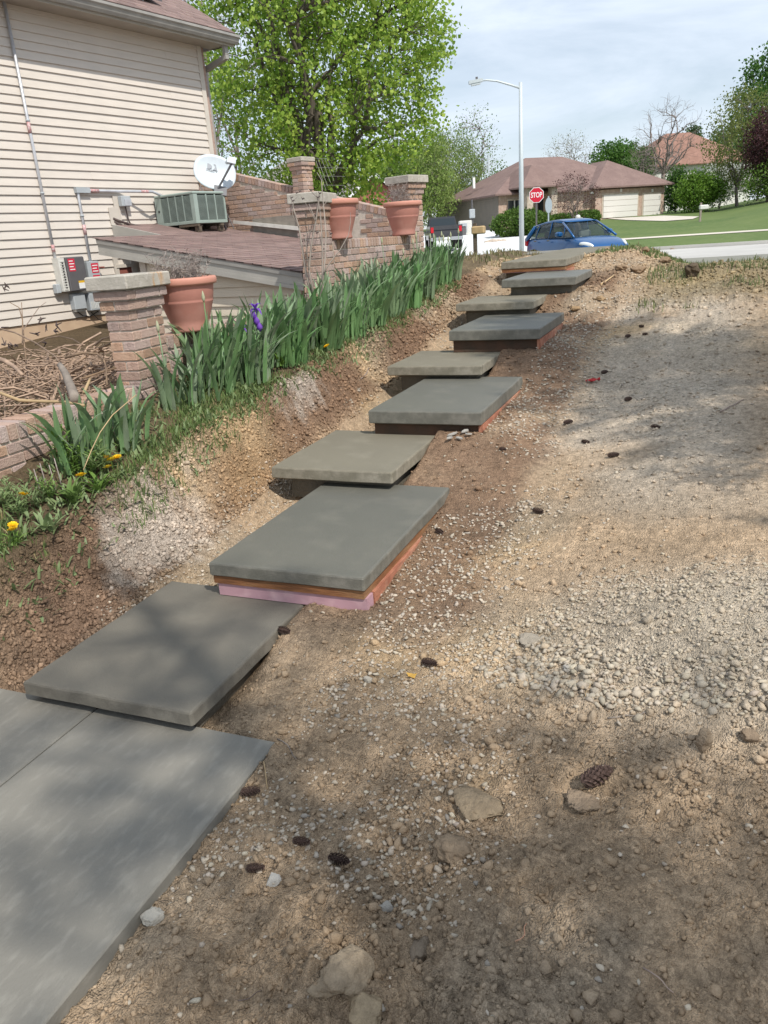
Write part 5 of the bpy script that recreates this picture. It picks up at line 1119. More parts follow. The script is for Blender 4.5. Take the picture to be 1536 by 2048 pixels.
def rock(name, label, px, py, sz, c_, flat=.7, seed=0, cat='clod', lobes=3, elong=1.3, az=0, tall=False):
    r = np.random.default_rng(seed + 400); P_ = hit(px, py)
    import bmesh
    bm_ = bmesh.new(); bmesh.ops.create_icosphere(bm_, subdivisions=4, radius=1)
    V = np.array([v.co[:] for v in bm_.verts])
    for s_, a_ in ((1.1, .5), (2.3, .34), (5, .2), (11, .1)):
        o_ = r.uniform(0, 50, 3); nn = vnoise(V[:, 0] + o_[0] + V[:, 2] * .7, V[:, 1] + o_[1] - V[:, 2] * .6, s_) + vnoise(V[:, 1] + o_[2], V[:, 2] + o_[0], s_); V = V * (1 + a_ * (nn - 1))[:, None]
    # knock flat facets off
    for q_ in range(5):
        d_ = r.normal(0, 1, 3); d_ /= np.linalg.norm(d_); h_ = r.uniform(.6, .85); e_ = V @ d_ - h_; V = V - np.where(e_ > 0, e_ * .85, 0)[:, None] * d_
    V = V * np.array([elong, 1, flat]) * sz / 2
    for v, p in zip(bm_.verts, V): v.co = p
    me = bpy.data.meshes.new(name); bm_.to_mesh(me); bm_.free(); me.shade_smooth() if cat == 'clod' else None
    c_ = tuple(q_ * (.78 if cat == 'clod' else .85) for q_ in c_)
    m_ = mat(name + '_mat', c_, tuple(x_ * .75 for x_ in c_), 30, rough=1, bump=.9, bscale=60, spec=.1) if cat == 'clod' else mat(name + '_mat', c_, tuple(x_ * .85 for x_ in c_), 25, rough=.9, bump=.4, bscale=80)
    o = link(name, me, m_); o.location = (P_[0], P_[1], float(H(P_[0], P_[1])) + sz * flat * .5 * (.75 if tall else .45)); o.rotation_euler = (0, 0, R_(az)); return tag(o, label, cat)
DC = (.3, .22, .145)
rock('dirt_clod', 'round lumpy dirt clod in the foreground centre', 910, 1708, .085, (.4, .3, .205), .8, 1)
rock('dirt_clod', 'largest pale dirt clod at the bottom centre', 690, 1955, .145, (.48, .375, .26), .55, 2, az=60)
rock('dirt_clod', 'yellow pale clod at the bottom edge', 735, 2030, .1, (.52, .4, .26), .6, 3)
rock('dirt_clod', 'upright block-shaped dirt clod at right, throwing a shadow', 1405, 1500, .07, (.4, .31, .22), 1.1, 4, elong=.8, tall=True)
rock('dirt_clod', 'flat clod under the large pine cone', 1165, 1605, .09, (.4, .3, .21), .35, 5)
rock('dirt_clod', 'tall dark sod lump standing on the crest at right', 1382, 553, .2, (.17, .13, .09), 1.05, 6, elong=.9, tall=True)
rock('dirt_clod', 'clod with red straw at the right edge of the foreground', 1500, 1478, .06, (.36, .27, .19), .7, 7)
rock('dirt_clod', 'broad flat clod left of the foreground centre', 950, 1615, .16, (.43, .33, .22), .3, 8)
rock('dirt_clod', 'dark small clod beside the walkway', 840, 1910, .06, (.33, .26, .19), .6, 9, az=70)
rock('limestone_rock', 'flat limestone piece at the left foot of the gravel heap', 1062, 1282, .085, (.44, .38, .3), .4, 10, 'stone', elong=1.6)
rock('limestone_rock', 'white stone below the gravel heap', 1135, 1340, .035, (.5, .46, .4), .8, 11, 'stone')
rock('limestone_rock', 'pale stone in dirt left of the yellow leaf', 737, 1362, .04, (.5, .45, .37), .7, 12, 'stone')
rock('limestone_rock', 'grey stone in the foreground, lower centre', 775, 1823, .035, (.42, .39, .34), .7, 13, 'stone')
rock('limestone_rock', 'white stone at the walkway edge, lower left', 305, 1838, .06, (.46, .43, .37), .6, 14, 'stone')
rock('limestone_rock', 'pale stone next to the half buried pine cone', 548, 1762, .035, (.5, .47, .42), .8, 15, 'stone')
for k, (px, py, sz) in enumerate([(1275, 545, .3), (1240, 540, .25), (1330, 525, .25), (1420, 515, .28), (1345, 500, .3), (1290, 505, .22), (1200, 600, .16), (1150, 620, .16), (1150, 497, .3)]):
    rock('dirt_clod', ['brown clod heap right of the eighth step', 'brown clod beside the long top slab', 'clod below the crest grass', 'flat pale clod in the crest grass', 'clod on the crest skyline', 'clod on the crest left of the sod lump', 'orange clod on gravel right of the seventh step', 'orange clod beside the sixth step', 'clod in front of the blue car'][k], px, py, sz * .62, (.4, .28, .18) if k < 6 else (.48, .33, .19), .6, 20 + k, az=30 * k)
rag = MB(); rv = []
for i in range(9):
    for j in range(5): rv.append((.011 * (i - 4) * 1.3, .012 * (j - 2) * (1 - .08 * i) + .004 * math.sin(i * 1.9), .012 + .011 * math.sin(i * 1.3 + j * 1.7) * (1 if j % 2 else .4) + .012 * (j == 2)))
rag.add(rv, [(i * 5 + j, (i + 1) * 5 + j, (i + 1) * 5 + j + 1, i * 5 + j + 1) for i in range(8) for j in range(4)])
P_ = hit(1187, 765); o = rag.build('rag', M['red_cloth'], None, True); o.location = (P_[0], P_[1], float(H(P_[0], P_[1])) + .004); o.rotation_euler = (0, 0, R_(35)); o.scale = (1.15, 1.2, 1.3); tag(o, 'crumpled red scrap of cloth on the gravel', 'scrap')
P_ = hit(817, 1358); lv = MB().add([(0, 0, .004), (.018, .012, .012), (.04, .006, .02), (.034, -.014, .006), (.012, -.014, .012), (-.014, .01, .016), (-.012, -.01, .008)], [(0, 1, 2), (0, 2, 3), (0, 3, 4), (0, 5, 1), (0, 4, 6)])
M['yleaf'] = mat('yleaf', (.6, .36, .08), rough=.6); o = lv.build('dry_leaf', M['yleaf']); o.location = (P_[0], P_[1], float(H(P_[0], P_[1])) + .005); tag(o, 'curled yellow leaf beside a pine cone', 'leaf')
def stick(label, a_, b_, r_=.003, m_='twig', bend=.01):
    A = hit(*a_); B = hit(*b_); P_ = []
    for t_ in np.linspace(0, 1, 7):
        q = A * (1 - t_) + B * t_; q[0] += bend * math.sin(t_ * 5); q[2] = float(H(q[0], q[1])) + r_ * 1.2; P_.append(q)
    P_ = np.array(P_); P_[:, 2] = np.maximum(P_[:, 2], np.linspace(P_[0, 2], P_[-1, 2], 7)); return tag(MB().tube(P_, list(np.linspace(r_, r_ * .6, 7)), 6).build('stick', M[m_], None, True), label, 'stick', 'sticks on the dirt')
stick('dark straight twig lying low in the right foreground', (1285, 1945), (1355, 1995), .0022)
stick('pale stick with bark lying below the gravel heap', (1215, 1442), (1310, 1430), .0035, 'twig_grey')
stick('upright pale splinter below the gravel heap', (1175, 1365), (1176, 1395), .0025, 'straw')
stick('long pale reed along the walkway edge', (372, 1690), (480, 1608), .003, 'straw', .004)
stick('pale reed standing off the walkway corner', (527, 1525), (536, 1580), .003, 'straw', .002)
stick('wooden stake lying beside the eighth step', (1202, 572), (1228, 553), .012, 'straw', .0)
stick('reddish dry pine needles in the right foreground', (1030, 1890), (1060, 1850), .0018, 'form_red')
stick('thin twig near the bottom centre', (470, 2005), (530, 1985), .0018)
stick('thin twig on the bare slope at right', (1440, 825), (1490, 800), .005)
stick('twig stuck in the trench bank left of the fifth step', (722, 760), (745, 737), .006)
stick('brown root beside the walkway', (555, 1480), (600, 1520), .003, 'twig_grey', .015)
for k, (px, py) in enumerate([(905, 872), (918, 880), (930, 868), (938, 874), (900, 884)]):
    P_ = hit(px, py); r = random.Random(k); n_ = 6; pts = [(.055 * r.uniform(.6, 1.1) * math.cos(6.28 * i / n_) * 1.5, .045 * r.uniform(.6, 1.1) * math.sin(6.28 * i / n_)) for i in range(n_)]
    o = MB().prism(pts, 2, 0, .012).build('concrete_shard', M['shard']); o.location = (P_[0], P_[1], float(H(P_[0], P_[1])) + .008 + .004 * k); o.rotation_euler = (r.gauss(0, .15), r.gauss(0, .15), r.uniform(0, 6)); o.scale = (.5, .5, .8)
    tag(o, ['leftmost', 'middle', 'rear', 'rightmost', 'front'][k] + ' of the pale concrete shards right of the third step', 'shard', 'concrete shards')
# ------------------------------------------------------------------ street and lawns beyond the crest
FY = [26.4, 30, 40, 41.5, 48, 57, 69, 76, 100, 140, 400]; FZ = [.62, .6, .6, .78, 1.12, 1.6, 2.15, 2.5, 3.0, 3.4, 4]
def far_z(x, y):
    z = np.interp(y, FY, FZ); return z + np.clip((np.asarray(x, float) - .8) * .13, 0, 1.3) * sstep(48, 58, y)
fx = np.concatenate([np.linspace(-160, -32, 20), np.linspace(-30, 14, 120), np.linspace(16, 120, 20)]); fy = np.concatenate([np.linspace(26.4, 90, 200), np.linspace(94, 420, 20)])
X, Y = np.meshgrid(fx, fy); Z = far_z(X, Y); nr, nc = X.shape; idx = np.arange(nr * nc).reshape(nr, nc)
F = np.stack([idx[:-1, :-1], idx[:-1, 1:], idx[1:, 1:], idx[1:, :-1]], -1).reshape(-1, 4)
tag(link('lawn', npmesh('lawn', np.stack([X, Y, Z], -1).reshape(-1, 3), F, None, True), M['lawn']), 'mown green lawns on the far side of the street', kind='structure')
def drape(name, poly, m_, label, h=.06, res=.6, kerb=None):
    # sheet of small quads over the far terrain inside a plan polygon
    poly = np.array(poly, float)[:, :2]; x0_, y0_ = poly.min(0); x1_, y1_ = poly.max(0)
    import bmesh
    bm_ = bmesh.new(); vs = [bm_.verts.new((p[0], p[1], 0)) for p in poly]; bm_.faces.new(vs)
    for ax, (lo, hi) in ((0, (x0_, x1_)), (1, (y0_, y1_))):
        n_ = int((hi - lo) / 2.0)
        for k in range(1, n_ + 1):
            c_ = [0, 0, 0]; c_[ax] = lo + (hi - lo) * k / (n_ + 1); nn = [0, 0, 0]; nn[ax] = 1
            bmesh.ops.bisect_plane(bm_, geom=bm_.verts[:] + bm_.edges[:] + bm_.faces[:], plane_co=c_, plane_no=nn)
    for v in bm_.verts: v.co.z = float(far_z(v.co.x, v.co.y)) + h
    me = bpy.data.meshes.new(name); bm_.normal_update(); bm_.to_mesh(me); bm_.free()
    return tag(link(name, me, m_), label, kind='structure')
drape('street', [(-150, 26.6), (110, 26.6), (110, 40.2), (-150, 40.2)], M['street'], 'pale concrete street behind the crest', .03)
for nm, ya in (('kerb', 40.25), ('kerb', 26.3)):
    mb = MB(); mb.box(-150, 110, ya, ya + .18, .4, .8); tag(mb.build(nm, M['street']), 'concrete kerb of the street', kind='structure')
drape('far_sidewalk', [(-4.5, 47.0), (110, 47.0), (110, 48.1), (-4.5, 48.1)], M['drive'], 'thin pale pavement across the far lawn', .025)
def fpx(px, py):
    r = ray(px, py); ts = np.linspace(20, 140, 2400); P_ = CPOS + ts[:, None] * (r / FPX); d_ = P_[:, 2] - far_z(P_[:, 0], P_[:, 1]); i = int(np.argmax(d_ < 0)); return P_[i]
def fatd(px, d): # plan position at a depth, standing on the far terrain
    P_ = atd(px, 440, d); return np.array([P_[0], P_[1], float(far_z(P_[0], P_[1]))])

# ---- house across the street
ca, sa = math.cos(R_(22.7 + 18)), math.sin(R_(22.7 + 18))
HC = atd(998, 455, 65); HBZ = 2.45
hh = thing('far_house', 'brown hip-roofed brick house with two garage doors across the street', 'house', (HC[0], HC[1], HBZ), R_(22.7 + 18))
def fh(px, py, v0=0):
    p0 = np.array([HC[0] - sa * v0, HC[1] + ca * v0, 0]); n_ = np.array([-sa, ca, 0]); q = onplane(px, py, p0, n_); d_ = q - np.array([HC[0], HC[1], HBZ]); return d_[0] * ca + d_[1] * sa, d_[2]
EH = fh(998, 392)[1]; GU0, GU1 = fh(1190, 430, -.6)[0], fh(1326, 430, -.6)[0]; EU = fh(1110, 430)[0]
MB().box(0, GU0 + .1, 0, 13, -1.2, EH).build('wall', M['far_brick'], hh)
MB().box(-.04, 0, .0, 13, -1.2, EH).build('siding_wall', M['far_siding'], hh)
for k in range(13): MB().box(-.075, -.041, 0, 13, .0 + k * EH / 13, .025 + k * EH / 13).build('siding_lap', M['far_siding'], hh)
MB().box(GU0, GU1, -.6, 9, -1.2, EH + .1).build('garage_wall', M['far_brick'], hh)
def hip(name, u0, u1, v0, v1, ze, h_, m_, over=.5, parent=hh, rs=None):
    u0 -= over; u1 += over; v0 -= over; v1 += over; d_ = min(u1 - u0, v1 - v0) / 2
    if u1 - u0 >= v1 - v0: r0, r1 = (u0 + d_, (v0 + v1) / 2), (u1 - d_, (v0 + v1) / 2)
    else: r0, r1 = ((u0 + u1) / 2, v0 + d_), ((u0 + u1) / 2, v1 - d_)
    V = [(u0, v0, ze), (u1, v0, ze), (u1, v1, ze), (u0, v1, ze), (u0, v0, ze + .12), (u1, v0, ze + .12), (u1, v1, ze + .12), (u0, v1, ze + .12), (*r0, ze + h_), (*r1, ze + h_)]
    f = [(0, 3, 2, 1), (0, 1, 5, 4), (1, 2, 6, 5), (2, 3, 7, 6), (3, 0, 4, 7)]
    if u1 - u0 >= v1 - v0: f += [(4, 5, 9, 8), (5, 6, 9), (6, 7, 8, 9), (7, 4, 8)]
    else: f += [(4, 5, 8), (5, 6, 9, 8), (6, 7, 9), (7, 4, 8, 9)]
    return MB().add(V, f).build(name, m_, parent)
rf = hip('roof', 0, GU1 - .8, 0, 11.5, EH, fh(1100, 314, 5.7)[1] - EH, M['far_roof'], .6)
hip('garage_roof', GU0, GU1, -.6, 9, EH + .1, fh(1205, 323, 4)[1] - EH - .1, M['far_roof'], .6)
PU0, PU1 = fh(1048, 400, -1.6)[0], fh(1118, 400, -1.6)[0]
hip('porch_roof', PU0, PU1, -1.6, 4, fh(1118, 371, -1.6)[1] - .1, 1.9, M['far_roof'], .5)
cu_ = fh(1107, 430, -1.5)[0]
for uu in (cu_ - .25, PU0 + .3): MB().box(uu, uu + .55, -1.6, -1.05, -1.2, fh(1118, 371, -1.6)[1] - .1).build('porch_column', M['far_stone'], hh)
e0, e1 = fh(1076, 430)[0], fh(1086, 430)[0]; dr = MB().box(e0, e1, -.05, -.01, -.1, 2.1).build('door', M['black'], hh); MB().box(e0 + .15, e1 - .15, -.08, -.051, .1, 1.9).build('glass_panel', M['glass'], dr)
w0, w1 = fh(1016, 402), fh(1041, 420); zq0, zq1 = fh(1028, 420)[1], fh(1028, 401)[1]
wd = MB().box(w0[0], w1[0], -.03, -.005, zq0, zq1).build('window', M['glass'], hh); MB().box((w0[0] + w1[0]) / 2 - .05, (w0[0] + w1[0]) / 2 + .05, -.06, -.031, zq0, zq1).build('mullion', M['garage'], wd); MB().box(w0[0] - .1, w1[0] + .1, -.07, -.006, zq1 + .001, zq1 + .14).build('lintel', M['far_stone'], wd)
for (pa, pb, lab) in [(1206, 1274, 'wide'), (1286, 1319, 'narrow')]:
    u0, u1 = fh(pa, 412, -.6)[0], fh(pb, 412, -.6)[0]; zt_ = fh((pa + pb) / 2, 388, -.6)[1]; zb_ = fh((pa + pb) / 2, 434, -.6)[1]
    gd = MB().box(u0 - .12, u1 + .12, -.64, -.602, zb_, zt_ + .12).build('garage_door', M['far_stone'], hh)
    for k in range(4): MB().box(u0, u1, -.68, -.641, zb_ + (zt_ - zb_) * k / 4, zb_ + (zt_ - zb_) * (k + 1) / 4 - .025).build('panel', M['garage'], gd)
    MB().box((u0 + u1) / 2 - .1, (u0 + u1) / 2 + .1, -.68, -.641, zt_ + .16, zt_ + .42).build('keystone', M['garage'], gd)
MB().box(GU0 - .5, GU0 - .25, -.7, -.62, EH - .25, EH - .1).build('flood_lamp', M['white'], hh)
MB().tube([(1.3, 4.3, EH + 2.0), (1.3, 4.3, EH + 3.6)], .09, 8).build('vent_pipe', M['galv'], hh); MB().box(.3, .5, 5.4, 5.6, EH + 1.0, EH + 1.9).build('roof_vent', M['white'], hh)
u_ = fh(1180, 430)[0]
drape('driveway', [fpx(1212, 438), fpx(1326, 432), fpx(1398, 434), fpx(1385, 439), fpx(1330, 443), fpx(1255, 441)], M['drive'], 'pale driveway in front of the garage doors', .04)
drape('white_driveway', [(-8.2, 40.4, 0), (-4.9, 40.4, 0), fpx(1008, 463), fpx(1000, 456), fpx(925, 456), (-26, 58, 0), (-22, 46, 0), (-14, 40.4, 0)], M['whiteconc'], 'bright white concrete driveway left of the blue car', .04)
ac2 = fatd(930, 62); t = thing('condenser', 'white outdoor unit at the foot of the grey siding wall', 'air conditioner', ac2, R_(22.7)); MB().bevbox(-.5, .5, -.4, .4, 0, 1.1, .05).build('cabinet', M['offwhite'], t); MB().box(-.4, .1, -.42, -.401, .2, .9).build('grille', M['grey_box'], t)
ac3 = fatd(945, 63); t = thing('utility_meter', 'dark utility meter pole on the grey siding wall', 'meter', ac3, R_(22.7)); MB().tube([(.0, 0, 0), (0, 0, 2.6)], .07, 8).build('riser', M['dark_grey'], t); MB().bevbox(-.25, .2, -.2, .1, 1.2, 1.9, .04).build('meter', M['grey_box'], t)
ac4 = fatd(908, 61.5); t = thing('condenser', 'low grey outdoor unit beside the pickup truck', 'air conditioner', ac4, R_(22.7)); MB().bevbox(-.9, .9, -.4, .4, 0, .7, .05).build('cabinet', M['dark_grey'], t); MB().bevbox(-.95, .95, -.45, .45, .7, .78, .03).build('lid', M['grey_box'], t)

# ---- second house behind, far right
h2 = atd(1410, 400, 105); t2 = thing('far_house', 'pale stone house with reddish hip roof behind the bare tree', 'house', (h2[0], h2[1], 3.2), R_(30))
MB().box(-9, 6.5, 0, 12, -1, 5.6).build('wall', M['offwhite'], t2); hip('roof', -9, 6.5, 0, 12, 5.6, 4.6, M['far_roof2'], .7, t2)
for uu in (-5, -1.5, 2.0, 4.3): wd = MB().box(uu, uu + 1.0, -.06, -.01, 3.2, 4.8).build('window', M['glass'], t2); MB().box(uu - .1, uu + 1.1, -.1, -.061, 3.05, 3.19).build('sill', M['white'], wd)
MB().box(1.2, 4.6, -.06, -.01, -.3, 2.1).build('garage_door', M['garage'], t2)
# ---- brick house with gable behind the maple
g3 = atd(745, 400, 45); t3 = thing('far_house', 'red brick house with grey roof and white-trimmed gable behind the maple', 'house', (g3[0], g3[1], 1.6), R_(28))
MB().box(-9, 1.6, 0, 9, -1, 2.5).build('wall', M['red_brick'], t3); hip('roof', -9, 1.6, 0, 9, 2.5, 3.1, M['far_roof3'], .4, t3)
MB().prism([(-1.5, -1), (1.5, -1), (1.5, 2.6), (0, 3.75), (-1.5, 2.6)], 1, -1.4, 1.4).build('gable_wall', M['red_brick'], t3)
MB().add([(-2.1, -1.7, 2.3), (0, -1.7, 3.95), (0, 3.5, 3.95), (-2.1, 3.5, 2.3), (-2.1, -1.7, 2.2), (0, -1.7, 3.83), (0, 3.5, 3.83), (-2.1, 3.5, 2.2)], [(0, 1, 2, 3), (7, 6, 5, 4), (0, 4, 5, 1), (1, 5, 6, 2), (2, 6, 7, 3), (3, 7, 4, 0)]).add([(2.1, -1.7, 2.3), (0.001, -1.7, 3.95), (0.001, 3.5, 3.95), (2.1, 3.5, 2.3), (2.1, -1.7, 2.2), (0.001, -1.7, 3.83), (0.001, 3.5, 3.83), (2.1, 3.5, 2.2)], [(3, 2, 1, 0), (4, 5, 6, 7), (1, 5, 4, 0), (2, 6, 5, 1), (3, 7, 6, 2), (0, 4, 7, 3)]).build('gable_roof', M['far_roof3'], t3)
MB().prism([(-2.1, 2.18), (-2.1, 2.36), (0, 4.0), (2.1, 2.36), (2.1, 2.18), (0, 3.8)], 1, -1.76, -1.7).build('bargeboard', M['white'], t3)
wd = MB().box(-.55, .55, -1.46, -1.41, .6, 2.1).build('window', M['white'], t3)
for a_ in (-.45, .03):
    for b_ in (.7, 1.4): MB().box(a_, a_ + .42, -1.5, -1.461, b_, b_ + .6).build('pane', M['glass'], wd)
MB().box(-.12, .12, -1.46, -1.41, 2.3, 2.6).build('keystone', M['white'], t3)

# ---- blue hatchback
def sect_body(name, secs, m_, parent, smooth=True):
    # secs: list of (x, [(y, z), ...]) half outlines, mirrored; lofted along x
    V = []; n_ = None
    for x_, hf in secs:
        ring = [(x_, y_, z_) for y_, z_ in hf] + [(x_, -y_, z_) for y_, z_ in reversed(hf)]; n_ = len(ring); V += ring
    f = [(i * n_ + j, i * n_ + (j + 1) % n_, (i + 1) * n_ + (j + 1) % n_, (i + 1) * n_ + j) for i in range(len(secs) - 1) for j in range(n_)]
    f += [tuple(range(n_ - 1, -1, -1)), tuple(range((len(secs) - 1) * n_, len(secs) * n_))]
    o = MB().add(V, f).build(name, m_, parent, smooth)
    md = o.modifiers.new('Subdivision', 'SUBSURF'); md.levels = 2; md.render_levels = 2; return o
CP = atd(1150, 470, 25.3); CP[2] = float(far_z(CP[0], CP[1])) + .06
car = thing('car', 'blue hatchback car standing in the street behind the crest', 'car', CP, R_(-52))
def body_sec(x_, zt_, w_, zb_=.22): return (x_, [(w_ * .55, zb_), (w_ * .97, zb_ + .06), (w_, .45), (w_ * .985, .68), (w_ * .93, zt_ - .05), (w_ * .8, zt_), (w_ * .3, zt_ + .02)])
body = sect_body('body', [body_sec(-2.1, .84, .66, .34), body_sec(-2.04, .95, .76, .3), body_sec(-1.7, .99, .83), body_sec(-.9, .97, .85), body_sec(0, .95, .85), body_sec(.75, .94, .85), body_sec(1.2, .93, .84), body_sec(1.6, .85, .82), body_sec(1.98, .72, .76, .25), body_sec(2.14, .6, .62, .3)], M['car_blue'], car)
def cab_sec(x_, zt_, wt, wb=.78): return (x_, [(wb, .9), (wb * .99, .96), (wt + .03, zt_ - .1), (wt, zt_ - .03), (wt * .8, zt_), (wt * .3, zt_ + .01)])
# greenhouse: glass shell, then roof and pillars on top
glass = sect_body('windows', [cab_sec(-1.93, 1.0, .7), cab_sec(-1.55, 1.37, .6), cab_sec(-1.0, 1.455, .585), cab_sec(-.2, 1.49, .585), cab_sec(.25, 1.42, .58), cab_sec(.8, 1.14, .66), cab_sec(1.22, .94, .72)], M['glass_car'] if 'glass_car' in M else M['glass'], car)
roofp = sect_body('roof', [(-1.72, [(.56, 1.27), (.53, 1.3), (.3, 1.315)]), (-1.5, [(.6, 1.37), (.55, 1.425), (.3, 1.44)]), (-.9, [(.605, 1.43), (.56, 1.49), (.3, 1.505)]), (-.2, [(.605, 1.46), (.56, 1.515), (.3, 1.53)]), (.2, [(.595, 1.42), (.56, 1.465), (.3, 1.48)]), (.3, [(.585, 1.385), (.55, 1.42), (.3, 1.43)])], M['car_blue'], car)
for s_ in (-1, 1):
    def pil(pts, r_, nm='pillar'): MB().tube([(x_, s_ * y_, z_) for x_, y_, z_ in pts], r_, 6).build(nm, M['car_blue'], car, True)
    pil([(.28, .6, 1.4), (.8, .675, 1.16), (1.25, .745, .93)], .035); pil([(.28, .6, 1.4), (-.2, .617, 1.45), (-.9, .617, 1.43), (-1.5, .62, 1.36), (-1.72, .6, 1.26)], .028, 'roof_rail'); pil([(-.35, .62, 1.45), (-.38, .75, .94)], .03); pil([(-1.22, .62, 1.4), (-1.3, .76, .94)], .022); pil([(-1.6, .6, 1.33), (-1.85, .74, 1.02), (-1.98, .76, .92)], .075)
    pil([(.55, .67, 1.26), (.6, .755, .94)], .015)
    MB().bevbox(.45, .68, s_ * .9 - .1, s_ * .9 + .1, .97, 1.13, .04).build('mirror', M['car_blue'], car)
    hl_ = MB(); hl_.lathe([(.13 * math.cos(q_), .13 * math.sin(q_)) for q_ in np.linspace(-1.5, 1.5, 9)], 16); hl_.v = [(1.83 + x_ * 1.9 - s_ * y_ * .5, s_ * .66 + y_ * .75 - s_ * x_ * .55, .705 + z_ * .62 - x_ * .35) for x_, y_, z_ in hl_.v]; hl_.build('headlight', M['headlight'], car)
    MB().bevbox(-2.09, -1.9, s_ * .72 - .07, s_ * .72 + .07, .72, .98, .03).build('tail_light', M['lamp_red'], car)
    for xx in (-.28, -1.2): MB().bevbox(xx - .02, xx + .14, s_ * .865 - .02, s_ * .865 + .02, .86, .9, .01).build('door_handle', M['dark_grey'], car)
    for xx in (-1.27, 1.33):
        wl_ = MB().tube([(xx, s_ * .66, .31), (xx, s_ * .87, .31)], .31, 24).build('wheel', M['rubber'], car); MB().tube([(xx, s_ * .86, .31), (xx, s_ * .88, .31)], .2, 16).build('rim', M['steel'], wl_)
for (xx, yy, m_) in [(-.0, -.36, 'seat_grey'), (0, .36, 'seat_pale'), (-.95, -.36, 'seat_grey'), (-.95, .36, 'seat_grey')]:
    MB().bevbox(xx - .12, xx + .06, yy - .22, yy + .22, .7, 1.15, .05).bevbox(xx - .08, xx + .02, yy - .12, yy + .12, 1.16, 1.32, .04).build('seat', M[m_], car)
# ---- pickup
TP = fatd(884, 47); tr = thing('pickup_truck', 'dark grey pickup truck on the white driveway at left', 'truck', (TP[0], TP[1], TP[2] + .08), R_(112))
MB().bevbox(-2.7, 2.7, -.95, .95, .5, 1.1, .08).build('body', M['truck'], tr); MB().hexa([(-.4, -.9, 1.1), (1.5, -.9, 1.1), (1.5, .9, 1.1), (-.4, .9, 1.1), (-.3, -.75, 1.85), (.9, -.75, 1.85), (.9, .75, 1.85), (-.3, .75, 1.85)]).build('cab', M['truck'], tr)
MB().hexa([(-.42, -.8, 1.2), (-.4, -.8, 1.2), (-.4, .8, 1.2), (-.42, .8, 1.2), (-.34, -.7, 1.75), (-.31, -.7, 1.75), (-.31, .7, 1.75), (-.34, .7, 1.75)]).build('rear_window', M['glass'], tr)
for s_ in (-1, 1):
    MB().box(-2.7, -.45, s_ * .95 - .05 * (s_ > 0), s_ * .95 + .05 * (s_ < 0), 1.1, 1.32).build('bed_side', M['truck'], tr); MB().hexa([(-.2, s_ * .88, 1.22), (1.2, s_ * .88, 1.22), (1.2, s_ * .9, 1.22), (-.2, s_ * .9, 1.22), (-.15, s_ * .77, 1.72), (.85, s_ * .77, 1.72), (.85, s_ * .8, 1.72), (-.15, s_ * .8, 1.72)]).build('side_window', M['glass'], tr)
    MB().box(-2.74, -2.69, s_ * .82 - .08, s_ * .82 + .08, .95, 1.25).build('tail_light', M['lamp_red'], tr)
    for xx in (-1.7, 1.7): wl_ = MB().tube([(xx, s_ * .7, .4), (xx, s_ * .97, .4)], .4, 20).build('wheel', M['rubber'], tr); MB().tube([(xx, s_ * .96, .4), (xx, s_ * .985, .4)], .24, 14).build('rim', M['steel'], wl_)
MB().box(-2.72, -2.66, -.9, .9, 1.1, 1.32).build('tailgate', M['truck'], tr); MB().bevbox(-2.85, -2.68, -.95, .95, .5, .68, .03).build('bumper', M['steel'], tr); MB().box(-2.87, -2.851, -.2, .2, .55, .66).build('plate', M['white'], tr)

# ---- street furniture
SLP_ = fatd(1043, 31); top = atd(1031, 181, 31)
lamp = thing('street_lamp', 'tall pale metal street lamp with curved arm', 'street lamp', SLP_)
hh_ = top[2] - SLP_[2]; tdx = top - SLP_
MB().tube([(0, 0, -.3), (0, 0, hh_ * .5), (0, 0, hh_)], [.105, .09, .065], 14).build('pole', M['galv'], lamp, True)
MB().lathe([(.2, 0), (.2, .15), (.15, .2)], 14).build('base', M['galv'], lamp)
axd = -(CR @ np.array([1, 0, 0])); ap = [np.array([0, 0, hh_ - .2])] + [np.array([axd[0] * q, axd[1] * q, hh_ - .18 + e]) for q, e in ((.4, .12), (.9, .28), (1.3, .34), (1.6, .33))]
MB().tube(ap, [.045, .04, .036, .034, .034], 8).build('arm', M['galv'], lamp, True)
hd_ = ap[-1]; T2 = Matrix.Translation(hd_) @ Matrix.Rotation(math.atan2(axd[1], axd[0]), 4, 'Z') @ Matrix.Rotation(.12, 4, 'Y')
MB().box(-.15, .38, -.11, .11, -.05, .06, T2).box(-.05, .3, -.09, .09, -.12, -.05, T2).build('lamp_head', M['galv'], lamp); MB().box(.02, .1, -.04, .04, .06, .15, T2).build('photocell', M['dark_grey'], lamp)
SG = fatd(1073, 34); sc_ = atd(1072, 391, 34)
sg = thing('stop_sign', 'red octagonal stop sign on a thin post behind the blue car', 'sign', SG, R_(9))
zs = sc_[2] - SG[2]; R8 = .31
oct_ = [(R8 / math.cos(math.pi / 8) * math.cos(math.pi / 8 + k * math.pi / 4), zs + R8 / math.cos(math.pi / 8) * math.sin(math.pi / 8 + k * math.pi / 4)) for k in range(8)]
pn = MB().prism(oct_, 1, -.06, -.05).build('border', M['white'], sg)
oc2 = [(x_ * .92, zs + (z_ - zs) * .92) for x_, z_ in oct_]; pn2 = MB().prism(oc2, 1, -.066, -.0605).build('panel', M['sign_red'], sg)
text('lettering', 'STOP', .29, pn2, Matrix.Translation((0, -.068, zs - .005)) @ Matrix.Rotation(math.pi / 2, 4, 'X') @ Matrix.Diagonal((.7, 1, 1, 1)), M['white'], .002, .006)
MB().box(-.035, .035, -.045, .0, -.3, zs + .35).build('post', M['dark_grey'], sg)
OV_ = fatd(1097, 36); sc_ = atd(1097, 411, 36); ov = thing('round_sign', 'grey back of an oval sign right of the stop sign', 'sign', OV_, R_(20)); zs = sc_[2] - OV_[2]
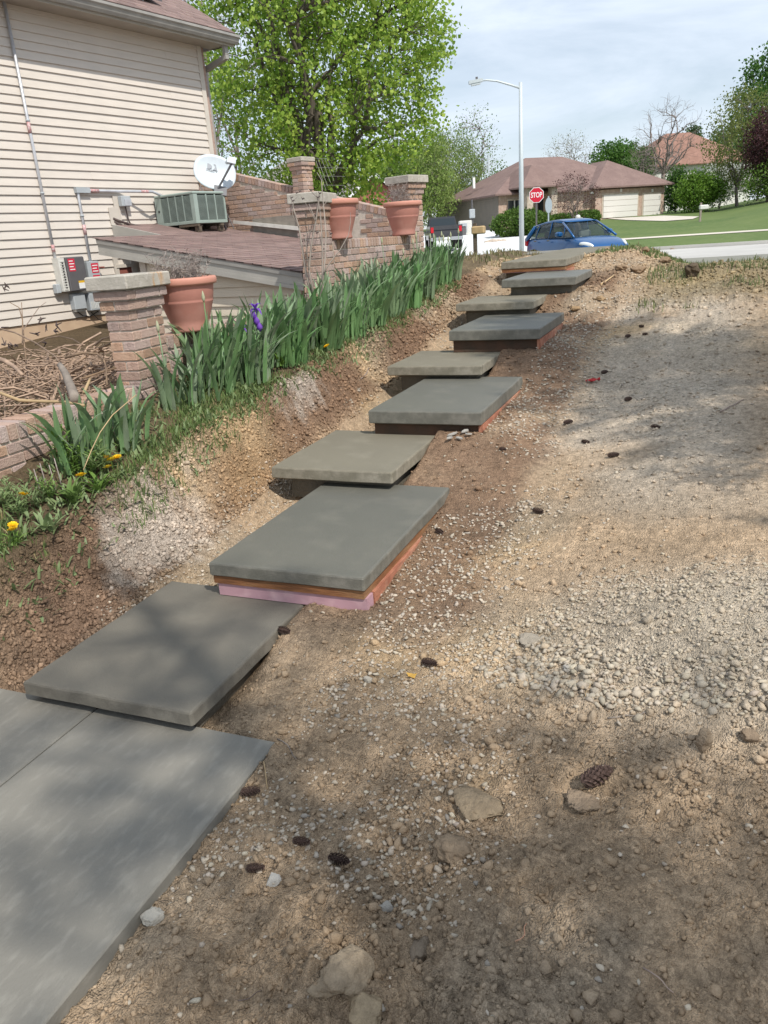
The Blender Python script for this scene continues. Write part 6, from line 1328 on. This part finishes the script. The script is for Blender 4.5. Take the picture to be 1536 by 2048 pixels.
MB().prism([(.16 * math.cos(a_), zs + .34 * math.sin(a_)) for a_ in np.linspace(0, 2 * math.pi, 28)[:-1]], 1, -.02, -.01).build('panel', M['sign_back'], ov); MB().box(-.03, .03, -.009, .03, -.3, zs + .4).build('post', M['sign_back'], ov)
MBX = atd(950, 470, 22.5); gz_ = float(H(MBX[0], MBX[1])); zt_ = atd(948, 447, 22.5)[2]
mbx = thing('mailbox', 'wooden mailbox post with small tan box behind the iris row', 'mailbox', (MBX[0], MBX[1], gz_)); MB().box(-.05, .05, -.05, .05, -.2, zt_ - gz_).build('post', M['wood_old'], mbx); MB().bevbox(-.08, .3, -.12, .12, zt_ - gz_ - .3, zt_ - gz_ - .08, .03).build('box', M['straw'], mbx)
MB2 = fatd(1400, 52); mz = thing('mailbox', 'grey mailbox on a wooden post by the far driveway', 'mailbox', MB2, R_(20)); MB().box(-.06, .06, -.06, .06, -.2, 1.2).build('post', M['twig_grey'], mz); MB().bevbox(-.1, .5, -.12, .12, .75, 1.05, .05).build('box', M['offwhite'], mz)

# ---- person behind the car: only the capped head shows
PP = fatd(1155, 33.5); pr = thing('person', 'person in white cap standing beyond the blue car', 'person', PP, R_(-60))
me = bpy.data.meshes.new('body')
J = [(0, 0, .95), (0, 0, 1.15), (0, 0, 1.38), (0, .0, 1.5), (0, .02, 1.6), (0, .03, 1.68), (.18, 0, 1.4), (.26, .02, 1.12), (.27, .1, .88), (-.18, 0, 1.4), (-.26, .02, 1.12), (-.27, .1, .88), (.1, 0, .9), (.11, .02, .5), (.11, -.02, .08), (.11, .12, .04), (-.1, 0, .9), (-.11, .02, .5), (-.11, -.02, .08), (-.11, .12, .04)]
E_ = [(0, 1), (1, 2), (2, 3), (3, 4), (4, 5), (2, 6), (6, 7), (7, 8), (2, 9), (9, 10), (10, 11), (0, 12), (12, 13), (13, 14), (14, 15), (0, 16), (16, 17), (17, 18), (18, 19)]
RD = [.15, .15, .16, .065, .095, .085, .075, .055, .04, .075, .055, .04, .1, .075, .05, .045, .1, .075, .05, .045]
me.from_pydata(J, E_, []); bo = link('body', me, M['cloth'], pr); sk = bo.modifiers.new('Skin', 'SKIN')
for v, r_ in zip(me.skin_vertices[0].data, RD): v.radius = (r_, r_ * (.75 if r_ > .14 else 1))
me.skin_vertices[0].data[0].use_root = True; bo.modifiers.new('Subdivision', 'SUBSURF').levels = 2
MB().lathe([(.05, 1.52), (.075, 1.56), (.09, 1.63), (.088, 1.7), (.06, 1.76)], 14, (0, .02, 0)).build('head', M['skin'], pr, True)
MB().box(-.015, .015, .1, .135, 1.62, 1.66).build('nose', M['skin'], pr)
for s_ in (-1, 1): MB().box(s_ * .095 - .012, s_ * .095 + .012, -.01, .04, 1.6, 1.67).build('ear', M['skin'], pr); MB().box(s_ * .035 - .012, s_ * .035 + .012, .095, .108, 1.665, 1.68).build('eye', M['black'], pr)
MB().lathe([(.104, 1.68), (.106, 1.72), (.095, 1.78), (.06, 1.815), (.005, 1.825)], 16, (0, .02, 0)).box(-.08, .08, .1, .2, 1.685, 1.7).build('cap', M['offwhite'], pr, True)

# ------------------------------------------------------------------ trees
class Tree:
    def __init__(s, seed): s.r = np.random.default_rng(seed); s.mb = MB()
    def path(s, a, b, n, wob, rise):
        a, b = np.asarray(a), np.asarray(b); L_ = np.linalg.norm(b - a); P_ = []
        for t_ in np.linspace(0, 1, n): P_.append(a + (b - a) * t_ + np.array([0, 0, rise * L_ * math.sin(math.pi * t_)]) + (s.r.normal(0, wob * L_, 3) if 0 < t_ < 1 else 0))
        return np.array(P_)
def grow(seed, h, fork, rx, rz_, r0, n1, n2, n3, n4=0, base=.0, up=.0, center=None, sides=(10, 7, 5, 3), flat=1.0, minr=.006):
    """trunk + three or four orders of branches, each twig joined to the nearest node of the order below; returns builder and twig ends"""
    T = Tree(seed); r = T.r; cz = h - rz_ if center is None else center
    tp = T.path((0, 0, -.2), (r.normal(0, .02) * h, r.normal(0, .02) * h, fork), 6, .01, 0); T.mb.tube(tp, list(np.linspace(r0, r0 * .72, 6)), sides[0])
    lv = tp[-2:]; rad = r0 * .5
    nodes = [lv]; rads = r0 * .42
    ends = None
    for o_, n_ in enumerate((n1, n2, n3, n4)):
        if not n_: break
        new = []; src = np.concatenate(nodes) if o_ < 2 else np.concatenate(nodes[-2:])
        k = 0; q_ = (.62, .85, .98, 1.02)[o_]
        while k < n_:
            d_ = r.normal(0, 1, 3); d_ /= np.linalg.norm(d_); rr = q_ * r.random() ** (.33 if o_ else .2)
            p = np.array([d_[0] * rx * rr, d_[1] * rx * rr * flat, cz + d_[2] * rz_ * rr])
            if p[2] < fork * .75 + base: continue
            k += 1
            # prefer nodes below and nearer the trunk axis
            df = p - src; cost = np.linalg.norm(df, axis=1) + np.where(df[:, 2] < up * .2, .6 * (up * .2 - df[:, 2]) + .1, 0) + np.where(np.hypot(src[:, 0], src[:, 1]) > np.hypot(p[0], p[1]), .25 * rx, 0)
            s_ = src[np.argmin(cost)]
            P_ = T.path(s_, p, (6, 5, 4, 3)[o_], (.035, .05, .06, .05)[o_], -.06 * (1 - up) if o_ == 0 else (.04 * up)); L_ = np.linalg.norm(p - s_)
            ra = max((r0 * .42, r0 * .16, r0 * .055, r0 * .03)[o_] * min(1, .5 + L_ / rx), minr)
            T.mb.tube(P_, list(np.linspace(ra, max(ra * .35, minr * .6), len(P_))), sides[o_], False); new.append(P_[1:])
        nodes.append(np.concatenate(new)); ends = [q[-1] for q in new]; mids = np.concatenate(new)
    return T, np.array(ends), mids
def leaves(pts, n_per, spread, size, c0, c1, r, droop=.5, aspect=.55, tri=False):
    pts = np.asarray(pts); n = len(pts) * n_per; C_ = np.repeat(pts, n_per, 0) + r.normal(0, spread, (n, 3))
    a = r.uniform(0, 6.28, n); el = r.normal(-droop, .6, n); L_ = size * r.uniform(.6, 1.25, n)
    d_ = np.stack([np.cos(a) * np.cos(el), np.sin(a) * np.cos(el), np.sin(el)], -1); sd = np.cross(d_, r.normal(0, 1, (n, 3))); sd /= np.linalg.norm(sd, axis=1)[:, None] + 1e-9
    nn = np.cross(d_, sd); w_ = (L_ * aspect)[:, None]
    b = C_; m_ = C_ + d_ * (L_ * .5)[:, None]; t_ = C_ + d_ * L_[:, None]
    V = np.stack([b, m_ + sd * w_ + nn * w_ * .25, t_, m_ - sd * w_ + nn * w_ * .25], 1).reshape(-1, 3)
    F = (np.arange(n)[:, None] * 4 + np.array([0, 1, 2, 3])); q = r.random((n, 1)) ** 1.2; C = np.array(c0) * (1 - q) + np.array(c1) * q; C = C * r.uniform(.8, 1.2, (n, 1))
    return V, F, np.repeat(C, 4, 0)
def plant_tree(name, label, loc, g, bark, leafargs=None, group=None, cat='tree', stem='trunk'):
    T, ends, mids = g; t = thing(name, label, cat, loc, group=group)
    T.mb.build(stem, bark, t, True)
    if leafargs: 
        src = leafargs.pop('src', 'ends'); o = link('crown', npmesh('crown', *leaves(ends if src == 'ends' else mids, r=T.r, **leafargs)), M['leafcol'], t)
    return t
GA, GB = (.19, .34, .045), (.46, .58, .11)
mp0 = atd(672, 400, 20); mp0[2] = 1.2
plant_tree('maple_tree', 'large bright green maple tree in front of the house corner', mp0, grow(5, 10.4, 1.9, 3.2, 4.4, .3, 11, 100, 760, 0, base=.1, center=5.7), M['bark'], dict(n_per=64, spread=.19, size=.09, c0=GA, c1=GB, droop=.6), 'trees near the house')
for k, (px, d_, h_, lab) in enumerate([(340, 30, 15, 'leftmost bare tree rising behind the siding house roof'), (372, 33, 15.5, 'second bare tree rising behind the siding house roof'), (405, 31, 14.5, 'third bare tree left of the maple crown'), (440, 36, 14, 'bare tree trunk behind the left of the maple')]):
    q = atd(px, 440, d_); q[2] = 1.4
    plant_tree('bare_tree', lab, q, grow(30 + k, h_, 3, 1.9, 6, .17, 9, 45, 170, 260, up=1, center=h_ * .6), M['bark_twig'], dict(n_per=5, spread=.3, size=.07, c0=(.14, .2, .05), c1=(.22, .28, .09)) if k > 1 else None, 'bare trees behind the house')
q = atd(480, 440, 27); q[2] = 1.3
plant_tree('young_tree', 'thin tree with small new leaves behind the left of the maple', q, grow(41, 8.5, 1.8, 2.2, 3.6, .13, 7, 50, 240, 0, up=.6), M['bark_twig'], dict(n_per=24, spread=.22, size=.08, c0=(.1, .19, .035), c1=(.2, .3, .07)), 'trees near the house')
FT = []
def ft(name, label, px, d_, g, bark, la, group='trees across the street'): return plant_tree(name, label, fatd(px, d_), g, M[bark], la, group)
ft('young_tree', 'tall twiggy tree with new leaves left of the far house', 950, 80, grow(50, 11.6, 2.5, 3.0, 4.8, .2, 9, 60, 260, 300, up=1), 'bark_twig', dict(n_per=5, spread=.35, size=.16, c0=(.13, .22, .06), c1=(.22, .32, .1)))
ft('willow_tree', 'pale green willow-like tree left of the far house', 905, 78, grow(51, 9.5, 1.5, 3.4, 4.2, .22, 8, 50, 260, 0, up=.7), 'bark_twig', dict(n_per=46, spread=.4, size=.2, c0=(.16, .24, .07), c1=(.3, .38, .13), droop=1.1, aspect=.3))
ft('young_tree', 'yellow-green young tree directly right of the far pillar', 862, 70, grow(52, 8.5, 1.5, 2.6, 3.8, .2, 8, 50, 240, 0, up=.7), 'bark_twig', dict(n_per=44, spread=.35, size=.2, c0=(.17, .26, .06), c1=(.32, .4, .12), droop=.9, aspect=.35))
ft('young_tree', 'green tree behind the gable house and under the maple crown', 800, 75, grow(53, 8.5, 1.5, 4, 3.8, .2, 8, 50, 240, 0), 'bark_twig', dict(n_per=40, spread=.45, size=.22, c0=(.13, .22, .05), c1=(.26, .34, .1)))
ft('bare_tree', 'rounded leafless tree above the ridge of the far house', 1135, 100, grow(54, 10.3, 2.6, 3.7, 3.9, .2, 14, 90, 420, 500, up=1.2, minr=.012), 'bark_pale', dict(n_per=2, spread=.3, size=.14, c0=(.25, .27, .14), c1=(.32, .33, .2)))
ft('broadleaf_tree', 'left of the green trees behind the garage roof', 1225, 100, grow(55, 8.9, 2, 3.2, 3.4, .25, 9, 50, 230, 0), 'bark', dict(n_per=42, spread=.38, size=.24, c0=(.06, .15, .025), c1=(.14, .26, .05)))
ft('broadleaf_tree', 'right of the green trees behind the garage roof', 1262, 104, grow(56, 8.9, 2, 2.8, 3.4, .25, 9, 50, 210, 0), 'bark', dict(n_per=40, spread=.38, size=.24, c0=(.05, .13, .025), c1=(.11, .21, .045)))
ft('broadleaf_tree', 'low light green tree at the end of the ridge', 1195, 100, grow(57, 6.6, 1.5, 1.8, 2.2, .18, 7, 30, 120, 0), 'bark', dict(n_per=36, spread=.3, size=.22, c0=(.09, .19, .03), c1=(.18, .3, .07)))
ft('bare_tree', 'large leafless tree right of the garage roof', 1325, 84, grow(58, 11.6, 3.8, 4.2, 4.8, .32, 13, 90, 330, 420, up=1, minr=.011), 'bark_twig', None)
ft('bare_tree', 'smaller leafless tree low in front of the second house', 1290, 82, grow(59, 7.4, 1.5, 2.7, 2.6, .14, 9, 50, 160, 160, up=.8, minr=.01), 'bark_twig', None)
ft('spruce_tree', 'dark spruce behind the large leafless tree', 1372, 118, grow(60, 11.5, 2, 2.2, 4.6, .25, 12, 60, 240, 0, up=.2), 'bark', dict(n_per=30, spread=.35, size=.26, c0=(.05, .1, .03), c1=(.1, .17, .05)))
ft('broadleaf_tree', 'distant pale green tree right of the second house roof', 1445, 125, grow(61, 11.8, 2, 3.4, 4.8, .25, 9, 50, 230, 0), 'bark', dict(n_per=36, spread=.42, size=.28, c0=(.11, .2, .07), c1=(.19, .29, .11)))
ft('young_tree', 'olive young tree in front of the second house at right', 1472, 66, grow(62, 9.3, 1.5, 3.0, 3.9, .16, 9, 60, 260, 0, up=.9), 'bark_twig', dict(n_per=26, spread=.35, size=.15, c0=(.13, .17, .04), c1=(.24, .27, .08)))
ft('broadleaf_tree', 'tall dark green tree at the right edge', 1535, 78, grow(63, 14, 2, 4.2, 5.6, .3, 9, 60, 260, 0), 'bark', dict(n_per=44, spread=.45, size=.25, c0=(.045, .12, .02), c1=(.11, .22, .04)))
ft('plum_tree', 'dark purple plum tree at the right edge', 1536, 62, grow(64, 6.8, 1.2, 2.1, 2.5, .15, 9, 50, 230, 0), 'bark', dict(n_per=40, spread=.3, size=.15, c0=(.06, .025, .03), c1=(.13, .06, .06)))
ft('plum_tree', 'small twiggy purple tree in front of the far house entrance', 1148, 58, grow(65, 3.9, .7, 1.9, 1.55, .09, 9, 60, 320, 200, up=.9, minr=.006), 'bark_twig', dict(n_per=9, spread=.12, size=.085, c0=(.09, .04, .045), c1=(.17, .09, .08)))
ft('broadleaf_tree', 'fresh green leaning tree right of the garage', 1396, 66, grow(66, 3.1, .3, 1.9, 1.5, .12, 9, 50, 230, 0), 'bark', dict(n_per=40, spread=.3, size=.15, c0=(.09, .19, .02), c1=(.2, .33, .05)))
ft('broadleaf_tree', 'dark green bush beside the garage wall', 1350, 72, grow(67, 3.9, .4, 1.1, 1.9, .1, 7, 30, 120, 0), 'bark', dict(n_per=36, spread=.3, size=.17, c0=(.05, .12, .025), c1=(.11, .2, .045)))
ft('flowering_shrub', 'white flowering shrub in front of the second house', 1435, 72, grow(68, 3.9, .6, 2.2, 1.7, .1, 8, 40, 150, 0), 'bark', dict(n_per=26, spread=.25, size=.15, c0=(.6, .6, .55), c1=(.75, .75, .7), droop=0))
ft('flowering_shrub', 'white flowering shrub under the purple plum at right', 1510, 70, grow(69, 3.6, .6, 2.2, 1.3, .1, 8, 40, 130, 0), 'bark', dict(n_per=24, spread=.25, size=.15, c0=(.55, .56, .5), c1=(.72, .72, .66), droop=0))
ft('broadleaf_tree', 'low green scrub at the right picture edge', 1530, 62, grow(70, 3.0, .4, 2.3, 1.4, .1, 7, 30, 110, 0), 'bark', dict(n_per=34, spread=.28, size=.15, c0=(.1, .19, .03), c1=(.2, .3, .06)))
for k in range(9):     # a belt of distant trees that closes the view between the houses
    px = [560, 700, 760, 1010, 1060, 1290, 1340, 1490, 1610][k]
    ft('broadleaf_tree', ['distant tree behind the left half of the maple', 'distant tree behind the maple trunk', 'distant tree behind the red brick gable', 'distant low tree behind the far house left hip', 'distant low tree behind the far house ridge', 'distant low tree behind the garage', 'distant low tree behind the leafless trunk', 'distant tree behind the olive young tree', 'distant tree beyond the right picture edge'][k], px, 135 + 6 * (k % 3), grow(80 + k, 8.5 + (k % 3), 2, 4.2, 3.6, .25, 7, 34, 130, 0), 'bark', dict(n_per=30, spread=.6, size=.4, c0=(.11, .18, .07), c1=(.2, .27, .12)), 'distant tree belt')
# clipped shrubs by the far house
def shrub(label, px, d_, rx, rz_, seed, c0=(.06, .13, .02), c1=(.16, .25, .05)):
    L0 = fatd(px, d_); t = thing('round_shrub', label, 'shrub', L0, group='clipped shrubs by the far house'); r = np.random.default_rng(seed)
    n = 2600; d = r.normal(0, 1, (n, 3)); d /= np.linalg.norm(d, axis=1)[:, None]; rr = .86 + .16 * r.random(n); p = d * np.array([rx, rx, rz_]) * rr[:, None] * (1 + .12 * np.sin(d[:, :1] * 5 + seed) * np.cos(d[:, 1:2] * 4)); p[:, 2] = np.maximum(p[:, 2] + rz_ * .85, .02)
    link('crown', npmesh('crown', *leaves(p, 3, .06, .13, c0, c1, r, 0, .5)), M['leafcol'], t)
    mb = MB()
    for k in range(6): a_ = k * 1.05; mb.tube([(0, 0, -.1), (math.cos(a_) * rx * .4, math.sin(a_) * rx * .4, rz_), (math.cos(a_) * rx * .6, math.sin(a_) * rx * .6, rz_ * 1.4)], [.05, .03, .01], 5)
    mb.build('stem', M['bark'], t)
shrub('large round clipped shrub left of the stop sign', 1030, 54, 1.55, .95, 1); shrub('round clipped shrub directly behind the stop sign post', 1062, 56, 1.4, .85, 2); shrub('small yellowish shrub right of the stop sign post', 1082, 60, .75, .6, 3, (.12, .2, .03), (.25, .33, .07))
shrub('low clipped shrub left of the purple tree base', 1125, 62, 1.0, .5, 4); shrub('low clipped shrub right of the capped person', 1172, 62, 1.1, .55, 5)
for k, (px, s_) in enumerate([(985, .5), (996, .4), (974, .35), (1006, .35)]):
    q = fatd(px, 50); r = np.random.default_rng(k); o = MB().lathe([(.3, -.1), (.5, .1), (.42, .32), (.15, .45), (.01, .47)], 9).build('boulder', M['far_stone']); o.location = tuple(q); o.scale = (s_ * 1.5, s_, s_ * .9); tag(o, ['largest', 'second', 'left', 'right'][k] + ' boulder at the white driveway edge by the clipped shrubs', 'boulder', 'boulders')

# ---- conifers right of the view whose shade falls over the foreground
def pine(label, loc, h, rad, seed, dens=1.0, low=1.9):
    r = np.random.default_rng(seed); t = thing('pine_tree', label, 'tree', loc, group='pines right of the slope'); mb = MB(); mb.tube([(0, 0, -.3), (.05, .02, h * .5), (0, 0, h)], [.2, .13, .03], 12); P_ = []; D_ = []
    z_ = low
    while z_ < h - .2:
        Lm = rad * (1 - (z_ / h) ** 1.6) ** .9 + .15
        for k in range(r.integers(4, 7)):
            a_ = r.uniform(0, 6.28); L_ = Lm * r.uniform(.6, 1.1); dz = r.uniform(-.1, .25) * L_
            tip = np.array([math.cos(a_) * L_, math.sin(a_) * L_, z_ + dz]); b0 = np.array([0, 0, z_]); mid = (b0 + tip) / 2 + np.array([0, 0, -.06 * L_]); mb.tube([b0, mid, tip], [.035, .022, .008], 5)
            nb_ = int(L_ * 9 * dens)
            for j in range(nb_):
                u_ = r.uniform(.25, 1.0); q = b0 * (1 - u_) + tip * u_ + np.array([0, 0, -.2 * L_ * u_ * (1 - u_)]); sd = a_ + r.choice([-1, 1]) * r.uniform(.4, 1.2); l2 = r.uniform(.2, .5); e_ = q + np.array([math.cos(sd) * l2, math.sin(sd) * l2, r.uniform(-.05, .12)]); mb.tube([q, e_], [.008, .004], 3)
                for w_ in (.45, .75, 1.0): P_.append(q * (1 - w_) + e_ * w_); D_.append(e_ - q)
        z_ += r.uniform(.32, .5)
    mb.build('trunk', M['bark'], t, True)
    P_ = np.array(P_); n_per = 22; n = len(P_) * n_per; C_ = np.repeat(P_, n_per, 0) + r.normal(0, .025, (n, 3)); d = r.normal(0, 1, (n, 3)) + np.repeat(np.array(D_), n_per, 0) * 2.2; d /= np.linalg.norm(d, axis=1)[:, None]; L_ = r.uniform(.08, .14, n)[:, None]; s_ = np.cross(d, r.normal(0, 1, (n, 3))); s_ /= np.linalg.norm(s_, axis=1)[:, None]; w_ = .0035
    V = np.stack([C_ - s_ * w_, C_ + s_ * w_, C_ + d * L_], 1).reshape(-1, 3); F = np.arange(n * 3).reshape(-1, 3); q = r.random((n, 1)); C = np.array((.03, .065, .025)) * (1 - q) + np.array((.07, .12, .045)) * q
    link('crown', npmesh('crown', V, F, np.repeat(C, 3, 0)), M['needle'], t); return t
pine('tall pine standing behind the viewer to the right', (4.6, -2.3, 0), 11.5, 2.8, 3, .6)
pine('tall pine standing right of the dirt slope', (4.8, 3.9, .4), 11.0, 2.7, 4, 2.3, 3.0)
